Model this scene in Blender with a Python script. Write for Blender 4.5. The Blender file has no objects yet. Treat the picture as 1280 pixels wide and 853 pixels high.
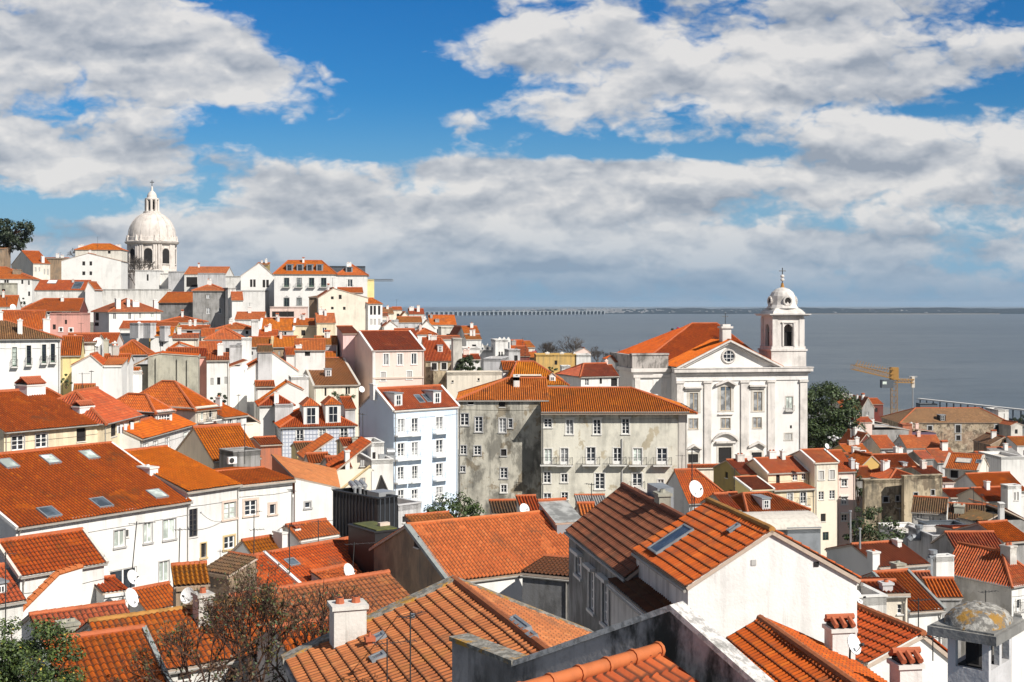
import bpy, math, random
from mathutils import Vector as V, noise as MN
random.seed(7)
SC = bpy.context.scene
COL = SC.collection
FOC, CX, HY, CZ = 1600.0, 640.0, 381.0, 70.0
R = math.radians
def P(px, py, Y): return V(((px-CX)*Y/FOC, Y, CZ-(py-HY)*Y/FOC))
def PZ(px, py, z): return P(px, py, (CZ-z)*FOC/(py-HY))
def pix(p): return (CX+FOC*p[0]/p[1], HY+FOC*(CZ-p[2])/p[1])
class Zm:
    def __init__(s, ox, oy, k): s.a = (ox, oy, k)
    def __call__(s, p): return (s.a[0]+p[0]/s.a[2], s.a[1]+p[1]/s.a[2])
PX = Zm(0, 0, 1)
# ------------------------------------------------------------------ materials
MATS = {}
def lin(r, g, b):
    f = lambda c: ((c/255+.055)/1.055)**2.4 if c > 10 else c/255/12.92
    return (f(r), f(g), f(b))
class NT:
    def __init__(s, name):
        s.m = bpy.data.materials.new(name); s.m.use_nodes = True
        s.t = s.m.node_tree; s.b = s.t.nodes['Principled BSDF']
    def n(s, typ, ins=None, **kw):
        nd = s.t.nodes.new(typ)
        for k, v in kw.items(): setattr(nd, k, v)
        for k, v in (ins or {}).items(): s.set(nd.inputs[k], v)
        return nd
    def set(s, sock, v):
        if isinstance(v, bpy.types.NodeSocket): s.t.links.new(v, sock)
        else:
            if hasattr(sock.default_value, '__len__') and hasattr(v, '__len__') and len(v) == 3 and len(sock.default_value) == 4: v = (*v, 1)
            sock.default_value = v
    def math(s, op, a, b=0.0, c=0.0):
        nd = s.n('ShaderNodeMath', operation=op)
        s.set(nd.inputs[0], a); s.set(nd.inputs[1], b); s.set(nd.inputs[2], c)
        return nd.outputs[0]
    def mix(s, f, a, b, mode='MIX'):
        nd = s.n('ShaderNodeMix', data_type='RGBA', blend_type=mode)
        s.set(nd.inputs[0], f); s.set(nd.inputs[6], a); s.set(nd.inputs[7], b)
        return nd.outputs[2]
    def noise(s, vec, scale, detail=4, rough=.55, dist=0):
        nd = s.n('ShaderNodeTexNoise', {'Vector': vec, 'Scale': scale, 'Detail': detail, 'Roughness': rough, 'Distortion': dist})
        return nd.outputs['Fac']
    def ramp(s, f, a, b):
        nd = s.n('ShaderNodeMapRange', {0: f, 1: a, 2: b}, clamp=True, interpolation_type='SMOOTHSTEP')
        return nd.outputs[0]
    def pos(s, sc=(1, 1, 1)):
        g = s.n('ShaderNodeNewGeometry')
        m = s.n('ShaderNodeVectorMath', {0: g.outputs['Position'], 1: sc}, operation='MULTIPLY')
        return m.outputs[0]
    def uv(s): return s.n('ShaderNodeUVMap').outputs[0]
    def bump(s, h, dist, strength=1.0):
        nd = s.n('ShaderNodeBump', {'Height': h, 'Distance': dist, 'Strength': strength})
        s.t.links.new(nd.outputs[0], s.b.inputs['Normal'])
    def done(s, col, rough=.85, **kw):
        s.set(s.b.inputs['Base Color'], col); s.set(s.b.inputs['Roughness'], rough)
        for k, v in kw.items(): s.set(s.b.inputs[k], v)
        return s.m
def plaster(name, col, dirt=.25, dcol=(.12, .115, .10), mould=0.0, patch=None):
    t = NT(name)
    p = t.pos()
    n1 = t.noise(p, .35, 6, .6); n2 = t.noise(t.pos((1.3, 1.3, .14)), 1.0, 5, .6)
    n3 = t.noise(p, 2.6, 5, .65)
    c = t.mix(t.math('MULTIPLY', t.ramp(n1, .46, .72), dirt*1.1), col, dcol)
    c = t.mix(t.math('MULTIPLY', t.ramp(n2, .50, .75), dirt*.9), c, dcol)
    c = t.mix(t.math('MULTIPLY', t.ramp(n3, .55, .8), dirt*.5), c, dcol)
    n6 = t.noise(t.pos((4.5, 4.5, .22)), 1.0, 4, .6)
    c = t.mix(t.math('MULTIPLY', t.math('MULTIPLY', t.ramp(n6, .56, .78), t.ramp(n1, .38, .6)), min(1, dirt*1.6)), c, dcol)
    if patch:
        n5 = t.noise(t.pos((1, 1, .8)), .5, 7, .62)
        c = t.mix(t.ramp(n5, .555, .60), c, patch)
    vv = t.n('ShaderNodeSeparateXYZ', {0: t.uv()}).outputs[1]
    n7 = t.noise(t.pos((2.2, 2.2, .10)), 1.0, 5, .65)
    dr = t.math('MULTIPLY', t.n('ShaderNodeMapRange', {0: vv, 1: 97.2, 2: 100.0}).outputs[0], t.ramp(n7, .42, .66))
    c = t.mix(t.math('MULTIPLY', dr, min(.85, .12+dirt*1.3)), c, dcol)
    if mould:
        n4 = t.noise(t.pos((.8, .8, .35)), .55, 8, .68)
        c = t.mix(t.math('MULTIPLY', t.ramp(n4, .47, .60), mould), c, (.035, .034, .03))
    t.bump(t.math('ADD', t.noise(p, 9, 4), t.math('MULTIPLY', n1, 3)), .03, .5)
    return t.done(c, .9)
TP, TC = .27, .40   # tile pitch and course in metres
def tile(name, cols, moss=0.0, mcol=(.10, .085, .035), dark=.72, bump=True):
    t = NT(name); uv = t.uv()
    sp = t.n('ShaderNodeSeparateXYZ', {0: uv})
    iu = t.math('FLOOR', t.math('DIVIDE', sp.outputs[0], TP)); iv = t.math('FLOOR', t.math('DIVIDE', sp.outputs[1], TC))
    cb = t.n('ShaderNodeCombineXYZ', {0: iu, 1: iv})
    wn = t.n('ShaderNodeTexWhiteNoise', {'Vector': cb.outputs[0]}, noise_dimensions='2D').outputs[0]
    wn2 = t.n('ShaderNodeTexWhiteNoise', {'Vector': t.n('ShaderNodeCombineXYZ', {0: iv, 1: iu, 2: 3.3}).outputs[0]}, noise_dimensions='3D').outputs[0]
    p = t.pos()
    big = t.noise(p, .22, 5, .6); mid = t.noise(p, 1.1, 5, .65); fine = t.noise(p, 7, 3, .6)
    oi = t.n('ShaderNodeObjectInfo').outputs['Random']
    f = t.math('ADD', t.math('MULTIPLY', wn, .55), t.math('MULTIPLY', t.ramp(mid, .35, .68), .45))
    c = t.mix(f, cols[0], cols[1])
    c = t.mix(t.math('MULTIPLY', t.ramp(big, .42, .70), .75), c, cols[2])
    c = t.mix(t.math('MULTIPLY', t.ramp(wn, .90, .97), .6), c, cols[3] if len(cols) > 3 else cols[2])
    # painted shade, with some dirt, in the channels between the tile rolls
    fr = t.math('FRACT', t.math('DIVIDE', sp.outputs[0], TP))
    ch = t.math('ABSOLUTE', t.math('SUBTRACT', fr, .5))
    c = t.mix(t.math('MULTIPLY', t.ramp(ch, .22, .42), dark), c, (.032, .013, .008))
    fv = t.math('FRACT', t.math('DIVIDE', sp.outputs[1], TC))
    c = t.mix(t.math('MULTIPLY', t.ramp(fv, .20, .02), dark*.9), c, (.05, .025, .015))  # shadow gap at the start of each course, painted in with some dirt
    c = t.mix(t.math('MULTIPLY', t.ramp(fine, .55, .8), .35), c, (.09, .06, .04))
    pt = t.noise(p, .55, 3, .5)
    c = t.mix(t.math('MULTIPLY', t.ramp(pt, .63, .66), .35), c, cols[0] if len(cols) < 4 else cols[3])
    c = t.mix(t.math('MULTIPLY', t.ramp(pt, .36, .33), .4), c, cols[2])
    sd = t.noise(p, .42, 8, .68)
    c = t.mix(t.math('MULTIPLY', t.ramp(sd, .54, .68), .5), c, (.085, .05, .032))
    if moss:
        ms = t.noise(p, .9, 7, .7)
        c = t.mix(t.math('MULTIPLY', t.ramp(ms, .52, .66), moss), c, mcol)
    hs = t.n('ShaderNodeHueSaturation', {'Color': c, 'Hue': t.math('ADD', t.math('MULTIPLY', oi, .012), .497), 'Saturation': t.math('SUBTRACT', 1.15, t.math('MULTIPLY', t.math('FRACT', t.math('MULTIPLY', oi, 7.31)), .18)), 'Value': t.math('ADD', t.math('ADD', t.math('MULTIPLY', t.math('FRACT', t.math('MULTIPLY', oi, 3.77)), .42), .78), t.math('MULTIPLY', wn2, .3))})
    if bump:
        h = t.math('MULTIPLY', t.math('COSINE', t.math('MULTIPLY', fr, 6.2832)), -.5)
        t.bump(t.math('ADD', h, t.math('MULTIPLY', fv, -.5)), .05, .8)
    else: t.bump(t.math('ADD', fine, t.math('MULTIPLY', mid, 2)), .02, .5)
    return t.done(hs.outputs[0], .8)
def plain(name, col, rough=.7, metal=0.0, var=.3, scale=3.0):
    t = NT(name); p = t.pos()
    c = t.mix(t.math('MULTIPLY', t.ramp(t.noise(p, scale, 5, .6), .42, .72), var), col, tuple(x*.45 for x in col))
    t.bump(t.noise(p, 12, 4), .01, .4)
    return t.done(c, rough, Metallic=metal)
def m_glass(name, col=(.018, .022, .028)):
    t = NT(name)
    c = t.mix(t.ramp(t.noise(t.pos(), .9, 3), .4, .65), col, tuple(x*2.2 for x in col))
    return t.done(c, .08, **{'Specular IOR Level': .5})
def m_leaf(name, a, b, c2=None):
    t = NT(name); p = t.pos()
    c = t.mix(t.ramp(t.noise(p, 1.6, 4, .6), .38, .64), a, b)
    wn = t.n('ShaderNodeTexWhiteNoise', {'Vector': t.n('ShaderNodeVectorMath', {0: p, 1: (5, 5, 5)}, operation='MULTIPLY').outputs[0]}).outputs[0]
    if c2: c = t.mix(t.ramp(t.noise(p, 3.3, 3, .7), .60, .66), c, c2)
    m = t.done(c, .6)
    t.set(t.b.inputs['Subsurface Weight'], 0.0)
    return m
W = (.75, .735, .705)
MDEF = {
 'white': lambda n: plaster(n, W, .14), 'creamold': lambda n: plaster(n, (.70, .58, .38), .7, dcol=(.22, .21, .19), mould=.2), 'gablewhite': lambda n: plaster(n, (.80, .785, .76), .22), 'white2': lambda n: plaster(n, (.72, .70, .66), .30), 'offwhite': lambda n: plaster(n, (.70, .66, .58), .25),
 'oldwhite': lambda n: plaster(n, (.60, .57, .52), .55, mould=.35), 'cream': lambda n: plaster(n, (.78, .66, .46), .22), 'pale': lambda n: plaster(n, (.78, .70, .58), .16),
 'yellow': lambda n: plaster(n, (.78, .64, .30), .2), 'ochre': lambda n: plaster(n, (.50, .33, .11), .35), 'olive': lambda n: plaster(n, (.38, .28, .10), .3),
 'gold': lambda n: plaster(n, (.62, .40, .13), .3), 'pink': lambda n: plaster(n, (.74, .52, .50), .15), 'rose': lambda n: plaster(n, (.72, .36, .30), .15), 'blush': lambda n: plaster(n, (.78, .60, .53), .12),
 'maroon': lambda n: plaster(n, (.16, .03, .022), .3), 'salmon': lambda n: plaster(n, (.50, .16, .08), .3),
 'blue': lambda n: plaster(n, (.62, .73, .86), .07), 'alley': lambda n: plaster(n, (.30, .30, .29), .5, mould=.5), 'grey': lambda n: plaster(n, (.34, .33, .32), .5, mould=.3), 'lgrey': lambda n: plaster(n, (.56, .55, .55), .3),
 'concrete': lambda n: plaster(n, (.44, .42, .34), .45, mould=.25), 'beige': lambda n: plaster(n, (.68, .65, .555), .28, mould=.18, patch=(.47, .41, .30)),
 'beigeold': lambda n: plaster(n, (.50, .47, .395), .65, mould=.62, patch=(.28, .235, .17)),
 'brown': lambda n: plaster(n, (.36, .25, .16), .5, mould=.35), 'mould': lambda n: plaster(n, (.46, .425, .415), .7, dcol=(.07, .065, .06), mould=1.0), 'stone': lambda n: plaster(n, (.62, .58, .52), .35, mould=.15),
 'paleold': lambda n: plaster(n, (.66, .63, .58), .4, mould=.25, patch=(.5, .47, .42)), 'ruin': lambda n: plaster(n, (.50, .41, .28), .6, dcol=(.10, .085, .06), mould=.6, patch=(.20, .155, .105)),
 'rubble': lambda n: rubble(n), 'violet': lambda n: plaster(n, (.12, .08, .13), .3), 'churchw': lambda n: plaster(n, (.77, .745, .715), .16), 'churchs': lambda n: plaster(n, (.70, .655, .615), .30, mould=.12), 'cupola': lambda n: plaster(n, (.66, .62, .58), .45, mould=.15), 'churchd': lambda n: plaster(n, (.45, .41, .38), .7, mould=.7),
 'domes': lambda n: plaster(n, (.66, .60, .55), .4, dcol=(.30, .26, .22), mould=.1), 'azulejo': None,
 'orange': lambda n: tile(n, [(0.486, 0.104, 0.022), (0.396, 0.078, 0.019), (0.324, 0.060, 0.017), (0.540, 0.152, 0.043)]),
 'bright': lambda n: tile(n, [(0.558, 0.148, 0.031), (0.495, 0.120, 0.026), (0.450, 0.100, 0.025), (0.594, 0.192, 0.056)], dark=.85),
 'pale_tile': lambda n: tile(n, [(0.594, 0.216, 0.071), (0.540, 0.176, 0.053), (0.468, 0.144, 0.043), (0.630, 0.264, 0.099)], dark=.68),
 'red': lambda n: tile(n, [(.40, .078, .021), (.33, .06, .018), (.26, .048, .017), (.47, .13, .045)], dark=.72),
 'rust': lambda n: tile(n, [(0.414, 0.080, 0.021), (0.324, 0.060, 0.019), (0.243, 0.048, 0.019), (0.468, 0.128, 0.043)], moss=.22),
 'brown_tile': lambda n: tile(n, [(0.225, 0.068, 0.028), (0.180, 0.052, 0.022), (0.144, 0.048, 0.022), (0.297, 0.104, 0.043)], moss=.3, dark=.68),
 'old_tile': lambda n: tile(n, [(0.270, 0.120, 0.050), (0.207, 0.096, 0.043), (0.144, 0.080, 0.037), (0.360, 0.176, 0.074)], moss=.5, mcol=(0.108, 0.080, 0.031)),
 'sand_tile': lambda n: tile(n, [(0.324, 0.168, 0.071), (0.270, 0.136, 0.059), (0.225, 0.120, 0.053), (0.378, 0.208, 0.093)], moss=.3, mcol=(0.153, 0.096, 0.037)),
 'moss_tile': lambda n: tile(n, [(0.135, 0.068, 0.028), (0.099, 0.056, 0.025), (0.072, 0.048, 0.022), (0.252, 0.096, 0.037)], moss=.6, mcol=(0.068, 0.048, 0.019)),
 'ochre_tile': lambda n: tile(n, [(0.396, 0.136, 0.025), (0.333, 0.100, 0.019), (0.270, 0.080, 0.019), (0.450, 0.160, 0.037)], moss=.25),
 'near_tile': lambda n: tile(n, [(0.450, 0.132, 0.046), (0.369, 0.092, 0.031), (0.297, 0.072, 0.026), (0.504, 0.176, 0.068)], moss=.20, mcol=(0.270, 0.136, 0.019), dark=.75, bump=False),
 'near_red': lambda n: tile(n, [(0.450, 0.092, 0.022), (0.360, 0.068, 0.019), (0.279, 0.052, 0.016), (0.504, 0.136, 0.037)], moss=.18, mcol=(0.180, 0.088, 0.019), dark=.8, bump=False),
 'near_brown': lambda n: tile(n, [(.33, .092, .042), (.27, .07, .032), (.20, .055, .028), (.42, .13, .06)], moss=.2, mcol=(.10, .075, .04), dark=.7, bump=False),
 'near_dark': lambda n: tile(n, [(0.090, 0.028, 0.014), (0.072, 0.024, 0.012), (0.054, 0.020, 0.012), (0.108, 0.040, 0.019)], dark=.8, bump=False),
 'ridge': lambda n: plain(n, (.44, .115, .04), .8, 0, .5, 2.5), 'ridge_y': lambda n: plain(n, (.42, .20, .045), .85, 0, .75, 2.2), 'ridge_d': lambda n: plain(n, (.24, .08, .04), .85, 0, .5, 2.5),
 'mortar': lambda n: plain(n, (.62, .57, .50), .9, 0, .4), 'mortar_y': lambda n: lichenm(n), 'mortar_g': lambda n: plain(n, (.27, .29, .28), .8, 0, .4),
 'eave': lambda n: plain(n, (.50, .40, .32), .9), 'glass': lambda n: m_glass(n), 'curtain': lambda n: m_glass(n, (.17, .175, .18)), 'dark': lambda n: plain(n, (.018, .016, .016), .9), 'skyglass': lambda n: m_glass(n, (.05, .065, .08)),
 'tanblind': lambda n: plain(n, (.40, .31, .20), .6, 0, .4, 2.5), 'paleglass': lambda n: m_glass(n, (.33, .37, .34)),
 'frame': lambda n: plain(n, (.80, .79, .77), .5, 0, .1), 'gframe': lambda n: plain(n, (.06, .10, .075), .6), 'bframe': lambda n: plain(n, (.07, .065, .06), .6), 'tanframe': lambda n: plain(n, (.52, .40, .26), .7),
 'shutter': lambda n: plain(n, (.46, .45, .43), .6, 0, .15), 'trim': lambda n: plain(n, (.70, .68, .64), .85, 0, .25), 'trimpink': lambda n: plain(n, (.62, .50, .42), .85, 0, .25), 'trimochre': lambda n: plain(n, (.58, .44, .24), .85, 0, .25), 'trimgrey': lambda n: plain(n, (.42, .41, .40), .85, 0, .3),
 'iron': lambda n: plain(n, (.05, .05, .05), .5, .3), 'metal': lambda n: plain(n, (.42, .43, .44), .45, .5, .3), 'zinc': lambda n: plain(n, (.30, .32, .34), .55, .3, .4, 1.2), 'slate': lambda n: plain(n, (.10, .115, .135), .6, .2, .4, 1.2),
 'blackclad': lambda n: plain(n, (.022, .023, .026), .55, .2, .3), 'dish': lambda n: plain(n, (.80, .79, .77), .5, 0, .12), 'fabric': lambda n: plain(n, (.75, .74, .74), .9, 0, .1), 'bluecloth': lambda n: plain(n, (.03, .05, .16), .9), 'terracotta': lambda n: plain(n, (.45, .12, .05), .8),
 'craney': lambda n: plain(n, (.36, .19, .045), .6, 0, .4), 'bark': lambda n: plain(n, (.085, .045, .030), .95, 0, .5, 6), 'greybark': lambda n: plain(n, (.10, .085, .075), .95, 0, .5, 6),
 'pine': lambda n: m_leaf(n, (.016, .028, .014), (.03, .045, .018)), 'leaf': lambda n: m_leaf(n, (.028, .05, .014), (.06, .09, .022)), 'leaf2': lambda n: m_leaf(n, (.06, .10, .018), (.12, .16, .035), (.45, .30, .03)), 'redleaf': lambda n: m_leaf(n, (.03, .045, .02), (.05, .06, .025), (.20, .03, .035)),
 'dryleaf': lambda n: m_leaf(n, (.11, .05, .025), (.08, .075, .02)), 'magenta': lambda n: m_leaf(n, (.5, .03, .16), (.42, .05, .2)), 'turf': lambda n: m_leaf(n, (.08, .085, .02), (.15, .15, .03)), 'lichen_dull': lambda n: plain(n, (.3, .2, .06)), 'ivy': lambda n: m_leaf(n, (.02, .035, .012), (.04, .055, .018)),
}
def lichenm(n):
    t = NT(n); p = t.pos(); a = t.noise(p, 5, 8, .7); b = t.noise(p, 1.8, 6, .65)
    c = t.mix(t.ramp(a, .42, .62), (.15, .14, .12), (.34, .32, .28)); c = t.mix(t.math('MULTIPLY', t.ramp(b, .50, .60), t.ramp(a, .38, .52)), c, (.42, .22, .03))
    t.bump(a, .03, .9); return t.done(c, .95)
def rubble(n):
    t = NT(n); p = t.pos(); a = t.noise(p, .75, 8, .68); b = t.noise(p, 2.2, 7, .7); d = t.noise(p, .25, 4, .6)
    c = t.mix(t.ramp(a, .40, .60), (.15, .115, .08), (.46, .37, .26)); c = t.mix(t.math('MULTIPLY', t.ramp(b, .52, .66), .7), c, (.58, .51, .42)); c = t.mix(t.math('MULTIPLY', t.ramp(d, .5, .62), .5), c, (.38, .25, .17)); c = t.mix(t.math('MULTIPLY', t.ramp(b, .44, .34), .7), c, (.07, .06, .045))
    t.bump(b, .15, .8); return t.done(c, .95)
def mat(n):
    if n not in MATS: MATS[n] = MDEF[n](n)
    return MATS[n]
def azulejo(n):
    t = NT(n); p = t.pos()
    g = t.n('ShaderNodeTexBrick', {'Vector': t.pos((1, 1, 1)), 'Color1': (.62, .64, .68, 1), 'Color2': (.58, .60, .66, 1), 'Mortar': (.33, .36, .44, 1), 'Scale': 1.0, 'Mortar Size': .07, 'Brick Width': .55, 'Row Height': .55}, offset=0)
    g2 = t.n('ShaderNodeSeparateXYZ', {0: p})
    cb = t.n('ShaderNodeCombineXYZ', {0: t.math('ADD', g2.outputs[0], t.math('MULTIPLY', g2.outputs[1], .4)), 1: g2.outputs[2]})
    t.t.links.new(cb.outputs[0], g.inputs['Vector'])
    return t.done(g.outputs[0], .45)
MDEF['azulejo'] = azulejo
# ------------------------------------------------------------------ mesh builder
class Fr:
    """local frame: origin, horizontal axis u, outward/back axis v, z up"""
    def __init__(s, o, u, v): s.o, s.u, s.v = V(o), V(u), V(v)
    def p(s, a, b, c): return s.o+s.u*a+s.v*b+V((0, 0, c))
def frame(o, yaw):
    c, n = math.cos(R(yaw)), math.sin(R(yaw))
    return Fr(o, (c, n, 0), (-n, c, 0))
class MB:
    def __init__(s): s.v, s.f, s.m, s.uv, s.names = [], [], [], [], []
    def mi(s, n):
        if n not in s.names: s.names.append(n)
        return s.names.index(n)
    def poly(s, pts, m, uvs=None):
        b = len(s.v); s.v += [tuple(p) for p in pts]
        s.f.append(tuple(range(b, b+len(pts)))); s.m.append(s.mi(m)); s.uv.append(uvs)
    def hexa(s, p, m, skip=()):
        """p: 8 points, bottom 0-3 ccw, top 4-7"""
        b = len(s.v); s.v += [tuple(q) for q in p]; k = s.mi(m)
        for i, f in enumerate(((3, 2, 1, 0), (4, 5, 6, 7), (0, 1, 5, 4), (1, 2, 6, 5), (2, 3, 7, 6), (3, 0, 4, 7))):
            if i not in skip: s.f.append(tuple(b+j for j in f)); s.m.append(k); s.uv.append(None)
    def box(s, fr, a0, a1, b0, b1, c0, c1, m, skip=()):
        s.hexa([fr.p(a, b, c) for c in (c0, c1) for a, b in ((a0, b0), (a1, b0), (a1, b1), (a0, b1))], m, skip)
    def tube(s, p, q, r, m, n=6, r2=None, caps=True):
        p, q = V(p), V(q); d = (q-p)
        if d.length < 1e-5: return
        d.normalize(); a = d.orthogonal().normalized(); b = d.cross(a); r2 = r if r2 is None else r2
        k = len(s.v); mm = s.mi(m)
        for c, rr in ((p, r), (q, r2)):
            for i in range(n):
                t = 2*math.pi*i/n; s.v.append(tuple(c+a*math.cos(t)*rr+b*math.sin(t)*rr))
        for i in range(n):
            j = (i+1) % n; s.f.append((k+i, k+j, k+n+j, k+n+i)); s.m.append(mm); s.uv.append(None)
        if caps:
            s.f.append(tuple(k+i for i in range(n-1, -1, -1))); s.f.append(tuple(k+n+i for i in range(n))); s.m += [mm, mm]; s.uv += [None, None]
    def lathe(s, c, prof, m, n=24, a0=0, sq=None):
        """prof: list of (r, z); c centre"""
        k = len(s.v); mm = s.mi(m)
        for r, z in prof:
            for i in range(n):
                t = a0+2*math.pi*i/n; s.v.append((c[0]+r*math.cos(t), c[1]+r*math.sin(t), c[2]+z))
        for j in range(len(prof)-1):
            for i in range(n):
                i2 = (i+1) % n
                s.f.append((k+j*n+i, k+j*n+i2, k+(j+1)*n+i2, k+(j+1)*n+i)); s.m.append(mm); s.uv.append(None)
    def build(s, name, origin=(0, 0, 0), parent=None, smooth=False, ang=None):
        me = bpy.data.meshes.new(name)
        o = V(origin)
        me.from_pydata([tuple(V(p)-o) for p in s.v], [], s.f)
        for n in s.names: me.materials.append(mat(n))
        me.polygons.foreach_set('material_index', s.m)
        if any(u is not None for u in s.uv):
            l = me.uv_layers.new(name='UVMap'); d = []
            for f, u in zip(s.f, s.uv):
                if u is None: d += [0.0, 0.0]*len(f)
                else:
                    for x in u: d += [x[0], x[1]]
            l.data.foreach_set('uv', d)
        if smooth: me.polygons.foreach_set('use_smooth', [True]*len(s.f))
        me.validate(); me.update()
        ob = bpy.data.objects.new(name, me); COL.objects.link(ob)
        if parent is None: ob.location = o
        else: ob.parent = parent
        return ob
GROUPS = {'house': 'houses of the old town', 'satellite dish': 'satellite dishes on the roofs', 'aerial': 'television aerials on the roofs', 'crane': 'cranes', 'pole': 'street poles', 'pipe': 'vent pipes', 'cable': 'overhead cables', 'air conditioner': 'air conditioners', 'tree': 'trees in the town', 'shrub': 'shrubs between the houses', 'bush': 'bushes between the houses', 'roof block': 'rooftop blocks', 'wall': 'walls between the houses', 'church': 'churches'}
def empty(name, loc, label, cat, group=None):
    o = bpy.data.objects.new(name, None); o.empty_display_size = .5
    COL.objects.link(o); o.location = loc; tag(o, label, cat, group or GROUPS.get(cat)); return o
LABELS = {}
def tag(o, label=None, cat=None, group=None, kind=None):
    if label:
        n = len(label.split())
        if n < 4 or n > 16: print('LABEL LEN', n, label)
        if label in LABELS: print('DUP LABEL', label)
        LABELS[label] = 1
        o['label'] = label
    if cat: o['category'] = cat
    if group: o['group'] = group
    if kind or cat: o['kind'] = kind or 'thing'
    return o
# ------------------------------------------------------------------ tiled roof face
CST = {'near_orange': .018, 'near_red2': .03}
AMP = {'near_orange': .13, 'near_tile': .05, 'near_red': .075, 'near_brown': .045}
def tile_face(mb, poly, m, det, thick=.14, under='eave'):
    poly = [V(p) for p in poly]
    n = V((0, 0, 0))
    for i in range(len(poly)):
        a, b = poly[i], poly[(i+1) % len(poly)]; n += (a-poly[0]).cross(b-poly[0])
    n.normalize()
    if n.z < 0: n = -n; poly.reverse()
    h = V((0, 0, 1)).cross(n)
    if h.length < 1e-4: h = V((1, 0, 0))
    eu = h.normalized(); es = n.cross(eu)
    o = min(poly, key=lambda p: p.dot(es))
    st = [((p-o).dot(eu), (p-o).dot(es)) for p in poly]
    ou, ov = random.uniform(0, 50)//TP*TP, random.randint(0, 60)*TC
    low = [p-n*thick for p in poly]
    mb.poly(list(reversed(low)), under)
    N = len(poly)
    for i in range(N): mb.poly([low[i], low[(i+1) % N], poly[(i+1) % N], poly[i]], under)
    if det == 0:
        mb.poly([p+n*.012 for p in poly], m, [(a+ou, b+ov) for a, b in st]); return n
    k = {1: 4, 2: 6}[det]
    s0, s1 = min(a for a, b in st), max(a for a, b in st)
    ss = [s0]
    q = math.floor(s0/TP*k)+1
    while q*TP/k < s1-1e-4: ss.append(q*TP/k); q += 1
    ss.append(s1)
    for a, b in st:
        if s0+1e-3 < a < s1-1e-3 and min(abs(a-x) for x in ss) > .005: ss.append(a)
    ss.sort()
    def rng(s):
        t = []
        for i in range(N):
            (a, b), (c, d) = st[i], st[(i+1) % N]
            if min(a, c)-1e-6 <= s <= max(a, c)+1e-6:
                if abs(a-c) < 1e-6: t += [b, d]
                else: t.append(b+(d-b)*(s-a)/(c-a))
        return min(t), max(t)
    t1 = max(b for a, b in st)
    tl = [0.0]
    if det == 2:
        nk = int(t1/TC)+2
        tl = [0.0]
        for i in range(1, nk): tl += [i*TC-.004, i*TC]
    tl.append(t1+1)
    amp = AMP.get(m, .10)
    def cst(t):
        if det != 2: return 0
        return CST.get(m, .055)*(1-((t+1e-6)/TC) % 1.0)
    prev = None; mi = mb.mi(m)
    for s in ss:
        a, b = rng(s)
        f = (s/TP) % 1.0
        c = amp*(1-abs(math.sin(math.pi*(f-.5)))**1.6) if det == 2 else amp*(.5-.5*math.cos(2*math.pi*f))
        idx = []
        for t in tl:
            tt = min(max(t, a), b)
            q_ = o+eu*s+es*tt
            p = q_+n*(c+cst(min(max(t, 0), tt))+(.05 if det == 2 else .09)*(MN.noise(q_*.35)+.5*MN.noise(q_*1.1)))
            mb.v.append(tuple(p)); idx.append((len(mb.v)-1, tt, s))
        if prev:
            for j in range(len(tl)-1):
                if idx[j+1][1]-idx[j][1] < 1e-5 and prev[j+1][1]-prev[j][1] < 1e-5: continue
                q4 = (prev[j], idx[j], idx[j+1], prev[j+1])
                mb.f.append(tuple(x[0] for x in q4)); mb.m.append(mi)
                mb.uv.append([(x[2]+ou, x[1]+ov+.002) for x in q4])
        prev = idx
    return n
def ridge_cap(mb, p, q, r, m, near=False):
    p, q = V(p), V(q)
    if not near: mb.tube(p, q, r, m, 6); return
    L = (q-p).length; k = max(1, int(L/.42)); d = (q-p)/k
    for i in range(k):
        mb.tube(p+d*i, p+d*(i+1.06), r*.88, m, 8, r*1.06)
HOUSES = []
def norm_out(d): return V((d.y, -d.x, 0))
def on_plane(px, py, o, n):
    d = V(((px-CX)/FOC, 1, -(py-HY)/FOC)); c = V((0, 0, CZ))
    k = d.dot(n)
    if abs(k) < 1e-6: return None
    return c+d*((o-c).dot(n)/k)
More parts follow.
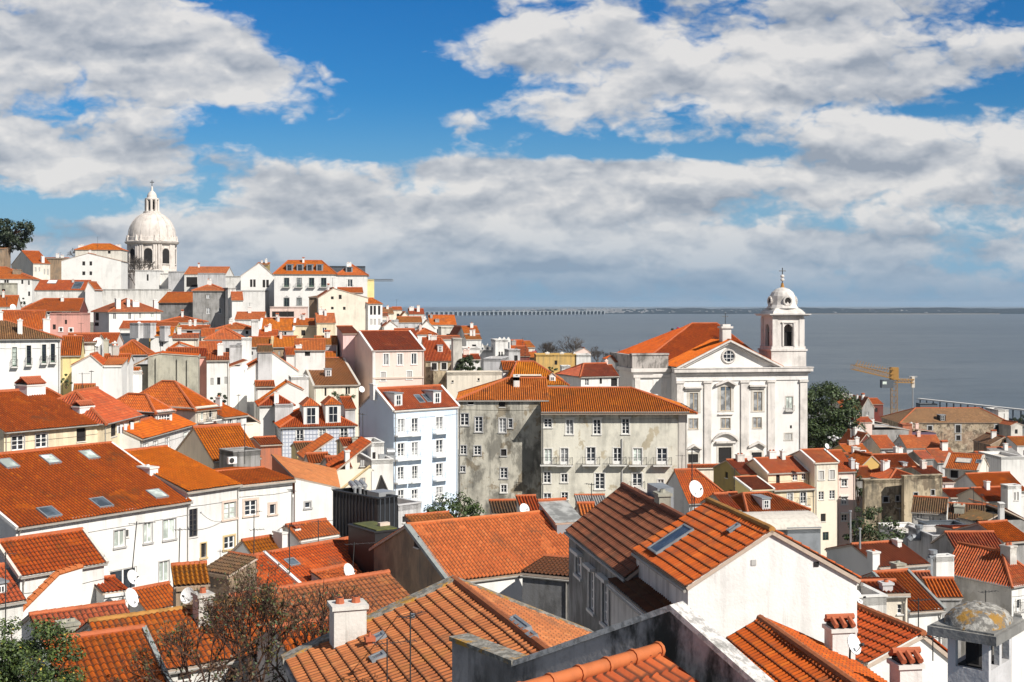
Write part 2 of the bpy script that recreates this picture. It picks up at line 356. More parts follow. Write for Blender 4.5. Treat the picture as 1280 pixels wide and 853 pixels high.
class House:
    def __init__(s, label, o, yaw, w, d, h, wall='white', tilem='orange', cat='house', name='house', group=None, ov=.3, cornice=True, ridge='ridge', det=None):
        s.fr = frame(o, yaw); s.w, s.d, s.h, s.wall, s.tile, s.ov, s.ridge = w, d, h, wall, tilem, ov, ridge
        s.ze = o[2]; s.label, s.cat, s.name, s.group = label, cat, name, group
        s.base = s.fr.p(w/2, d/2, -h); s.dist = s.fr.p(w/2, d/2, 0).y
        s.faces = []; s.eaves = 'frbl'   # roof faces
        s.caps = []; s.gables = []; s.tops = {'f': 0, 'r': 0, 'l': 0, 'b': 0}
        s.wins = []; s.extra = []; s.cornice = cornice; s.later = []
        s.det = det if det is not None else (2 if s.dist < 100 else 1 if s.dist < 270 else 0)
        HOUSES.append(s)
    def face(s, k):
        f, w, d = s.fr, s.w, s.d
        if k == 'f': return f.p(0, 0, 0), f.u, w
        if k == 'r': return f.p(w, 0, 0), f.v, d
        if k == 'b': return f.p(w, d, 0), -f.u, w
        return f.p(0, d, 0), -f.v, d
    # ---- roofs
    def gu(s, rise, D=None, hl=0, hr=0, og=.12, z2=None):
        """ridge along u at v=D"""
        s.eaves = 'fb'+('l' if hl else '')+('r' if hr else '')
        w, d, o, P_ = s.w, s.d, s.ov, s.fr.p
        D = d/2 if D is None else D
        s1 = rise/max(D, .01); s2 = (rise)/max(d-D, .01)
        el, er = (o if hl else og), (o if hr else og)
        rl, rr = P_(hl if hl else -og, D, rise), P_(w-hr if hr else w+og, D, rise)
        fl, fr_ = P_(-el, -o, -o*s1), P_(w+er, -o, -o*s1)
        bl, br = P_(-el, d+o, -o*s2), P_(w+er, d+o, -o*s2)
        if D > .02: s.faces.append([fl, fr_, rr, rl])
        if d-D > .02: s.faces.append([br, bl, rl, rr])
        if hl: s.faces.append([bl, fl, rl]); s.caps += [(fl, rl), (bl, rl)]
        else: s.gables.append([P_(0, 0, 0), P_(0, D, rise), P_(0, d, 0)])
        if hr: s.faces.append([fr_, br, rr]); s.caps += [(fr_, rr), (br, rr)]
        else: s.gables.append([P_(w, 0, 0), P_(w, d, 0), P_(w, D, rise)])
        if (rr-rl).length > .05: s.caps.append((rl, rr))
        s.verges = [] if hl else [(fl, rl)]
        if not hr: s.verges.append((fr_, rr))
        return s
    def gv(s, rise, au=None, hf=0, hb=0, zl=0, zr=0, og=.12, ol=None):
        """ridge along v at u=au; eave heights zl, zr left and right"""
        s.eaves = 'lr'+('f' if hf else '')+('b' if hb else '')
        w, d, o, P_ = s.w, s.d, s.ov, s.fr.p
        au = w/2 if au is None else au
        ef, eb = (o if hf else og), (o if hb else og)
        rf, rb = P_(au, hf if hf else -og, rise), P_(au, d-hb if hb else d+og, rise)
        sl = (rise-zl)/max(au, .01); sr = (rise-zr)/max(w-au, .01)
        if au < .05: s.faces.append([P_(w+o, -ef, zr-o*sr), P_(w+o, d+eb, zr-o*sr), P_(-.05, d+eb, rise), P_(-.05, -ef, rise)])
        elif w-au < .05: s.faces.append([P_(-o, d+eb, zl-o*sl), P_(-o, -ef, zl-o*sl), P_(w+.05, -ef, rise), P_(w+.05, d+eb, rise)])
        else:
            fl, bl = P_(-o, -ef, zl-o*sl), P_(-o, d+eb, zl-o*sl)
            f2, b2 = P_(w+o, -ef, zr-o*sr), P_(w+o, d+eb, zr-o*sr)
            s.faces.append([bl, fl, rf, rb]); s.faces.append([f2, b2, rb, rf])
            if hf: s.faces.append([fl, f2, rf]); s.caps += [(fl, rf), (f2, rf)]
            if hb: s.faces.append([b2, bl, rb]); s.caps += [(b2, rb), (bl, rb)]
            s.caps.append((rf, rb))
        top = [P_(w, 0, zr)] if zr > .01 else []
        top2 = [P_(0, 0, zl)] if zl > .01 else []
        if not hf:
            s.gables.append([P_(0, 0, 0), P_(w, 0, 0)]+top+([P_(au, 0, rise)] if .05 < au < w-.05 else [])+top2)
        if not hb:
            q = [P_(w, d, 0), P_(0, d, 0)]+([P_(0, d, zl)] if zl > .01 else [])+([P_(au, d, rise)] if .05 < au < w-.05 else [])+([P_(w, d, zr)] if zr > .01 else [])
            s.gables.append(q)
        if zl > .01: s.tops['l'] = zl
        if zr > .01: s.tops['r'] = zr
        if .05 < au < w-.05: s.verges = [] if hf else [(fl, rf), (f2, rf)]
        else: s.verges = []
        return s
    def pyr(s, rise): return s.gu(rise, None, s.w/2-.03, s.w/2-.03)
    def hip(s, rise, ins=None, D=None):
        if s.w >= s.d: i = min(ins or s.d/2, s.w/2-.02); return s.gu(rise, D, i, i)
        i = min(ins or s.w/2, s.d/2-.02); return s.gv(rise, None, i, i)
    def shed(s, rise): return s.gu(rise, s.d-.01)
    def flat(s, par=.6, m='mortar'):
        s.flatroof = (par, m); s.tops = {k: par for k in 'frbl'}; s.verges = []; s.cornice = False; return s
    # ---- things on faces
    def hit(s, px, py):
        best = None
        for poly in s.faces:
            n = (poly[1]-poly[0]).cross(poly[2]-poly[0])
            if n.length < 1e-6: continue
            n.normalize()
            p = on_plane(px, py, poly[0], n)
            if p is None or p.y < 2: continue
            ok = True; sg = 0
            for i in range(len(poly)):
                a, b = poly[i], poly[(i+1) % len(poly)]
                c = (b-a).cross(p-a).dot(n)
                if c < -.4*(b-a).length: ok = False
            if ok and n.z > 0 and (best is None or p.y < best[0].y): best = (p, n)
        if best is None:
            Y = s.fr.p(s.w/2, s.d/2, 0).y
            best = (P(px, py, Y), V((0, -.4, .9)).normalized())
        return best
    def win(s, k, z, rects, kind='w', sur=None, **kw):
        """rects in zoom coordinates; k face"""
        o, d, L = s.face(k); n = norm_out(d)
        for (x0, y0, x1, y1) in rects:
            (ax, ay), (bx, by) = z((x0, y0)), z((x1, y1))
            mx, my = (ax+bx)/2, (ay+by)/2
            pl, pr, pt, pb = on_plane(ax, my, o, n), on_plane(bx, my, o, n), on_plane(mx, ay, o, n), on_plane(mx, by, o, n)
            a, b = (pl-o).dot(d), (pr-o).dot(d)
            if a > b: a, b = b, a
            a, b = max(a, .12), min(b, L-.12)
            if b-a < .15 or b-a > 8: print('win?', s.label[:30], k, (x0, y0), round(a, 2), round(b, 2), round(L, 2)); continue
            s.wins.append((k, a, b, pb.z-s.ze, pt.z-s.ze, kind, sur, kw))
        return s
    def grid(s, k, nx, rows, ww, wh, kind='w', sur=None, m0=.12, m1=.12, jit=0, **kw):
        """nx windows evenly; rows: z (window centre) relative to the eave"""
        o, d, L = s.face(k)
        for zc in rows:
            for i in range(nx):
                c = L*(m0+(1-m0-m1)*((i+.5)/nx))+random.uniform(-jit, jit)
                s.wins.append((k, c-ww/2, c+ww/2, zc-wh/2, zc+wh/2, kind, sur, kw))
        return s
    def chim(s, z, x, yt, yb, wpx, kind='white', deep=None):
        s.later.append(('chim', z, x, yt, yb, wpx, kind, deep)); return s
    def sky(s, z, pts, w=.8, l=1.2, m='skyglass'):
        for p in pts: s.later.append(('sky', z, p, w, l, m))
        return s
    def dorm(s, z, x, yt, yb, wpx, kind='gable', wall='white', tl=None, deep=3.0):
        s.later.append(('dorm', z, x, yt, yb, wpx, kind, wall, tl, deep)); return s
    # ---- build
    def build(s):
        org = s.base
        E = empty(s.name, org, s.label, s.cat, s.group); s.E = E; s.org = org
        wm = MB(); H = -s.h-3
        for k in 'frbl':
            o, d, L = s.face(k); n = norm_out(d); top = s.tops[k]
            holes = []
            for q in s.wins:
                if q[0] == k and q[4] < top-.03 and q[3] > H+.1 and q[1] > .02 and q[2] < L-.02: holes.append(q)
            us = sorted({0.0, L, *[q[1] for q in holes], *[q[2] for q in holes]})
            zs = sorted({H, top, *[q[3] for q in holes], *[q[4] for q in holes]})
            for i in range(len(us)-1):
                for j in range(len(zs)-1):
                    a, b, c, e = us[i], us[i+1], zs[j], zs[j+1]
                    if b-a < 1e-4 or e-c < 1e-4: continue
                    m_, q_ = (a+b)/2, (c+e)/2
                    if any(x[1] < m_ < x[2] and x[3] < q_ < x[4] for x in holes): continue
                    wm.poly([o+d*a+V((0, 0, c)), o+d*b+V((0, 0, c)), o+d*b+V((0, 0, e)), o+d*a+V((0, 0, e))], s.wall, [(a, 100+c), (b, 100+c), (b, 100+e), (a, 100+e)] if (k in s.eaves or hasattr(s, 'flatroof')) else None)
            for q in holes:
                a, b, c, e = q[1], q[2], q[3], q[4]; r = n*-.2
                c4 = [o+d*a+V((0, 0, c)), o+d*b+V((0, 0, c)), o+d*b+V((0, 0, e)), o+d*a+V((0, 0, e))]
                for i in range(4):
                    p1, p2 = c4[i], c4[(i+1) % 4]
                    wm.poly([p1, p2, p2+r, p1+r], s.wall)
            s.holes = [id(x) for x in s.wins]
        for g in s.gables:
            if len(g) > 2: wm.poly(g, s.wall)
        if hasattr(s, 'flatroof'):
            par, m = s.flatroof
            wm.poly([s.fr.p(0.0, 0.0, .02), s.fr.p(s.w, 0, .02), s.fr.p(s.w, s.d, .02), s.fr.p(0, s.d, .02)], m)
            t = .25
            for a0, a1, b0, b1 in ((-.05, s.w+.05, -.05, t), (-.05, s.w+.05, s.d-t, s.d+.05), (-.05, t, t, s.d-t), (s.w-t, s.w+.05, t, s.d-t)):
                wm.box(s.fr, a0, a1, b0, b1, par-.02, par+.08, s.wall)
                wm.box(s.fr, a0+.05, a1-.05, b0+.05, b1-.05, .03, par-.02, s.wall)
        elif s.cornice and s.dist < 420:
            for k in 'frbl':
                o, d, L = s.face(k); n = norm_out(d)
                if s.tops[k] > .01 or k not in s.eaves: continue
                f = Fr(o, d, -n)
                wm.box(f, -.0, L, -.16, -.003, -.30, -.10, s.wall if isinstance(s.cornice, bool) else s.cornice)
        for fn in s.extra: fn(s, wm)
        wm.build('wall', org, E)
        if s.faces:
            rm = MB()
            for p in s.faces: tile_face(rm, p, s.tile, s.det)
            near = s.dist < 75
            for a, b in s.caps: ridge_cap(rm, a+V((0, 0, .03)), b+V((0, 0, .03)), .15 if s.dist < 120 else .17, s.ridge, near)
            if getattr(s, 'vm', None):
                for a, b in s.verges:
                    d = (b-a); L = d.length; d.normalize(); side = d.cross(V((0, 0, 1))).normalized(); up = side.cross(d)
                    hw = s.vw
                    rm.hexa([a-side*hw-up*.1, a+side*hw-up*.1, b+side*hw-up*.1, b-side*hw-up*.1, a-side*hw+up*.13, a+side*hw+up*.13, b+side*hw+up*.13, b-side*hw+up*.13], s.vm)
            ro = rm.build('roof', org, E, smooth=False)
            if s.det: shade_auto(ro)
            s.roof = ro
        for q in s.wins: s.mkwin(*q)
        for q in s.later: getattr(s, 'mk_'+q[0])(*q[1:])
        return s
    def mkwin(s, k, a, b, z0, z1, kind, sur, kw, parent=None, fr=None):
        if fr is None:
            o, d, L = s.face(k); n = norm_out(d)
            rec = z1 < s.tops[k]-.03
            f = Fr(o, d, -n)
        else: f, rec = fr, False
        dp = .14 if rec else -.03
        far = s.dist
        w, h = b-a, z1-z0
        par = parent or s.E
        pm = MB()
        if not rec: pm.box(f, a, b, dp, dp+.03, z0, z1, 'bframe')
        gl = kw.get('gl') or ('dark' if kind == 'd' else 'curtain' if (kind in 'wb' and random.random() < .3) else 'paleglass' if (kind in 'wb' and random.random() < .1) else 'glass')
        yy = dp-.002
        pm.poly([f.p(a, yy, z0), f.p(b, yy, z0), f.p(b, yy, z1), f.p(a, yy, z1)], gl)
        wo = pm.build('window', s.org, par)
        fm = MB(); F = kw.get('fm') or ('gframe' if kind == 'g' else 'tanframe' if kind == 't' else 'shutter' if kind == 's' else 'frame')
        y0, y1 = dp-.06, dp-.004
        if kind in ('w', 'b', 'g', 't', 'p'):
            e = kw.get('fw') or max(.05, min(.09, w*.08))
            if far > 200: e *= 1.15
            fm.box(f, a, a+e, y0, y1, z0, z1, F); fm.box(f, b-e, b, y0, y1, z0, z1, F)
            fm.box(f, a+e, b-e, y0, y1, z0, z0+e*(1 if kind != 'b' else 5), F); fm.box(f, a+e, b-e, y0, y1, z1-e, z1, F)
            m_ = (a+b)/2
            if w > .6: fm.box(f, m_-e*.7, m_+e*.7, y0-.01, y1, z0+e, z1-e, F)
            if far < 260 and kind != 'p':
                nb = kw.get('nb', max(1, int(h/.55)-(1 if kind == 'b' else 0)))
                for i in range(1, nb+1):
                    zz = z0+e+(h-2*e)*i/(nb+1)
                    if kind == 'b' and zz < z0+.6: continue
                    fm.box(f, a+e, m_-e*.7, y0+.015, y1, zz-e*.28, zz+e*.28, F); fm.box(f, m_+e*.7, b-e, y0+.015, y1, zz-e*.28, zz+e*.28, F)
        elif kind == 's':
            m_ = (a+b)/2
            fm.box(f, a+.03, m_-.02, y0, y1, z0+.03, z1-.03, F); fm.box(f, m_+.02, b-.03, y0, y1, z0+.03, z1-.03, F)
            for i in range(int(h/.16)):
                zz = z0+.08+i*.16
                if zz < z1-.1 and far < 170:
                    fm.box(f, a+.1, m_-.08, y0-.015, y0-.001, zz, zz+.08, F); fm.box(f, m_+.08, b-.1, y0-.015, y0-.001, zz, zz+.08, F)
        elif kind == 'x':   # lattice
            for i in range(1, 4): fm.box(f, a+w*i/4-.05, a+w*i/4+.05, y0, y1, z0, z1, F)
            for i in range(1, 4): fm.box(f, a, b, y0-.01, y1, z0+h*i/4-.04, z0+h*i/4+.04, F)
        if fm.f: fm.build('frame', s.org, wo)
        if sur:
            sm = MB(); t = kw.get('sw', .14)
            sm.box(f, a-t, a, -.045, -.002, z0, z1+t, sur); sm.box(f, b, b+t, -.045, -.002, z0, z1+t, sur)
            sm.box(f, a, b, -.045, -.002, z1, z1+t, sur)
            if kw.get('hood'): sm.box(f, a-t-.12, b+t+.12, -.28, -.002, z1+t+.003, z1+t+.16, sur)
            if kind != 'b': sm.box(f, a-t-.05, b+t+.05, -.12, -.002, z0-.13, z0-.003, sur)
            sm.build('surround', s.org, wo)
        elif kind in ('w', 'p', 's', 'd') and far < 200 and not kw.get('ns'):
            sm = MB(); sm.box(f, a-.06, b+.06, -.09, -.002, z0-.08, z0-.003, 'trim'); sm.build('sill', s.org, wo)
        if kind == 'b' and not kw.get('nobal'):
            bm = MB(); dep = kw.get('dep', .7); ex = kw.get('ex', .35)
            bm.box(f, a-ex, b+ex, -dep, -.003, z0-.16, z0-.02, kw.get('bm', 'trim'))
            bo = bm.build('balcony', s.org, par)
            rl = MB(); iron = kw.get('iron', 'iron'); H = .95
            x0, x1, yb = a-ex+.04, b+ex-.04, -dep+.04
            tk = .022 if far < 130 else .03
            for zz in (z0+.06, z0+H):
                rl.box(f, x0, x1, yb-tk/2, yb+tk/2, zz-tk/2, zz+tk/2, iron)
                rl.box(f, x0-tk/2, x0+tk/2, yb+tk/2, -.003, zz-tk/2, zz+tk/2, iron); rl.box(f, x1-tk/2, x1+tk/2, yb+tk/2, -.003, zz-tk/2, zz+tk/2, iron)
            st = .14 if far < 170 else .28
            nx = max(2, int((x1-x0)/st))
            for i in range(nx+1):
                x = x0+(x1-x0)*i/nx; rl.box(f, x-.009, x+.009, yb-.009, yb+.009, z0-.0, z0+H-tk/2, iron)
            for x in (x0, x1):
                for j in range(1, 3):
                    y = yb+(dep-.05)*j/3; rl.box(f, x-.009, x+.009, y-.009, y+.009, z0, z0+H-tk/2, iron)
            rl.build('railing', s.org, bo)
        return wo
    def mk_chim(s, z, x, yt, yb, wpx, kind, deep):
        (px, pt), (_, pb) = z((x, yt)), z((x, yb))
        p, n = s.hit(px, pb); Y = p.y; k = Y/FOC
        w = wpx/z.a[2]*k; H = (pb-pt)*k; d = deep or max(.5, w*.7)
        # shift so the front foot is at p
        yaw = math.atan2(s.fr.u.y, s.fr.u.x); f = Fr(p, s.fr.u, s.fr.v)
        m = MB(); wm = {'white': 'white', 'tilecap': 'white', 'stain': 'paleold', 'grey': 'lgrey', 'slot': 'white', 'cream': 'pale', 'dark': 'grey', 'red': 'rust', 'conc': 'concrete', 'pink': 'blush', 'plain': 'white'}.get(kind, kind)
        h2 = w/2
        capz = H*.86 if kind != 'plain' else H
        m.box(f, -h2, h2, 0, d, -1.2, capz-.14, wm)
        m.box(f, -h2-.07, h2+.07, -.07, d+.07, capz-.14, capz, 'trim' if wm in ('white', 'pale') else wm)
        if kind in ('tilecap', 'red'):
            m.box(f, -h2+.05, h2-.05, .05, d-.05, capz, capz+.12, 'dark')
            for i in range(max(2, int(w/.22))):
                t = max(2, int(w/.22)); u0 = -h2-.05+(w+.1)*(i+.5)/t
                m.tube(f.p(u0, -.1, capz+.12), f.p(u0, d/2, capz+.12+d*.28), .1, 'terracotta', 6); m.tube(f.p(u0, d+.1, capz+.12), f.p(u0, d/2, capz+.12+d*.28), .1, 'terracotta', 6)
            m.tube(f.p(-h2-.1, d/2, capz+.14+d*.28), f.p(h2+.1, d/2, capz+.14+d*.28), .11, 'terracotta', 7)
        else:
            q = max(1, round(w/.55))
            for i in range(q):
                c = -h2+w*(i+.5)/q; r = min(.16, w*.3)
                m.tube(f.p(c, d/2, capz-.02), f.p(c, d/2, max(H, capz+.15)), r, 'terracotta' if kind in ('slot', 'stain') or random.random() < .3 else wm, 8, r*.8)
                m.tube(f.p(c, d/2, max(H, capz+.15)-.01), f.p(c, d/2, max(H, capz+.15)+.01), r*.6, 'dark', 8)
        m.build('chimney', s.org, s.E)
    def mk_sky(s, z, pt, w, l, gm):
        px, py = z(pt); p, n = s.hit(px, py)
        eu = V((0, 0, 1)).cross(n).normalized(); es = n.cross(eu)
        b = MB(); g = MB()
        def bx(mb, a0, a1, c0, c1, e0, e1, m):
            mb.hexa([p+eu*a+es*c+n*e for e in (e0, e1) for a, c in ((a0, c0), (a1, c0), (a1, c1), (a0, c1))], m)
        t = .09; e1 = .17
        bx(b, -w/2, -w/2+t, -l/2, l/2, 0, e1, 'zinc'); bx(b, w/2-t, w/2, -l/2, l/2, 0, e1, 'zinc')
        bx(b, -w/2+t, w/2-t, -l/2, -l/2+t, 0, e1, 'zinc'); bx(b, -w/2+t, w/2-t, l/2-t, l/2, 0, e1, 'zinc')
        o = b.build('skylight', s.org, s.E)
        bx(g, -w/2+t, w/2-t, -l/2+t, l/2-t, .05, .14, gm); g.build('glass', s.org, o)
    def mk_dorm(s, z, x, yt, yb, wpx, kind, wall, tl, deep):
        (px, pt), (_, pb) = z((x, yt)), z((x, yb)); p, n = s.hit(px, pb); k = p.y/FOC
        w, H = wpx/z.a[2]*k, (pb-pt)*k
        f = Fr(p, s.fr.u, s.fr.v); m = MB(); h2 = w/2; tl = tl or s.tile
        if kind == 'gable':
            e = H*.72
            m.box(f, -h2, h2, 0, deep, -.5, e, wall)
            m.poly([f.p(-h2, 0, e), f.p(h2, 0, e), f.p(0, 0, H)], wall)
            tile_face(m, [f.p(-h2-.12, -.12, e-.05), f.p(0, -.12, H+.05), f.p(0, deep, H+.05), f.p(-h2-.12, deep, e-.05)], tl, 0, .08)
            tile_face(m, [f.p(0, -.12, H+.05), f.p(h2+.12, -.12, e-.05), f.p(h2+.12, deep, e-.05), f.p(0, deep, H+.05)], tl, 0, .08)
        elif kind == 'hip':
            e = H*.74
            m.box(f, -h2, h2, 0, deep, -.5, e, wall)
            o_ = .18
            A_, B_ = f.p(-h2-o_, -o_, e), f.p(h2+o_, -o_, e); T_ = f.p(0, w*.45, H+.1); Tb = f.p(0, deep, H+.1)
            tile_face(m, [A_, B_, T_], tl, 0, .08); tile_face(m, [A_, T_, Tb, f.p(-h2-o_, deep, e)], tl, 0, .08); tile_face(m, [B_, f.p(h2+o_, deep, e), Tb, T_], tl, 0, .08)
            for q in (A_, B_): m.tube(q, T_, .1, 'ridge')
        else:
            e = H
            m.box(f, -h2, h2, 0, deep, -.5, e-.1, wall)
            m.box(f, -h2-.1, h2+.1, -.12, deep, e-.1, e+.03, 'zinc' if kind == 'flat' else 'slate')
        o = m.build('dormer', s.org, s.E)
        ww = MB(); t = w*.2; a, b, z0, z1 = -h2+t, h2-t, .12, e-.22
        if z1-z0 > .25:
            ww.box(f, a, b, -.05, -.003, z0, z1, 'slate' if wall == 'zinc' else 'frame')
            g = .07; mid = 0
            for (c0, c1) in ((a+g, mid-g/2), (mid+g/2, b-g)):
                nz = 2 if z1-z0 > .8 else 1
                for i in range(nz):
                    e0, e1 = z0+g+(z1-z0-g)*i/nz, z0+(z1-z0-g)*(i+1)/nz
                    ww.box(f, c0, c1, -.062, -.051, e0, e1, 'glass')
            ww.build('window', s.org, o)
def shade_auto(ob):
    me = ob.data
    me.polygons.foreach_set('use_smooth', [True]*len(me.polygons))
    me.set_sharp_from_angle(angle=R(38))
# ------------------------------------------------------------------ pixel-measured houses
def H(label, z, A, B, Y, yaw=None, d=9.0, h=9.0, roof='gu', rr=None, rl=None, ry=None, ap=None, ap2=None, rise=None, hf=0, hb=0, ins=None, D=None, YB=False, w=None, uneq=False, **kw):
    a = z(A); b = z((B[0], B[1] if len(B) > 1 and B[1] is not None else A[1]))
    if YB:   # Y was given at B
        zz = CZ-(b[1]-HY)*Y/FOC; o = PZ(a[0], a[1], zz)
    else: o = P(a[0], a[1], Y)
    if yaw is None:
        pb = PZ(b[0], b[1], o.z); yaw = math.degrees(math.atan2(pb.y-o.y, pb.x-o.x))
    c, n = math.cos(R(yaw)), math.sin(R(yaw))
    if w is None:
        t = (b[0]-CX)/FOC; w = (t*o.y-o.x)/(c-t*n)
    if w < .5 or w > 80: print('W?', label, round(w, 2), yaw); w = min(max(abs(w), 3), 60)
    fr = frame(o, yaw)
    def back(p):   # pixel -> (distance back along v from the B (right) line), for points above the right verge
        pass
    def along_v(px, u0):
        t = (px-CX)/FOC; q = fr.p(u0, 0, 0)
        return (t*q.y-q.x)/(fr.v.x-t*fr.v.y)
    def along_u(px, v0):
        t = (px-CX)/FOC; q = fr.p(0, v0, 0)
        return (t*q.y-q.x)/(fr.u.x-t*fr.u.y)
    if roof in ('gu', 'hip') and (rr or rl) and d is None:
        p = z(rr or rl); u0 = w if rr else 0
        D = along_v(p[0], u0)
        if D < .5 or D > 30: print('D?', label, round(D, 2)); D = 4
        q = fr.p(u0, D, 0); rise = CZ-(p[1]-HY)*q.y/FOC-o.z; d = 2*D; rr = rl = None
        if roof == 'hip': roof = 'gu'
    if d is None: d = 9.0
    k = House(label, o, yaw, w, d, h, **kw)
    D_ = D if D is not None else d/2
    def zat(py, v0, u0): return CZ-(py-HY)*fr.p(u0, v0, 0).y/FOC-o.z
    if roof == 'gu':
        hl = hr = 0
        if rl: p = z(rl); hl = max(0, along_u(p[0], D_)); rise = zat(p[1], D_, hl)
        if rr: p = z(rr); u = along_u(p[0], D_); hr = max(0, w-u); rise = zat(p[1], D_, u)
        if ry is not None and rise is None: rise = zat(z((0, ry))[1], D_, w/2)
        if rise is None: rise = d*.22
        if not .1 < rise < 14: print('rise?', label, round(rise, 2)); rise = d*.22
        hl = 0 if hl < .3 else min(hl, w-hr-.05); hr = 0 if hr < .3 else min(hr, w-hl-.04)
        k.gu(rise, D_, hl, hr)
    elif roof == 'hip':
        if rise is None: rise = zat(z((0, ry))[1], d/2, w/2) if ry is not None else min(w, d)*.22
        if not .1 < rise < 14: print('rise?', label, round(rise, 2)); rise = 2
        k.hip(rise, ins)
    elif roof == 'pyr':
        if ap: rise = zat(z(ap)[1], d/2, w/2)
        k.hip(rise, None)
    elif roof == 'gv':
        if ap:
            p = z(ap); u = along_u(p[0], 0); rise = zat(p[1], 0, u)
        else: u = w/2; rise = zat(z((0, ry))[1], 0, u) if ry is not None else rise
        u = min(max(u, 0), w)
        zr = 0
        zl_ = 0
        if uneq:
            zr = zat(b[1], 0, w)
            if zr < 0: k.fr.o = k.fr.o+V((0, 0, zr)); k.ze += zr; zl_ = -zr; rise -= zr; zr = 0
        if ap2 is not None: k.d = along_v(z(ap2)[0], u)
        if not .1 < rise < 14: print('rise?', label, round(rise, 2)); rise = w*.25
        k.gv(rise, u, hf, hb, zl=zl_, zr=zr)
    elif roof == 'slope':   # mono-pitch falling along u (front is a raked wall); A and B at their own heights
        za, zb = 0, zat(b[1], 0, w)
        if zb >= 0: k.gv(zb, w, zl=0.0)
        else:
            k.fr.o = k.fr.o+V((0, 0, zb)); k.ze += zb; k.gv(-zb, 0.0)
    elif roof == 'shed':
        rise = zat(z((0, ry))[1], d, w/2) if ry is not None else (rise or d*.2)
        if not .05 < rise < 14: print('rise?', label, round(rise, 2)); rise = d*.25
        k.shed(rise)
    elif roof == 'flat': k.flat(kw.get('par', .5))
    return k
def verge(k, m='white', w=.13): k.vm, k.vw = m, w; return k
# ------------------------------------------------------------------ camera, sun, sky
cam = bpy.data.objects.new('camera', bpy.data.cameras.new('camera')); COL.objects.link(cam); SC.camera = cam
cam.location = (0, 0, CZ); cam.rotation_euler = (R(90), 0, 0)
cam.data.sensor_width = 36; cam.data.lens = 36*FOC/1280; cam.data.shift_y = -(426.5-HY)/1280
cam.data.clip_end = 60000; cam.data.clip_start = .5
SUN_AZ, SUN_EL = 134.0, 38.0     # azimuth clockwise from +Y (the view direction)
sd = V((math.cos(R(SUN_EL))*math.sin(R(SUN_AZ)), math.cos(R(SUN_EL))*math.cos(R(SUN_AZ)), math.sin(R(SUN_EL))))
sun = bpy.data.objects.new('sun', bpy.data.lights.new('sun', 'SUN')); COL.objects.link(sun)
sun.data.energy = 5.0; sun.data.angle = R(.55); sun.data.color = (1, .95, .87)
sun.rotation_euler = sd.to_track_quat('Z', 'Y').to_euler(); sun.location = (60, -40, 160)
SC.view_settings.view_transform = 'Standard'; SC.view_settings.look = 'None'; SC.view_settings.exposure = .25; SC.view_settings.gamma = 1
SC.cycles.max_bounces = 5; SC.cycles.diffuse_bounces = 3; SC.cycles.glossy_bounces = 2; SC.cycles.transmission_bounces = 2; SC.cycles.volume_bounces = 0
SC.cycles.use_adaptive_sampling = True; SC.cycles.adaptive_threshold = .02
wd = bpy.data.worlds.new('World'); SC.world = wd; wd.use_nodes = True
class WT(NT):
    def __init__(s): s.t = wd.node_tree
t = WT(); bg = wd.node_tree.nodes['Background']
skyt = t.n('ShaderNodeTexSky', sky_type='NISHITA', sun_disc=False, sun_elevation=R(SUN_EL), sun_rotation=R(SUN_AZ), altitude=70, air_density=1.0, dust_density=.6, ozone_density=2.2)
dirv = t.n('ShaderNodeTexCoord').outputs['Generated']
sep = t.n('ShaderNodeSeparateXYZ', {0: dirv}); dx, dy, dz = sep.outputs
fy = t.math('MAXIMUM', dy, .12)
U = t.math('DIVIDE', dx, fy); Vv = t.math('DIVIDE', dz, fy)
uvc = t.n('ShaderNodeCombineXYZ', {0: U, 1: Vv}).outputs[0]
def blob(px, py, sx, sy, amp):
    d = t.n('ShaderNodeVectorMath', {0: uvc, 1: ((px-CX)/FOC, (HY-py)/FOC, 0)}, operation='SUBTRACT').outputs[0]
    d = t.n('ShaderNodeVectorMath', {0: d, 1: (FOC/sx, FOC/sy, 0)}, operation='MULTIPLY').outputs[0]
    q = t.n('ShaderNodeVectorMath', {0: d, 1: d}, operation='DOT_PRODUCT').outputs['Value']
    e = t.math('POWER', 2.71828, t.math('MULTIPLY', q, -1.0))
    return t.math('MULTIPLY', e, amp)
cov = 0.232
for b in [(420, 30, 105, 85, -.46), (560, 30, 70, 75, -.30), (400, 168, 200, 18, -.32), (500, 120, 60, 60, -.28), (600, 165, 70, 40, -.22), (800, 190, 190, 12, -.36), (815, 20, 28, 24, -.26), (250, 140, 60, 14, -.2), (700, 130, 50, 14, -.1),
          (1240, 118, 75, 12, -.30), (1150, 138, 70, 9, -.22), (950, 36, 16, 12, -.14), (1270, 14, 18, 14, -.2), (60, 255, 160, 18, -.24), (250, 245, 60, 22, -.10), (545, 235, 60, 10, -.08), (960, 280, 110, 14, -.14), (480, 300, 60, 10, -.12), (760, 262, 60, 8, -.12), (300, 290, 60, 10, -.08), (1120, 330, 120, 9, -.1), (650, 232, 40, 8, -.14),
          (300, 110, 150, 45, .20), (120, 60, 200, 70, .26), (80, 190, 140, 40, .22), (560, 55, 70, 30, .10), (900, 75, 280, 60, .26), (640, 45, 80, 30, .16), (1100, 200, 260, 60, .16), (640, 270, 260, 50, .22), (560, 205, 90, 16, .14), (800, 230, 160, 22, .16), (590, 155, 40, 18, .18),
          (360, 250, 90, 30, .16), (900, 310, 420, 40, .18), (420, 300, 300, 50, .16), (576, 158, 40, 16, .22), (700, 215, 240, 18, .18), (1000, 215, 240, 40, .12), (740, 130, 60, 14, .12), (150, 330, 160, 30, .06), (700, 355, 600, 18, .12)]:
    cov = t.math('ADD', blob(*b), cov)
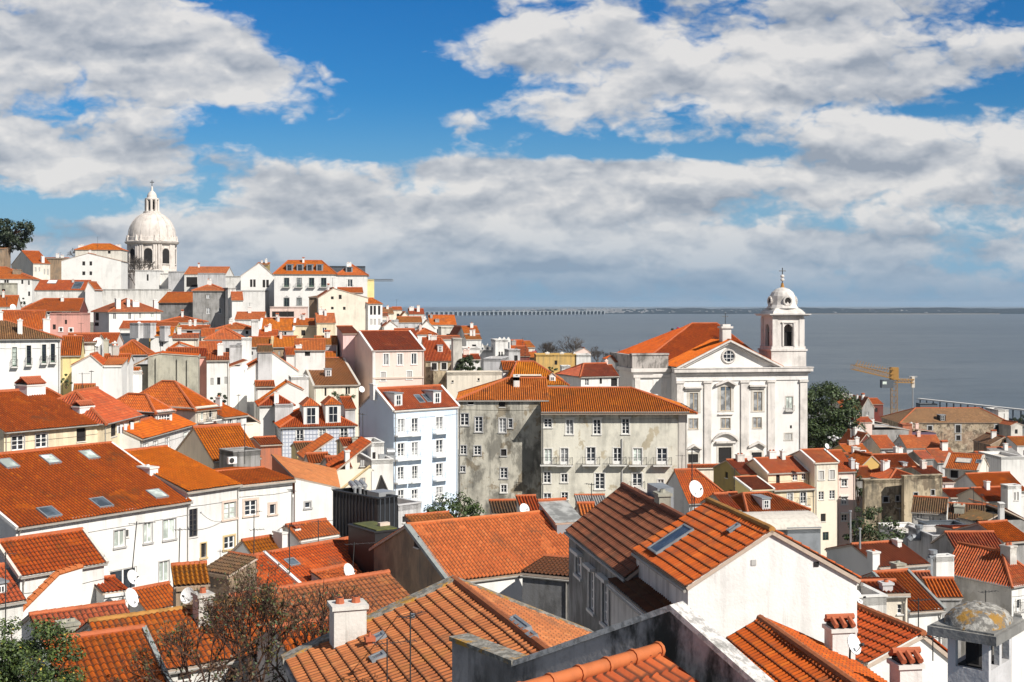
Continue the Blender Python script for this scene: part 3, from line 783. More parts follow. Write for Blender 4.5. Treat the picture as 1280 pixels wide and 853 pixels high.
out_ = t.math('MAXIMUM', t.n('ShaderNodeMapRange', {0: Vv, 1: .27, 2: .55}, interpolation_type='SMOOTHSTEP').outputs[0], t.n('ShaderNodeMapRange', {0: dy, 1: .45, 2: .15}, interpolation_type='SMOOTHSTEP').outputs[0])
cov = t.math('SUBTRACT', cov, t.math('MULTIPLY', out_, .14))
def uvs(off, sx, sy):
    a = t.n('ShaderNodeVectorMath', {0: uvc, 1: (0, off, 0)}, operation='ADD').outputs[0]
    return t.n('ShaderNodeVectorMath', {0: a, 1: (sx, sy, 1)}, operation='MULTIPLY').outputs[0]
wv = t.n('ShaderNodeTexNoise', {'Vector': uvs(0, 30, 46), 'Scale': 1.0, 'Detail': 3}).outputs['Color']
wv = t.n('ShaderNodeVectorMath', {0: t.n('ShaderNodeVectorMath', {0: wv, 1: (.5, .5, .5)}, operation='SUBTRACT').outputs[0], 1: (.9, .9, 0)}, operation='MULTIPLY').outputs[0]
def puff(off, det, sx, sy):
    p = t.n('ShaderNodeVectorMath', {0: uvs(off, sx, sy), 1: wv}, operation='ADD').outputs[0]
    v = t.n('ShaderNodeTexVoronoi', {'Vector': p, 'Scale': 1.0, 'Detail': det, 'Roughness': .55, }, feature='F1', voronoi_dimensions='2D')
    return t.math('SUBTRACT', 1.0, v.outputs['Distance'])
def fbm(off, det):
    n1 = t.noise(uvs(off, 5.5, 13), 1.0, min(det, 5), .5, .3)
    n2 = puff(off, min(det, 3), 12, 26)
    n3 = t.noise(uvs(off, 60, 105), 1.0, det, .62, .2)
    return t.math('ADD', t.math('ADD', t.math('MULTIPLY', n1, .78), t.math('MULTIPLY', n2, .34)), t.math('SUBTRACT', t.math('MULTIPLY', n3, .28), .24))
f0 = fbm(0, 7); f1 = fbm(.011, 2); fs = fbm(0, 2)
dens = t.math('ADD', f0, cov)
al = t.n('ShaderNodeMapRange', {0: dens, 1: .44, 2: .70}, interpolation_type='SMOOTHSTEP').outputs[0]
big0 = t.noise(uvs(0, 7, 22), 1.0, 3, .5, .4); big1 = t.noise(uvs(.016, 7, 22), 1.0, 3, .5, .4)
thick = t.n('ShaderNodeMapRange', {0: t.math('ADD', fs, cov), 1: .58, 2: 1.0}).outputs[0]
lit = t.math('ADD', t.math('MULTIPLY', t.math('SUBTRACT', fs, f1), 1.7), .70)
lit = t.math('ADD', lit, t.math('MULTIPLY', t.math('SUBTRACT', big0, big1), 2.3))
lit = t.math('ADD', lit, t.math('MULTIPLY', t.math('SUBTRACT', f0, fs), .75))
lit = t.math('SUBTRACT', lit, t.math('MULTIPLY', thick, .17))
for b_ in [(160, 60, 190, 34, -.16), (110, 165, 170, 30, -.22), (330, 118, 110, 22, .22), (90, 215, 100, 16, .12), (650, 292, 70, 26, .30), (660, 336, 130, 8, -.55), (1180, 260, 200, 80, -.10), (900, 60, 200, 40, .12), (1000, 120, 220, 14, -.15), (1050, 20, 160, 16, -.2), (600, 60, 70, 22, .2), (840, 210, 140, 12, .15), (330, 215, 120, 10, -.12)]:
    lit = t.math('ADD', lit, blob(*b_))
lit = t.n('ShaderNodeMapRange', {0: lit, 1: .05, 2: .92}).outputs[0]
cr = t.n('ShaderNodeValToRGB', {0: lit})
e = cr.color_ramp.elements
e[0].position = 0; e[0].color = (3.2, 3.6, 4.25, 1); e[1].position = 1; e[1].color = (7.7, 7.55, 7.4, 1)
m_ = e.new(.5); m_.color = (5.3, 5.5, 5.85, 1)
hz = t.n('ShaderNodeMapRange', {0: Vv, 1: .0, 2: .085}, interpolation_type='SMOOTHSTEP').outputs[0]
skyc = t.n('ShaderNodeHueSaturation', {'Color': skyt.outputs[0], 'Saturation': 1.45, 'Value': .78}).outputs[0]
skyc = t.mix(1.0, skyc, (.42, .86, 1.16), 'MULTIPLY')
skyc = t.mix(t.math('MULTIPLY', t.math('SUBTRACT', 1.0, t.n('ShaderNodeMapRange', {0: Vv, 1: .02, 2: .17}, interpolation_type='SMOOTHSTEP').outputs[0]), .85), skyc, (2.6, 4.3, 6.2))
skyc = t.mix(t.math('MULTIPLY', out_, .72), skyc, (1.6, 1.75, 2.0))
cl = t.mix(t.math('MULTIPLY', t.math('SUBTRACT', 1.0, hz), .75), cr.outputs[0], (2.3, 3.5, 4.9))
al2 = t.math('MULTIPLY', al, .96)
col = t.mix(al2, skyc, cl)
low = t.n('ShaderNodeMapRange', {0: Vv, 1: -.002, 2: .03}, interpolation_type='SMOOTHSTEP').outputs[0]
col = t.mix(t.math('MULTIPLY', t.math('SUBTRACT', 1.0, low), .7), col, (2.1, 3.3, 4.7))
t.t.links.new(col, bg.inputs[0]); bg.inputs[1].default_value = .086
# ------------------------------------------------------------------ river and the far shore
def wtr():
    t = NT('river'); p = t.pos((1, 1, 0))
    big = t.noise(t.pos((.0012, .004, 0)), 1, 5, .6); st = t.noise(t.pos((.0035, .0055, 0)), 1, 9, .76)
    c = t.mix(t.ramp(big, .35, .65), (.092, .115, .132), (.125, .147, .162))
    c = t.mix(t.math('MULTIPLY', t.ramp(st, .56, .72), .45), c, (.19, .205, .21))
    md = t.noise(t.pos((.014, .022, 0)), 1, 8, .74)
    c = t.mix(t.math('MULTIPLY', t.ramp(md, .50, .32), .75), c, (.055, .07, .08)); c = t.mix(t.math('MULTIPLY', t.ramp(md, .52, .68), .55), c, (.16, .175, .18))
    n1 = t.noise(t.pos((.10, .32, 0)), 1, 6, .65)
    t.bump(n1, 1.2, .9)
    return t.done(c, .38, **{'Specular IOR Level': .25})
MDEF['river'] = lambda n: wtr()
m = MB(); m.poly([(-40000, 380, 0), (40000, 380, 0), (40000, 45000, 0), (-40000, 45000, 0)], 'river')
tag(m.build('river'), kind='structure')
MDEF['farland'] = lambda n: plain(n, (.018, .036, .052), .9, 0, .5, .004)
MDEF['farhouse'] = lambda n: plain(n, (.27, .28, .30), .9, 0, .6, .01)
MDEF['sandbar'] = lambda n: plain(n, (.30, .26, .22), .9, 0, .2, .01)
rng = random.Random(3)
m = MB(); Yf = 9500.0; NX = 340
prof = []
for i in range(NX+1):
    px = 640+ (i/NX)*1100-60
    x = (px-CX)*Yf/FOC
    k = min(1, max(0, (px-600)/120)); k2 = min(1, max(0, (px-760)/200))
    hgt = 4+8*k+6*k2+ (2.5*math.sin(px*.03)+1.8*math.sin(px*.11)+rng.uniform(-1.5, 1.5))*k
    prof.append((x, max(3, hgt)))
for i in range(NX):
    (x0, h0), (x1, h1) = prof[i], prof[i+1]
    m.poly([(x0, Yf, -1), (x1, Yf, -1), (x1, Yf+300, h1*.7), (x0, Yf+300, h0*.7)], 'farland')
    m.poly([(x0, Yf+300, h0*.7), (x1, Yf+300, h1*.7), (x1, Yf+2500, h1*1.9), (x0, Yf+2500, h0*1.9)], 'farland')
    m.poly([(x0, Yf+2500, h0*1.9), (x1, Yf+2500, h1*1.9), (x1, Yf+6000, 0), (x0, Yf+6000, 0)], 'farland')
tag(m.build('shoreline'), kind='structure')
m = MB()
for i in range(60):
    px = rng.uniform(880, 1240); 
m.box(frame((1500, Yf-60, 0), 0), 700, 2100, 0, 50, -1, 3.5, 'sandbar'); m.box(frame((-900, Yf-60, 0), 0), 150, 420, 0, 40, -1, 3, 'sandbar')
tag(m.build('sandbank'), kind='structure')
m = MB()
for i in range(750):
    px = rng.triangular(585, 1330, 760) if i % 3 else rng.uniform(625, 780)
    Yt = Yf+rng.uniform(150, 3600); x = (px-CX)*Yt/FOC
    k = min(1, max(0, (px-600)/120)); base = (4+9*k)*(.7 if Yt < Yf+300 else .7+1.2*min(1, (Yt-Yf-300)/2200))
    w_, h_ = rng.uniform(8, 26), rng.uniform(3, 8)*(1.7 if rng.random() < .1 else 1)
    m.box(frame((x, Yt, base-4), 0), 0, w_, 0, 12, 0, h_+4, 'farhouse')
tag(m.build('town'), 'pale town buildings strung along the far river shore', 'distant town', kind='stuff')
m = MB(); Yb0, Yb1 = 7800, 9300
MDEF['bridge'] = lambda n: plain(n, (.26, .29, .32), .9, 0, .1, .01)
xa, xb = (505-CX)*Yb0/FOC, (760-CX)*Yb1/FOC
f = Fr((xa, Yb0, 0), V((xb-xa, Yb1-Yb0, 0)).normalized(), V((-(Yb1-Yb0), xb-xa, 0)).normalized()); L = math.hypot(xb-xa, Yb1-Yb0)
m.box(f, 0, L, 0, 26, 23, 25.5, 'bridge'); br = m
E = empty('river_bridge', f.o, 'long low bridge on evenly spaced piers crossing the far river', 'bridge')
m.build('deck', f.o, E)
for i in range(48):
    m = MB(); a = L*i/48; m.box(f, a, a+9, 2, 24, -6, 24, 'bridge'); m.box(f, a-4, a+13, 0, 26, 20, 22.9, 'bridge'); m.build('pier', f.o, E)

# ------------------------------------------------------------------ thin haze over town and river
m = MB(); m.box(frame((0, 0, 0), 0), -41000, 41000, -2000, 46000, -12, 150, 'haze')
def hazem(n):
    hm = bpy.data.materials.new(n); hm.use_nodes = True; nt = hm.node_tree; nt.nodes.clear()
    out = nt.nodes.new('ShaderNodeOutputMaterial'); pv = nt.nodes.new('ShaderNodeVolumePrincipled')
    pv.inputs['Density'].default_value = 1.8e-5; pv.inputs['Color'].default_value = (.62, .80, 1, 1)
    nt.links.new(pv.outputs[0], out.inputs['Volume']); return hm
MDEF['haze'] = hazem
tag(m.build('haze'), kind='stuff')
za, zb, zc, zd, ze, zf, zg, zh = Zm(0,200,4), Zm(300,300,4), Zm(0,380,4), Zm(0,530,4), Zm(280,440,4), Zm(540,380,4), Zm(760,330,4), Zm(960,440,4)
zi, zj, zk, zl, zm, zn, zo, zp = Zm(0,640,4), Zm(200,640,4), Zm(420,600,4), Zm(640,580,4), Zm(560,640,4), Zm(960,640,4), Zm(800,640,4), Zm(560,480,4)
ya, yb, yc, yd, ye, yf, yg, yh = [Zm(a, b, 7.975) for a, b in ((0,300),(120,320),(0,370),(140,370),(260,380),(450,370),(820,560),(1060,540))]
xa, xb, xc, xd, xe, xf, xg, xh = Zm(160,460,7.11), Zm(320,430,7.975), Zm(580,400,7.975), Zm(260,530,7.11), Zm(770,330,5.108), Zm(840,450,7.11), Zm(1040,450,7.975), Zm(1140,480,9.14)
wa, wb, wc, wg, wh = Zm(900,560,7.11), Zm(1140,560,9.14), Zm(1060,640,5.8), Zm(420,560,7.11), Zm(0,700,5.58)
# --- N1 bottom-centre gable, far verge traced, ridge running toward the camera
fr1 = frame(P(570, 727.5, 45), 18)
o = fr1.p(-5.87, -14, -2.2)
k = House('big terracotta tiled roof below the camera with ochre lichen along its back verges', o, 18, 10.85, 14, 11, 'mould', 'near_tile', ov=.1)
k.gv(2.2, 5.87, og=.2); k.ridge = 'near_ridge'; N1 = k
MDEF['near_ridge'] = lambda n: plain(n, (0.352, 0.108, 0.037), .85, 0, .5, 4)
k.sky(zk, [(925, 735)], 1.5, .28, 'zinc'); k.sky(zk, [(985, 795)], .5, .25, 'zinc'); k.chim(PX, 438, 750, 803, 41, 'stain', .9); k.chim(PX, 463, 795, 808, 7, 'terracotta', .2); k.sky(zj, [(1095, 740), (1095, 640)], .5, .5, 'skyglass')
def n1x(s, wm):
    # lichen covered mortar verge along the far gable
    for a, b in ((s.fr.p(-.2, 14.12, -.05), s.fr.p(5.87, 14.12, 2.26)), (s.fr.p(5.87, 14.12, 2.26), s.fr.p(11.05, 14.12, -.05))):
        d = (b-a).normalized(); w = s.fr.v*.28; u = V((0, 0, .1))
        wm.hexa([a-w-u, b-w-u, b+w-u, a+w-u, a-w+u, b-w+u, b+w+u, a+w+u], 'mortar_y')
k.extra.append(n1x)
# --- N2 raked gable parapet with the barrel ridged roof before it
fr2 = frame(P(838, 760, 24), -42)
A0 = fr2.p(-3.9, 0, 0)
k = House('nearest mould stained raked parapet gable with white coping and a barrel tiled ridge', fr2.p(-4.1, 0, -4.5), -42, 8.6, .38, 9, 'mould', 'near_red', ov=0, cornice=False)
k.tops = dict(f=0, r=0, l=0, b=0); N2 = k
def n2x(s, wm):
    q = lambda u, v, z: fr2.p(u, v, z)
    t = .38
    prof = [(-4.0, -1.80), (0, 0), (4.4, -2.54)]
    for vv, rev in ((0, 0), (t, 1)):
        pts = [q(prof[0][0], vv, -4.5), q(prof[2][0], vv, -4.5), q(prof[2][0], vv, prof[2][1]), q(0, vv, 0), q(prof[0][0], vv, prof[0][1])]
        wm.poly(pts if not rev else pts[::-1], 'mould')
    for (a, za_), (b, zb_) in zip(prof, prof[1:]):
        wm.hexa([q(a, -.03, za_-.06), q(b, -.03, zb_-.06), q(b, t+.03, zb_-.06), q(a, t+.03, za_-.06), q(a, -.03, za_+.06), q(b, -.03, zb_+.06), q(b, t+.03, zb_+.06), q(a, t+.03, za_+.06)], 'coping')
    # lower return wall with lichen top on the left
    c = fr2.p(-4.0, 0, 0); f = Fr((c.x, c.y, CZ-7.5), V((-.58, .81, 0)), V((.81, .58, 0)))
    wm.box(f, 0, 2.3, 0, .42, -9, 0, 'mould'); wm.box(f, -.05, 2.35, -.05, .47, .002, .10, 'mortar_y')
    # barrel tiled ridge roof inside the angle of the walls
    f3 = frame((0, 0, 0), 44.5); e = P(824, 812, 23.7); g = P(686, 853, (CZ-e.z)*FOC/(853-HY)); d = (g-e).normalized(); g = e+d*7
    for i in range(10):
        a, b = e+d*(i*.72), e+d*(i*.72+.75); s.rt.tube(a, b, .125, 'big_ridge', 10, .13); s.rt.tube(a, a+d*.07, .155, 'big_ridge', 10)
    n = f3.v
    for sg in (1, -1):
        dn = V((-n.x*-sg*1.0, -n.y*-sg*1.0, 0))
        L = 3.4 if sg == -1 else .25
        tile_face(s.rt, [e+V((0, 0, -.08)), g+V((0, 0, -.08)), g+dn*L+V((0, 0, -.08-L*.42)), e+dn*L+V((0, 0, -.08-L*.42))], 'near_red', 2)
def coping(n):
    t = NT(n); p = t.pos(); a = t.noise(p, 6, 8, .72); b = t.noise(p, 1.6, 6, .65)
    c = t.mix(t.math('MULTIPLY', t.ramp(a, .44, .60), .8), (.66, .63, .60), (.26, .25, .235)); c = t.mix(t.math('MULTIPLY', t.ramp(b, .55, .68), .7), c, (.13, .125, .11))
    t.bump(a, .03, .8); return t.done(c, .95)
MDEF['coping'] = coping
MDEF['big_ridge'] = lambda n: plain(n, (0.484, 0.132, 0.037), .75, 0, .35, 3)
k.rt = MB(); k.extra.append(n2x); k.post = lambda s: shade_auto(s.rt.build('roof', s.org, s.E))
# --- N4 bottom right roof
fr4 = frame(P(951, 775, 46.9), 8.9)
k = House('rust tiled gable roof running toward the camera below the blank white gable', fr4.p(-2.6, -13, -1.35), 8.9, 5.6, 13, 8, 'white2', 'near_red', ov=.1, ridge='near_ridge'); N4 = k
k.gv(1.35, 2.6, og=.05)
k.chim(zo, 1020, 560, 735, 120, 'tilecap', .75); k.chim(zn, 716, 745, 880, 118, 'tilecap', .75)
# --- N5 blank white gable
k = H('tall blank white gable under a rust tiled roof with a dark roof window', zo, (240, 365), (1085, 345), 48, yaw=10.2, d=7.1, h=9, roof='gv', ap=(655, 90), wall='gablewhite', tilem='near_red', ov=.12, ridge='ridge_y', cornice=False); N5 = k
k.sky(zl, [(800, 388)], 1.25, 1.9, 'skyglass'); k.sky(zl, [(1115, 332)], .35, .55, 'zinc')
k.win('f', zo, [(555, 240, 580, 268)], 'd', ns=1, gl='shutter').win('f', zo, [(868, 250, 893, 274)], 'd', ns=1)
# lean-to roof in its shade
o = fr_ = None
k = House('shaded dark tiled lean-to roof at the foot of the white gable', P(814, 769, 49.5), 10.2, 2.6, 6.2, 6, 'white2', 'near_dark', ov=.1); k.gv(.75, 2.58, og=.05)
# --- N6 brown-red roof with dormer hoods over the alley
o6 = P(785, 720, 54.6)
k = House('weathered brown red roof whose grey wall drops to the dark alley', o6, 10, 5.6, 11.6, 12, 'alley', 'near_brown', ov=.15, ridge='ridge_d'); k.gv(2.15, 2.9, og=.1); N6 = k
k.win('l', zm, [(640, 225, 668, 320), (706, 300, 732, 495), (772, 355, 803, 565), (850, 430, 884, 575)], 'w', sur='trim', hood=1)
def n6x(s, wm):
    f = s.fr; wm.box(f, 3.2, 4.0, 6.4, 8.2, 1.2, 2.75, 'zinc'); wm.box(f, 3.3, 3.6, 8.0, 11, 1.5, 2.2, 'mortar')
k.extra.append(n6x)
k.chim(zl, 765, 140, 200, 60, 'conc', .8)
# --- N7 orange roof, brown gable
A7 = P(562.5, 726, 80)
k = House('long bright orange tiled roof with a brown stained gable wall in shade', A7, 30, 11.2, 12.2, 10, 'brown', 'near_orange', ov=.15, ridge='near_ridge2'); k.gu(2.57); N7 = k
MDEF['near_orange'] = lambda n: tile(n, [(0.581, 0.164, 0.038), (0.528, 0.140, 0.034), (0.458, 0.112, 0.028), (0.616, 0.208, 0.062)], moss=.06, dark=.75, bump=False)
MDEF['near_ridge2'] = lambda n: plain(n, (0.493, 0.144, 0.043), .8, 0, .4, 3)
verge(k, 'mortar_g', .2)
k.win('l', zk, [(393, 278, 416, 338), (250, 450, 274, 545)], 'd'); k.win('f', zk, [(786, 550, 880, 620)], 'w', sur='trim')
def n7x(s, wm):
    o, d, L = s.face('f'); wm.box(Fr(o, d, -norm_out(d)), 0.02, L, -.05, -.004, -6, -.35, 'white')
    o, d, L = s.face('l'); wm.box(Fr(o, d, -norm_out(d)), 4.5, 7.6, -1.1, -.004, -7, -4.6, 'blackclad')
k.extra.append(n7x)
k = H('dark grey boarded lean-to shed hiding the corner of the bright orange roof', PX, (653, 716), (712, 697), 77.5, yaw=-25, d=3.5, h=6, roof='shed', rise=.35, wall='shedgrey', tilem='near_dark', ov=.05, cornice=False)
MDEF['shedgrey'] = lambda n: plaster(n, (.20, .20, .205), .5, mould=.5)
# --- N9 red roofs behind the bare tree
k = House('deep orange tiled roof with a small roof window behind the bare tree', V((-16.4, 84.2, 50.6)), 48.7, 13.2, 9, 9, 'white2', 'near_red2', ov=.2); k.gu(1.9); N9 = k
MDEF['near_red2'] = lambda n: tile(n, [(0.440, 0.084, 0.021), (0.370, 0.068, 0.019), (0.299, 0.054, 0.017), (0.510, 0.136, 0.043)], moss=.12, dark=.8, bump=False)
k.sky(zj, [(658, 258)], .9, .9, 'skyglass')
def n9x(s, wm):
    a, b = s.fr.p(3.6, -.2, 0), s.fr.p(3.6, 4.5, 1.98); d = (b-a).normalized(); w = s.fr.u*.13; u = V((0, 0, .14))
    wm.hexa([a-w, a+w, b+w, b-w, a-w+u, a+w+u, b+w+u, b-w+u], 'white')
k.extra.append(n9x)
k = H('low terracotta lean-to roof with a white gutter between bare tree and brown gable', zj, (900, 400), (1075, 330), 86, yaw=48, d=3, h=5, roof='shed', rise=.9, wall='lgrey', tilem='near_red2', ov=.1)
k = H('small mauve tiled shed roof tucked behind the cream chimney', zj, (1040, 490), (1180, 455), 66, yaw=42, d=1.6, h=5, roof='gu', rise=.5, wall='paleold', tilem='near_brown', ov=.1); k.chim(PX, 447, 735, 762, 20, 'conc', .6)
# orange roofs low behind the bare tree
k = House('faded terracotta roof seen through the branches of the bare tree', P(330, 800, 60), 38, 9, 7, 7, 'white2', 'near_tile', ov=.2); k.gu(1.4)
k = House('rust tiled low roof under the bare tree beside the cream chimney', P(372, 835, 52), 30, 5, 5, 7, 'white2', 'near_red', ov=.2); k.gu(1.1)
k = H('small ochre tiled roof wedged between white facade and deep orange roof', zj, (470, 222), (605, 175), 98, yaw=45, d=3, h=6, roof='gu', rise=1, wall='white', tilem='ochre_tile', ov=.1)
k.chim(zj, 640, 85, 190, 70, 'white', 1.2); k.chim(zj, 688, 70, 178, 26, 'tilecap', .8)
k = H('narrow orange roof strip climbing behind the deep orange roof', zj, (700, 140), (890, 150), 99, yaw=46, d=3.4, h=6, roof='gu', rise=.9, wall='white', tilem='orange', ov=.1)
# --- N10 bottom-left roofs
k = House('rust ribbed roof over a white wall left of the bare tree trunk', V((-16.9, 54.5, 54.2)), 34, 8.6, 7.2, 8, 'white2', 'near_red', ov=.2, ridge='ridge_y'); k.gu(1.55); NA = k
k.win('f', zi, [(890, 760, 955, 835), (1140, 780, 1180, 850)], 'd')
k.chim(PX, 172, 803, 853, 54, 'creamold', 1.0); k.chim(zi, 1030, 385, 580, 75, 'oldwhite', .8)
k = House('ribbed rust roof beside the citrus bush with a dark verge', V((-16.55, 47.5, 55.0)), 32, 3.9, 8, 8, 'paleold', 'near_red', ov=.15); k.gu(1.6); NB = k
verge(k, 'mortar_g', .1)
k = House('low terracotta roof strip under the white sloping garden wall', P(52, 800, 62), 34, 4.5, 4, 7, 'white2', 'near_red', ov=.1); k.gu(.8)
k.chim(zi, 352, 545, 640, 85, 'concrete', 1.0)
k = H('dark open skylight shed against the white house behind the ribbed roofs', zj, (215, 290), (345, 335), 84, yaw=-35, d=2.4, h=4, roof='shed', rise=.7, wall='brown', tilem='moss_tile', ov=.1)
k = H('low red tiled lean-to at the foot of the white house', zi, (735, 490), (915, 460), 83, yaw=50, d=3.5, h=5, roof='gu', rise=1.0, wall='white', tilem='near_red2', ov=.15)
k.chim(zi, 1000, 390, 480, 90, 'oldwhite', .9)
k = H('small rusty corrugated canopy roof above the chimney of the ribbed roof', zi, (880, 370), (1040, 385), 72, yaw=20, d=1.8, h=5, roof='shed', rise=.8, wall='brown', tilem='ochre_tile', ov=.1)
k = H('white outhouse wall with a tiled edge below the arched window', zi, (520, 405), (640, 440), 82, yaw=35, d=3, h=6, roof='shed', rise=.3, wall='white', tilem='near_red2', ov=.1)
k.win('f', zi, [(565, 500, 622, 525)], 'd')
# --- S1 small ribbed roof and the sloping tiled garden wall
k = H('small white house with a ribbed orange roof in front of the long white house', zd, (100, 755), (520, 685), 79.5, d=None, rr=(405, 530), h=8, wall='white', tilem='near_red', ov=.2); S1 = k
verge(k, 'mortar', .1)
k = H('leftmost rust tiled roof with a dark dormer at the frame edge', PX, (-28, 758), (29, 750), 76, yaw=45, d=6, h=6, roof='gu', rise=1.6, wall='white2', tilem='near_red', ov=.2)
k.dorm(zi, 5, 350, 415, 60, 'flat', 'grey')
o, d, L = S1.face('f'); n = norm_out(d)
def pt(x, y, off): return on_plane(*wh((x, y)), o+n*off, n)
E = empty('garden_wall', pt(330, 480, .9), 'white garden wall whose terracotta tile coping climbs steeply to the small house', 'wall')
m = MB(); c = MB(); tops = [(95, 430), (180, 330), (410, 100), (575, 50)]
for x0, x1 in zip(tops, tops[1:]):
    for off0, off1 in ((.6, 1.0),):
        a, b = pt(*x0, off1), pt(*x1, off1); a2, b2 = a-n*.4, b-n*.4; z0 = V((0, 0, -9))
        m.hexa([a+z0, b+z0, b2+z0, a2+z0, a, b, b2, a2], 'white')
    N_ = max(1, round((b-a).length/.45))
    for i in range(N_):
        p, q = a+(b-a)*i/N_, a+(b-a)*(i+1.12)/N_
        c.tube(p+V((0, 0, .06))-n*.08, q+V((0, 0, .02))-n*.08, .17, 'near_coping', 8, .14); c.tube(p+V((0, 0, .06))-n*.32, q+V((0, 0, .02))-n*.32, .17, 'near_coping', 8, .14)
MDEF['near_coping'] = lambda n: plain(n, (0.484, 0.140, 0.037), .8, 0, .4, 4)
m.build('masonry', E.location, E); c.build('coping', E.location, E)
# --- L1..L4 the white row on the left
k = H('long white house with a large red roof set with six roof windows', zd, (80, 512), (945, 380), 88.4, d=None, rr=(550, 97), h=11, wall='white', tilem='red', ov=.3, det=1); L1 = k
verge(k, 'white', .1)
k.sky(zd, [(40, 203), (250, 182), (445, 160)], 1.15, 1.5, 'paleglass'); k.sky(zd, [(245, 447), (505, 399)], 1.25, 1.5, 'skyglass'); k.sky(zd, [(785, 355)], 1.25, 1.4, 'paleglass')
k.chim(zd, 770, 208, 262, 50, 'white', 1.6)
k.win('f', zd, [(570, 530, 625, 615), (718, 494, 760, 594), (815, 475, 878, 577), (795, 687, 845, 790)], 'p', sur='trimgrey', sw=.07, gl='paleglass').win('f', zd, [(548, 725, 684, 835)], 'w', nb=0, fw=.09)
k.win('f', zd, [(630, 530, 643, 565)], 'd')
k = H('white house with bright orange roof joining the big red roof', zd, (930, 335), (1195, 297), 100.3, d=None, rr=(830, 115), h=11, wall='white', tilem='bright', ov=.3, det=1); L2 = k
k.win('f', zd, [(946, 425, 988, 565)], 'w', fm='bframe').win('f', zd, [(1118, 392, 1180, 475)], 'w', sur='trimpink', sw=.2, fm='shutter', gl='paleglass').win('f', zd, [(1120, 562, 1172, 625)], 'w', sur='trimochre').win('f', zd, [(1004, 597, 1030, 668)], 'd', sur='trimochre', sw=.1)
k = H('white facade with pale stone window frames under a short orange roof', xd, (220, 545), (750, 490), 106, d=None, rr=(490, 390), h=11, wall='white', tilem='bright', ov=.35, det=1); L3 = k
k.win('f', xd, [(140, 695, 245, 838)], 'w', sur='trimpink', sw=.2, fm='tanframe', gl='paleglass').win('f', xd, [(325, 680, 432, 814)], 'w', sur='trimpink', sw=.2).win('f', xd, [(548, 715, 598, 803)], 'p', sur='trimpink', sw=.2).win('f', xd, [(270, 1045, 345, 1165)], 'w', sur='trimochre')
k = H('blank white wall below a smooth salmon roof that falls to the right', xd, (760, 480), (1185, 578), 111, yaw=38, d=9, h=11, roof='slope', wall='white', tilem='salmon_tile', ov=.15, det=0); L4 = k
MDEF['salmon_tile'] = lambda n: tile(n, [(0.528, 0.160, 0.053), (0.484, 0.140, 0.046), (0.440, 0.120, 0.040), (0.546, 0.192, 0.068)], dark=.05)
L4.faces = [[P(368.3, 597, 110.8), P(425.5, 609.8, 116.3), P(420.3, 586.3, 124), P(339, 567.5, 119)]]
def l4x(s, wm):
    q = s.faces[0]
    for i, mt in ((0, 'white'), (1, 'pale'), (2, 'salmon'), (3, 'salmon')):
        a, b = V(q[i]), V(q[(i+1) % 4]); c = sum((V(p) for p in q), V((0, 0, 0)))/4
        a, b = a+(c-a)*.02-V((0, 0, .08)), b+(c-b)*.02-V((0, 0, .08)); d_ = V((0, 0, -9)); wm.poly([a+d_, b+d_, b, a], mt)
L4.extra.append(l4x)
k.win('f', xd, [(862, 697, 910, 747)], 'p', sur='trimgrey')
# --- the big beige block
B1 = H('large beige block with iron balconies under a long ribbed orange roof', zp, (468, 130), (1196, 132), 160, yaw=0.5, d=13, h=16, roof='gu', rl=None, rr=None, ry=None, rise=3.4, wall='beige', tilem='bright', ov=1.1, det=1)
B1.faces = []; B1.caps = []; B1.gables = []
# the ridge traced: right hip only
B1.gu(2.3, 6.5, 0, 6.4)
B1.win('f', zp, [(480, 174, 519, 218)], 'w', sur='trim', sw=.1).win('f', zp, [(590, 178, 626, 252), (727, 178, 763, 252), (870, 175, 906, 250)], 'w', sur='trim', sw=.12, hood=1)
B1.win('f', zp, [(482, 325, 519, 402), (563, 322, 601, 404), (692, 317, 737, 402), (827, 320, 868, 402), (925, 322, 970, 404), (1045, 322, 1095, 404)], 'b', sur='trim', sw=.12, dep=.85, ex=.55)
B1.win('f', zp, [(478, 440, 513, 495), (566, 450, 597, 492), (735, 447, 783, 527), (1050, 478, 1078, 512)], 'w', sur='trim', sw=.12).win('f', zp, [(922, 447, 970, 525)], 'b', sur='trim', dep=.7)
B1.win('f', zp, [(478, 547, 515, 590), (567, 542, 600, 577)], 'w', sur='trim', sw=.1)
B1.chim(zf, 503, 432, 505, 46, 'plain', 1.2)
def b1x(s, wm):
    for px in (883, ): pass
    f = s.fr
    wm.box(f, s.w-1.1, s.w-.02, -.07, -.004, -17, -.32, 'stone')
    wm.tube(f.p(10.05, -.1, -.4-3.2), f.p(10.05, -.1, -15), .07, 'trimgrey', 6)
B1.extra.append(b1x)
B2 = H('stained dark beige old facade joining the big beige block under a wide pale orange roof', zp, (52, 78), (500, 74), 162.2, yaw=1, d=13, h=17, roof='gu', rl=(298, -28), wall='beigeold', tilem='pale_tile', ov=.3, det=1)
B2.win('f', zp, [(62, 148, 103, 208), (135, 165, 172, 240), (255, 172, 290, 243), (302, 175, 322, 220), (62, 308, 92, 352), (130, 310, 165, 355), (262, 420, 297, 472), (60, 412, 86, 440)], 'w', sur='trimgrey', sw=.1).win('f', zp, [(265, 327, 292, 360)], 'd', sur='trimgrey', sw=.08).win('f', zp, [(265, 505, 293, 543)], 'w', sur='trim')
B2.win('f', zp, [(100, 80, 128, 104), (255, 86, 285, 116)], 'd')
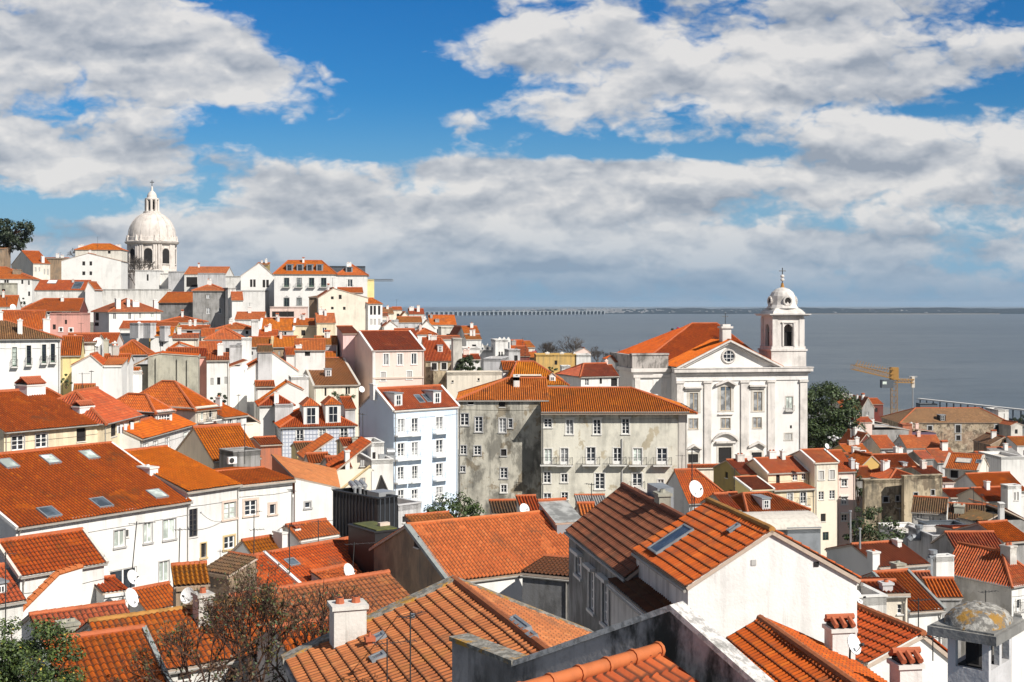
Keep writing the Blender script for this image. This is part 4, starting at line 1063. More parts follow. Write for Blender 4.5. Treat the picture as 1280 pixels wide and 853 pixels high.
# roof lifted party wall between the two
k = H('tall white chimney wall between pale orange roof and ribbed orange roof', zf, (408, 385), (438, 385), 166, yaw=0, d=5, h=1, roof='flat', wall='white2', cat='wall', name='party_wall')
k = H('low white terrace wall on the ribbed orange roof ridge', zf, (440, 378), (545, 378), 172, yaw=0, d=2, h=4, roof='flat', wall='pale', cat='wall', name='terrace_wall')
k = H('pale dormered house behind the wide orange roof', zf, (382, 404), (676, 394), 180, yaw=2, d=13, h=8, roof='gu', rl=(424, 290), rr=(508, 290), wall='white', tilem='pale_tile', ov=.25); k.dorm(zf, 541, 355, 395, 26, 'gable', deep=2); k.dorm(zf, 603, 345, 388, 30, 'gable', deep=2)
k = H('long cream parapet wall behind the blue house and pale orange roof', zf, (75, 360), (350, 352), 184, yaw=4, d=3, h=9, roof='flat', wall='pale', cat='wall', name='parapet_wall'); k.win('f', zf, [(98, 383, 108, 393), (228, 372, 238, 384)], 'd')
k = H('grey stepped wall in shade left of the pale orange roof', zf, (258, 290), (345, 290), 200, yaw=-8, d=8, h=8, roof='flat', wall='lgrey', cat='house'); 
k = H('small orange roofed annexe above the long cream parapet wall', zf, (356, 330), (420, 328), 190, yaw=5, d=6, h=5, roof='gu', ry=290, wall='white', tilem='bright')
# --- blue house
BL = H('tall pale blue house with white balconies and two white dormers', ze, (849, 292), (1170, 264), 148, yaw=40, d=None, rl=(762, 185), h=17, wall='blue', tilem='orange', ov=.1, det=1, cornice='white')
BL.win('f', ze, [(868, 335, 902, 415), (938, 332, 970, 412), (1060, 325, 1095, 402), (868, 457, 902, 535), (938, 452, 970, 530), (1060, 440, 1095, 518), (868, 575, 900, 650), (940, 570, 968, 645), (1060, 558, 1093, 635), (870, 690, 900, 752), (938, 688, 968, 745), (1060, 675, 1093, 738)], 'b', sur='frame', sw=.14, dep=.8, ex=.5, iron='frame', bm='frame')
BL.dorm(ze, 872, 205, 272, 48, 'flat', deep=2.5); BL.dorm(ze, 1066, 195, 260, 48, 'flat', deep=2.5); BL.sky(ze, [(975, 238), (1015, 235)], .9, 1.6)
verge(BL, 'white', .15); BL.chim(ze, 756, 160, 190, 22, 'plain', .8)
# --- tiled house with two big dormers
T = H('blue and white tiled facade house with two big hipped dormers', ze, (285, 374), (656, 364), 190, yaw=16, d=12, h=11, roof='hip', ry=258, wall='azulejo', tilem='orange', ov=.3, cornice='trimgrey')
T.win('f', ze, [(362, 390, 397, 458), (582, 380, 617, 442)], 'b', sur='trim', dep=.4, ex=.1).win('f', ze, [(475, 385, 509, 425)], 'w', sur='trim')
T.dorm(ze, 436, 238, 364, 76, 'hip', deep=5); T.dorm(ze, 546, 232, 357, 76, 'hip', deep=5)
T.win('l', ze, [(205, 370, 228, 420), (255, 385, 270, 420)], 's')
# --- pink house
PK = H('pink house with three tall dark windows and a broad orange roof', zb, (664, 552), (919, 550), 230, yaw=20, d=None, rl=(598, 457), h=11, wall='blush', tilem='rust', ov=.15, det=1, cornice='pink')
PK.win('f', zb, [(717, 570, 743, 626), (787, 570, 812, 626), (857, 568, 882, 622)], 'w', sur='frame', nb=0).win('f', zb, [(703, 660, 728, 705), (833, 657, 860, 697)], 's', sur='frame')
verge(PK, 'white', .2); PK.chim(zb, 692, 515, 575, 20, 'pink', .8)
def pkx(s, wm): wm.box(s.fr, .05, s.w, -.18, -.004, -5.2, -4.9, 'trimpink'); wm.box(s.fr, -.05, .45, -.1, -.004, -14, -.1, 'white')
PK.extra.append(pkx)
k = H('dim pink annexe behind the left side of the pink house', zb, (515, 468), (592, 470), 243, yaw=15, d=9, h=11, roof='shed', rise=1.2, wall='pink', tilem='rust')
# --- cream house with the ochre orange roof
k = H('cream house under a broad ochre orange roof with one grey dormer', xb, (580, 410), (1022, 386), 218, yaw=14, d=None, rr=(865, 140), h=8, wall='pale', tilem='ochre_tile', ov=.35, det=1)
k.dorm(xb, 722, 250, 328, 62, 'flat', 'lgrey', deep=2.5).win('f', xb, [(683, 440, 702, 520), (893, 432, 912, 505), (918, 432, 936, 500)], 'd'); verge(k, 'mortar', .2)
# --- white gable and neighbours
k = H('big blank white gable whose shaded pink side has narrow windows', ye, (345, 672), (895, 632), 216, yaw=14, d=11, h=12, roof='gv', ap=(650, 490), wall='white', tilem='rust', ov=.15, det=1)
k.win('l', ye, [(228, 700, 248, 800), (270, 710, 292, 822), (310, 715, 332, 828)], 'd'); k.chim(ye, 1, 1, 2, 1, 'white') if 0 else None
k = H('low white house with an orange roof and raked wall before the white gable', xb, (0, 425), (185, 418), 207, yaw=14, d=6, h=7, roof='gu', ry=372, wall='white', tilem='orange')
k = H('small white gable with long orange tiled left slope below the big white gable', xb, (20, 590), (468, 455), 203, yaw=14, d=5, h=8, roof='gv', ap=(318, 382), uneq=True, wall='white', tilem='orange', ov=.12)
k = H('rust hip roof with a slim white chimney above the tiled facade house', xb, (35, 608), (370, 605), 199, yaw=14, d=8, h=6, roof='hip', ry=488, wall='white', tilem='rust'); k.chim(xb, 205, 480, 595, 45, 'plain', .7)
k = H('small grey roof terrace block left of the hipped dormers', xb, (190, 640), (370, 612), 197, yaw=14, d=4, h=4, roof='flat', wall='lgrey')
k = H('orange roof fragment between ochre roof and blue house', xb, (890, 640), (990, 600), 203, yaw=20, d=7, h=6, roof='gu', ry=530, wall='lgrey', tilem='orange')
k = H('white walled yard house below the raked white wall', xb, (350, 365), (525, 345), 210, yaw=14, d=6, h=7, roof='flat', wall='white')
# --- row between the salmon roof and the blue house
G1 = H('pale raked wall with a tile string course above the salmon roof', ze, (562, 590), (735, 450), 128, yaw=18, d=5, h=14, roof='slope', wall='pale', tilem='rust', ov=.2, det=1)
G1.win('f', ze, [(680, 540, 702, 572), (682, 630, 706, 680)], 's')
def g1x(s, wm):
    for z0, z1 in ((-2.2, .3), (-6.2, -4.4)):
        a, b = s.fr.p(.1, -.1, z0), s.fr.p(s.w-.1, -.1, z1); wm.tube(a, b, .13, 'trimochre', 5)
G1.extra.append(g1x); G1.chim(ze, 618, 485, 545, 22, 'white', .7)
G2 = H('narrow white house with a black triangular opening beside the blue house', ze, (738, 565), (846, 550), 136, yaw=18, d=8, h=12, roof='flat', wall='white')
def g2x(s, wm):
    o, d, L = s.face('f'); n = norm_out(d)
    p = [on_plane(*ze(q), o+n*.02, n) for q in ((757, 708), (822, 700), (786, 617))]
    wm.poly(p, 'dark')
    for a, b in ((0, 2), (1, 2), (0, 1)): wm.tube(p[a], p[b], .09, 'bframe', 5)
G2.extra.append(g2x)
k = H('white stair tower above the black triangular opening', ze, (735, 478), (800, 470), 141, yaw=18, d=5, h=7, roof='flat', wall='white'); k.win('f', ze, [(742, 502, 758, 558)], 'd')
E = empty('roof_vent_unit', P(489, 572, 139), 'grey barrel shaped ventilation unit on the terrace beside the blue house', 'vent')
m = MB(); f = frame(P(480, 575, 139), 18); m.box(f, -.5, .35, 0, .8, -.3, .55, 'metal'); m.build('cabinet', E.location, E)
m = MB(); m.tube(f.p(.4, .4, .8), f.p(1.2, .4, .8), .4, 'metal', 14); m.box(f, .4, 1.2, 0, .8, -.3, .45, 'metal'); m.build('drum', E.location, E)
# little roofs left of it
k = H('cream cottage with a brown ribbed roof before the tiled facade', xd, (795, 232), (1000, 205), 150, yaw=18, d=5, h=6, roof='gu', ry=165, wall='yellow', tilem='old_tile')
k = H('cream raked wall with hanging lamps before the tiled facade', xd, (860, 300), (1115, 120), 143, yaw=18, d=5, h=7, roof='slope', wall='cream', tilem='rust', ov=.15)
k = H('rust roof patch with dark terrace behind the salmon roof', xd, (900, 340), (1080, 265), 137, yaw=20, d=3, h=6, roof='gu', rise=.7, wall='paleold', tilem='rust')
k = H('rust stepped tile roof beside the pale raked wall', xd, (1080, 385), (1270, 290), 132, yaw=20, d=4, h=6, roof='gu', rise=.8, wall='paleold', tilem='rust'); k.chim(xd, 1245, 225, 320, 28, 'slot', .6)
k = H('orange roofed strip with small chimneys under the tiled facade', ze, (600, 470), (790, 458), 150, yaw=16, d=6, h=6, roof='gu', ry=432, wall='pale', tilem='rust'); k.chim(ze, 655, 425, 462, 25, 'conc', .7); k.chim(ze, 585, 440, 490, 22, 'dark', .7)
# orange roofs with grey terrace (left of the salmon roof)
k = H('broad orange roof with aerials above the white street row', xd, (50, 325), (460, 350), 122, yaw=38, d=9, h=8, roof='gu', rise=2.8, wall='pale', tilem='bright', ov=.15, det=1)
k = H('grey roof terrace box sunk in the broad orange roof', xd, (225, 300), (465, 245), 118.5, yaw=38, d=3, h=4, roof='flat', wall='grey')
k = H('flat orange roof behind the broad orange roof', xd, (470, 185), (655, 190), 140, yaw=25, d=6, h=6, roof='gu', ry=122, wall='salmon', tilem='orange')
# --- black clad block and terrace
BK = H('black metal clad block with rounded corner and rooftop ducts', ze, (768, 768), (868, 750), 100, yaw=42, d=6.2, h=9, roof='flat', wall='blackclad')
def bkx(s, wm):
    o, d, L = s.face('l'); n = norm_out(d)
    for k_, (o, d, L) in (('l', s.face('l')), ('f', s.face('f'))):
        n = norm_out(d)
        for i in range(int(L/.45)): wm.box(Fr(o, d, -n), i*.45+.2, i*.45+.25, -.05, -.003, -9, .5, 'slate')
    wm.box(s.fr, 1, 2.6, 1.2, 2.8, .05, .75, 'metal')
    for i in range(3): wm.tube(s.fr.p(.8+i*.5, 4.2, .9), s.fr.p(1.2+i*.5, 5.4, 1.1), .22, 'metal', 8); wm.tube(s.fr.p(.8+i*.5, 4.2, .1), s.fr.p(.8+i*.5, 4.2, .9), .12, 'metal', 6)
BK.extra.append(bkx)
k = H('grey concrete terrace block between black clad block and blue house', ze, (872, 800), (988, 748), 104, yaw=42, d=4.5, h=8, roof='flat', wall='lgrey'); k.win('f', ze, [(892, 818, 975, 848)], 'd')
k = H('planted green roof terrace below the black clad block', zk, (195, 275), (330, 295), 90, yaw=35, d=4, h=7, roof='flat', wall='blackclad')
k.flatroof = (.12, 'slate'); k.tops = {q: .12 for q in 'frbl'}
def gtx(s, wm): wm.box(s.fr, .25, s.w-.25, .25, s.d-.25, .03, .28, 'turf'); wm.box(s.fr, 1.2, 2.0, 1.4, 1.8, .28, .5, 'trimpink')
k.extra.append(gtx)
k = H('low terracotta capped wall behind the bright orange roof', zk, (385, 215), (590, 190), 93, yaw=28, d=1.2, h=5, roof='shed', rise=.3, wall='salmon', tilem='pale_tile', ov=.1, cat='wall', name='garden_wall')
k = H('slanted glazed skylight frame beside the bright orange roof', zl, (225, 295), (355, 262), 88, yaw=20, d=3.4, h=2, roof='shed', rise=1.0, wall='zinc', tilem='glazing', ov=.05, det=0, cornice=False)
MDEF['glazing'] = lambda n: m_glass(n, (.20, .20, .19))
k = H('small white chimney house before the stained beige facade', zk, (930, 150), (1020, 145), 112, yaw=10, d=2.5, h=6, roof='shed', rise=.8, wall='white2', tilem='rust'); k.win('f', zk, [(985, 95, 1015, 150)], 'w') if 0 else None
k = H('flat grey canopy below the stained beige facade', zk, (785, 165), (920, 160), 118, yaw=5, d=4, h=5, roof='shed', rise=.5, wall='grey', tilem='moss_tile')
k = H('orange roof sliver at the foot of the big beige block', zl, (345, 252), (420, 246), 100, yaw=5, d=3, h=6, roof='gu', rise=.6, wall='pale', tilem='bright')
k = H('dark stone stair block against the big beige block', zl, (335, 215), (480, 195), 140, yaw=5, d=3, h=7, roof='shed', rise=.8, wall='concrete', tilem='mortar_tile')
# --- left streets
M1 = H('cream house with a huge dark red roof and tile topped chimneys', zc, (20, 634), (520, 590), 115, d=17, rr=(235, 425), h=10, wall='cream', tilem='red', ov=.45, det=1)
M1.win('f', zc, [(58, 658, 120, 732), (178, 648, 236, 718)], 'w', sur='trimgrey', sw=.1).win('f', zc, [(383, 622, 430, 688)], 'd')
M1.chim(zc, 182, 395, 458, 105, 'tilecap', 2.0); M1.chim(zc, 435, 505, 550, 85, 'tilecap', 1.2)
def m1x(s, wm):
    o, d, L = s.face('f'); f = Fr(o, d, -norm_out(d))
    for a in (5.2, 5.75, 6.3): wm.box(f, a, a+.42, -.12, -.08, -3.6, -2.9, 'bluecloth')
M1.extra.append(m1x)
k = H('cream end wing with a dark red roof and laundry at its windows', zc, (520, 590), (698, 547), 123, d=9, h=10, roof='gu', rise=2.6, wall='cream', tilem='red', ov=.4, det=1); k.faces = []; k.caps = []; k.gables = []; k.gu(2.6, None, 4.2, 0)
k.win('f', zc, [(555, 592, 584, 662), (645, 582, 672, 640)], 'd').win('f', zc, [(643, 705, 674, 738)], 'w')
M2 = H('white street house with four small windows and a rust roof', xa, (105, 622), (585, 490), 127, d=None, rr=(392, 402), h=10, wall='white', tilem='orange', ov=.35, det=1, cornice='trimgrey')
M2.win('f', xa, [(135, 670, 175, 720), (222, 648, 262, 712), (330, 618, 368, 705)], 'w', sur='trimgrey', sw=.08).win('f', xa, [(492, 568, 532, 722)], 'b', sur='trimgrey')
M3 = H('white lattice window dormer house with a ribbed hip roof', xa, (247, 378), (392, 344), 137, yaw=64, d=7.5, h=6, roof='hip', ins=2.5, rise=1.5, wall='white', tilem='orange', ov=.3, det=1)
M3.win('f', xa, [(278, 392, 372, 500)], 'x').win('l', xa, [(170, 412, 222, 482)], 'w')
M4 = H('pale house with a wide ribbed hip roof and a roof balcony', xa, (602, 345), (792, 306), 152, yaw=62, d=12, h=7, roof='hip', ins=5, rise=2.7, wall='pale', tilem='orange', ov=.35, det=1)
M4.win('f', xa, [(648, 366, 672, 478), (722, 345, 750, 455)], 'b', dep=1.0, ex=.6)
M5 = H('white house with a long iron balcony on the sloping street', xa, (585, 552), (852, 482), 150, yaw=66, d=8, h=11, roof='shed', rise=1.0, wall='white', tilem='orange', ov=.2, det=1)
M5.win('f', xa, [(603, 575, 625, 702), (668, 560, 692, 690), (752, 535, 776, 655), (805, 515, 826, 640)], 'b', dep=1.0, ex=.75).win('f', xa, [(640, 745, 680, 830), (740, 720, 775, 800)], 'w')
M6 = H('white house with three grey framed windows under an orange eave', xa, (852, 440), (1052, 396), 166, yaw=62, d=8, h=11, roof='gu', rise=1.3, wall='white', tilem='orange', ov=.2, det=1)
M6.win('f', xa, [(890, 457, 925, 592), (968, 440, 1000, 572), (890, 660, 924, 728)], 'w', sur='trimgrey')
k = H('pale wall with a tiled ledge between white house and tiled facade', xa, (1052, 405), (1168, 480), 176, yaw=40, d=6, h=10, roof='slope', wall='pale', tilem='orange', ov=.1)
def ldx(s, wm): wm.box(s.fr, -9, s.w, -.6, .003, -4.1, -3.75, 'terracotta')
k.extra.append(ldx)
# W: white row of the left edge
W1 = H('white house at the left edge with four tall balcony windows', yc, (-60, 425), (602, 392), 165, yaw=24, d=11, h=12, roof='gu', rr=(60, 250), wall='white', tilem='old_tile', ov=.35, det=1, cornice='trimgrey')
W1.win('f', yc, [(122, 512, 168, 705), (265, 495, 310, 690), (418, 485, 460, 672), (505, 478, 548, 665)], 'b', sur='trim', dep=.6, ex=.15, fm='gframe')
W1.chim(yc, 200, 238, 385, 45, 'plain', .8); W1.chim(yc, 465, 205, 365, 65, 'white', .9); W1.chim(yc, 8, 140, 255, 38, 'white', .9)
k = H('pale yellow wall house with an old orange roof behind white house', yc, (605, 590), (800, 575), 178, yaw=15, d=9, h=12, roof='gu', ry=405, wall='yellow', tilem='rust', ov=.2, det=1)
k = H('orange roof with white chimneys above the yellow wall', yc, (660, 455), (960, 540), 187, yaw=10, d=8, h=6, roof='gu', ry=385, wall='white', tilem='rust'); k.chim(yc, 918, 395, 490, 40, 'white', .8); k.chim(yc, 1055, 420, 540, 45, 'conc', .9); k.chim(yc, 1140, 450, 545, 40, 'white', .7)
k = H('blank white irregular gable wall with broken tile edge', yc, (715, 690), (1025, 640), 172, yaw=10, d=6, h=11, roof='gv', ap=(905, 585), wall='white', tilem='orange', ov=.05)
k = H('blank white block joined to the irregular gable wall', yc, (1025, 690), (1215, 675), 173, yaw=10, d=6, h=11, roof='shed', rise=.6, wall='white', tilem='bright', ov=.1)
k = H('orange roof corner above the blank white block', yc, (1020, 660), (1280, 640), 180, yaw=10, d=6, h=6, roof='gu', ry=585, wall='white', tilem='bright')
k = H('small tile topped chimney house below the blank white walls', zc, (370, 440), (470, 425), 150, yaw=15, d=3, h=5, roof='gu', ry=405, wall='pale', tilem='ochre_tile')
k = H('white house with tiny terraces under small orange roofs', yd, (120, 790), (300, 800), 186, yaw=20, d=5, h=9, roof='flat', wall='white')
k = H('orange roof wedge beside the concrete wall', yd, (205, 770), (300, 775), 188, yaw=25, d=5, h=6, roof='gu', ry=720, wall='white', tilem='bright')
k = H('big bare concrete party wall with dark vertical ribs', yd, (360, 600), (860, 740), 196, yaw=12, d=7, h=14, roof='gv', ap=(480, 570), wall='concrete', tilem='rust', ov=.05)
def cpx(s, wm):
    for a in (1.4, 5.2, 7.0): wm.box(s.fr, s.w*a/9, s.w*a/9+.3, -.35, -.003, -14, -.2-a*.05, 'concrete')
    wm.box(s.fr, 0, s.w, -.4, -.003, -14, -7.6, 'concrete')
k.extra.append(cpx)
k = H('concrete shoulder wall left of the ribbed party wall', yd, (205, 700), (360, 620), 197, yaw=12, d=6, h=13, roof='slope', wall='concrete', tilem='old_tile', ov=.02)
k = H('rust roof patches on top of the concrete party wall', yd, (560, 640), (860, 720), 203, yaw=14, d=6, h=6, roof='gu', rise=1.8, wall='paleold', tilem='rust'); k.chim(yd, 680, 630, 710, 22, 'white', .6)
k = H('house with a long orange tile ridge falling right above concrete', yd, (560, 548), (905, 590), 214, yaw=16, d=9, h=8, roof='gv', ap=(680, 475), wall='lgrey', tilem='orange', ov=.2)
k = H('narrow salmon pink house side under orange eaves', yd, (860, 600), (950, 575), 208, yaw=18, d=6, h=12, roof='gu', rise=1.2, wall='rose', tilem='rust'); k.chim(yd, 935, 550, 690, 45, 'pink', .8)
k = H('white house with a toothed top and three small windows', yd, (945, 640), (1165, 620), 206, yaw=14, d=8, h=12, roof='gu', ry=575, wall='white', tilem='rust', ov=.25)
k.win('f', xa, [(733, 90, 760, 152), (857, 80, 882, 142)], 's').win('f', xa, [(792, 85, 820, 150)], 'd'); k.chim(yd, 1080, 480, 600, 55, 'plain', .8)
# ------------------------------------------------------------------ the hill on the left
def D(*a, **k):   # distant house, flat tiles
    return H(*a, **k)
k = D('white gabled house with four small square windows below the dome', ya, (612, 206), (1208, 212), 430, yaw=8, d=14, h=14, roof='gv', ap=(880, 132), wall='white', tilem='bright', ov=.3); k.win('f', ya, [(820, 215, 849, 256), (892, 215, 918, 256), (820, 315, 850, 352), (892, 315, 918, 352)], 'd')
k = D('pale house with short orange hip roof between two stout chimneys', ya, (750, 96), (1215, 98), 455, yaw=6, d=10, h=16, roof='hip', ry=40, wall='offwhite', tilem='bright'); k.chim(ya, 806, 50, 110, 50, 'plain', 2); k.chim(ya, 1174, 48, 110, 50, 'plain', 2); k.win('f', ya, [(1075, 108, 1102, 138)], 'd')
k = D('cream house end with a red roof sloping down past a chimney', ya, (330, 232), (500, 268), 405, yaw=40, d=20, h=14, roof='gu', rise=4.2, wall='offwhite', tilem='red', ov=.3); k.win('l', ya, [(55, 215, 88, 252)], 'd'); k.win('f', ya, [(345, 275, 365, 315), (383, 275, 400, 315), (435, 290, 450, 345), (468, 295, 484, 350)], 's'); k.chim(ya, 430, 165, 230, 28, 'plain', 1)
k = D('dark brown barn wall between cream house and white gable', ya, (380, 185), (620, 180), 470, yaw=5, d=10, h=14, roof='shed', rise=.6, wall='brown', tilem='moss_tile')
k = D('tan block at the left edge under the pine', ya, (-60, 88), (42, 85), 420, yaw=10, d=10, h=14, roof='shed', rise=1.2, wall='brown', tilem='ochre_tile')
k = D('white house with a low orange hip roof at the left edge', ya, (-120, 385), (320, 382), 375, yaw=12, d=16, h=12, roof='gu', rr=(60, 272), wall='white', tilem='orange'); k.win('f', ya, [(42, 400, 62, 432), (66, 400, 86, 432), (212, 402, 232, 440), (280, 405, 296, 450), (280, 515, 300, 560)], 'd'); k.chim(ya, 165, 290, 345, 75, 'brown', 3)
k = D('stone old house with a small roof deck at the left edge', ya, (-80, 450), (168, 480), 340, yaw=20, d=10, h=12, roof='flat', wall='concrete'); k.win('f', ya, [(18, 490, 52, 520)], 'd')
k = D('white low house with an orange roof, white hatch and dark skylight', ya, (345, 497), (855, 490), 365, yaw=4, d=11, h=9, roof='gu', ry=405, wall='white2', tilem='orange'); k.sky(ya, [(775, 455)], 2.6, 4.5, 'skyglass'); k.sky(ya, [(522, 420)], 2.6, 2.4, 'frame')
k = D('blank white gable end right of the low orange roof', ya, (850, 490), (940, 480), 362, yaw=4, d=9, h=9, roof='gv', ap=(880, 415), wall='white', tilem='orange')
k = D('long white retaining wall below the white gabled house', za, (470, 655), (845, 658), 400, yaw=2, d=3, h=9, roof='flat', wall='white2', cat='wall', name='retaining_wall')
k = D('dark red house with white windows under a broad red roof', yc, (185, 145), (790, 150), 318, yaw=10, d=14, h=9, roof='gu', rl=(440, 28), wall='maroon', tilem='red', ov=.5); k.win('f', yc, [(240, 160, 322, 218), (432, 160, 505, 210), (625, 158, 700, 205)], 'w', nb=0, sur='frame')
k = D('salmon pink flat topped block with white framed holes', yc, (497, 198), (806, 198), 285, yaw=4, d=8, h=10, roof='flat', wall='rose'); k.win('f', yc, [(645, 240, 668, 282), (525, 285, 556, 335)], 'd').win('f', yc, [(595, 320, 620, 354), (693, 325, 722, 358)], 'd', sur='frame', sw=.25)
k = D('narrow white block left of the salmon pink block', yc, (430, 212), (497, 215), 287, yaw=30, d=5, h=9, roof='flat', wall='white')
k = D('white corner house with a red hip roof and four chimneys', yc, (1087, 152), (1600, 160), 312, yaw=33, d=14, h=10, roof='hip', ry=30, wall='white', tilem='rust', ov=.5)
k.win('f', yb, [(170, 575, 200, 632), (322, 572, 350, 632), (432, 565, 446, 625), (545, 572, 575, 615)], 'w', nb=0); k.win('l', yc, [(825, 165, 858, 240), (950, 170, 985, 245), (940, 265, 985, 300)], 'd')
k.chim(yb, 225, 425, 530, 45, 'plain', 1.4); k.chim(yb, 325, 430, 510, 30, 'plain', 1); k.chim(yb, 400, 450, 510, 65, 'plain', 1.4); k.chim(yb, 598, 440, 530, 36, 'plain', 1)
k = D('stained grey block with small windows under a short orange roof', yb, (965, 342), (1280, 345), 320, yaw=6, d=10, h=15, roof='hip', ry=283, wall='grey', tilem='orange', ov=.4); k.win('f', yb, [(1100, 388, 1136, 425), (1100, 520, 1138, 578), (1218, 520, 1250, 578), (1105, 675, 1140, 705)], 'w', nb=0)
k = D('speckled white wall joined to the stained grey block', za, (1140, 650), (1180, 655), 318, yaw=25, d=8, h=15, roof='flat', wall='white2')
k = D('small orange roofs right of the stained grey block', za, (1160, 700), (1215, 690), 312, yaw=15, d=8, h=8, roof='gu', ry=662, wall='white', tilem='rust')
k = D('shaded slate grey house with an orange roof left of grey block', yb, (625, 460), (965, 458), 335, yaw=-12, d=10, h=12, roof='gu', ry=365, wall='grey', tilem='orange', ov=.4)
k = D('white wall with a triangular shadowed niche at the foot of the dome', yb, (390, 160), (625, 160), 425, yaw=3, d=8, h=12, roof='flat', wall='white'); k.win('f', yb, [(505, 185, 524, 248)], 'd')
k = D('speckled white house beside the wall with the niche', yb, (625, 190), (722, 192), 428, yaw=3, d=8, h=12, roof='flat', wall='white2')
k = D('plain white modern wall block left of the dark terrace opening', yb, (722, 172), (890, 172), 422, yaw=2, d=9, h=12, roof='flat', wall='lgrey')
k = D('modern white house with a big dark terrace opening and flat orange roof', yb, (880, 182), (1290, 180), 415, yaw=3, d=16, h=12, roof='gu', ry=112, wall='white2', tilem='bright', ov=.2); k.win('f', yb, [(900, 212, 1010, 310)], 'd')
k = D('grey white wall at the end of the flat orange roof', yb, (1015, 190), (1270, 190), 408, yaw=3, d=4, h=11, roof='flat', wall='lgrey')
k = D('white gabled villa with two pairs of dark windows beside the palace', zb, (4, 178), (170, 165), 375, yaw=8, d=14, h=9, roof='gv', ap=(96, 114), wall='white', tilem='mortar_tile', ov=.15)
MDEF['mortar_tile'] = lambda n: tile(n, [(.30, .29, .28), (.27, .26, .25), (.24, .23, .22)], dark=.1)
k.win('f', zb, [(50, 198, 62, 236), (66, 198, 78, 236), (113, 200, 126, 238), (131, 200, 144, 238)], 'd')
k = D('white balustraded terrace wall in front of the white villa', zb, (-80, 262), (125, 262), 362, yaw=4, d=10, h=10, roof='flat', wall='white')
k = D('white block with a small dark gap left of the white villa', zb, (-72, 190), (5, 190), 388, yaw=4, d=8, h=10, roof='flat', wall='white2')
PA = D('long white palace with four roof dormers and pointed arch windows', zb, (171, 168), (480, 170), 360, yaw=6, d=16, h=13, roof='gu', rl=(240, 104), rr=(408, 104), wall='white', tilem='bright', ov=.4, det=0, cornice=False)
for x in (248, 300, 349, 398): PA.dorm(zb, x, 122, 155, 33, 'flat', 'zinc', deep=5)
PA.win('f', zb, [(220, 190, 246, 236), (283, 190, 309, 236), (345, 190, 371, 236), (405, 190, 432, 236)], 'b', sur='trim', sw=.25, fm='gframe', dep=.9).win('f', zb, [(220, 290, 246, 334), (284, 290, 308, 326)], 'w', sur='trimgrey', fm='gframe')
def pax(s, wm):
    o, d, L = s.face('f'); n = norm_out(d)
    for x0, x1 in ((218, 248), (282, 310)):
        p = [on_plane(*zb(q), o+n*.03, n) for q in ((x0, 291), (x1, 291), ((x0+x1)/2, 278))]; wm.poly(p, 'trimgrey')
PA.extra.append(pax)
k = D('white palace wing under its own hip roof with one dormer', zb, (480, 172), (636, 175), 362, yaw=6, d=14, h=12, roof='hip', ry=125, wall='white', tilem='bright', ov=.4, det=0, cornice=False); k.dorm(zb, 546, 135, 162, 34, 'flat', 'zinc', deep=5); k.win('f', zb, [(538, 198, 562, 242)], 'b', sur='trim', sw=.25, dep=.9)
k = D('dark flat roof line behind the palace wing', zb, (440, 140), (625, 138), 390, yaw=6, d=10, h=9, roof='flat', wall='slate')
k = D('ochre roofed hut and dark terrace behind the white villa', zb, (80, 125), (140, 122), 400, yaw=5, d=6, h=6, roof='shed', rise=.8, wall='olive', tilem='ochre_tile')
k = D('yellow block at the right end of the palace', zb, (633, 208), (671, 206), 372, yaw=8, d=10, h=20, roof='flat', wall='yellow')
GA = D('large bare cream gable with three tiny windows below the palace', zb, (392, 288), (640, 312), 300, yaw=14, d=12, h=16, roof='gv', ap=(468, 240), wall='pale', tilem='rust', ov=.2, det=0); GA.win('f', zb, [(455, 283, 468, 297), (494, 275, 508, 296), (455, 335, 468, 348), (515, 335, 528, 350)], 'd')
k = D('white balconied side wing right of the bare cream gable', zb, (640, 318), (712, 322), 302, yaw=40, d=8, h=15, roof='gu', ry=292, wall='white', tilem='bright', ov=.3, det=0); k.win('f', zb, [(650, 330, 662, 375), (668, 330, 680, 375), (690, 330, 702, 375)], 'd').win('f', zb, [(650, 395, 662, 425), (668, 395, 680, 425), (690, 395, 702, 425)], 's')
k = D('orange roof attic above the bare cream gable', zb, (492, 262), (615, 270), 315, yaw=10, d=8, h=8, roof='gu', ry=240, wall='white', tilem='bright', det=0)
k = D('shaded stone flank left of the bare cream gable', zb, (345, 285), (395, 282), 304, yaw=-20, d=10, h=12, roof='shed', rise=.8, wall='brown', tilem='old_tile')
k = D('low pink walled terrace with a pale awning below the palace', zb, (150, 345), (335, 330), 330, yaw=6, d=6, h=8, roof='flat', wall='blush'); k.win('f', zb, [(160, 358, 270, 385)], 'd')
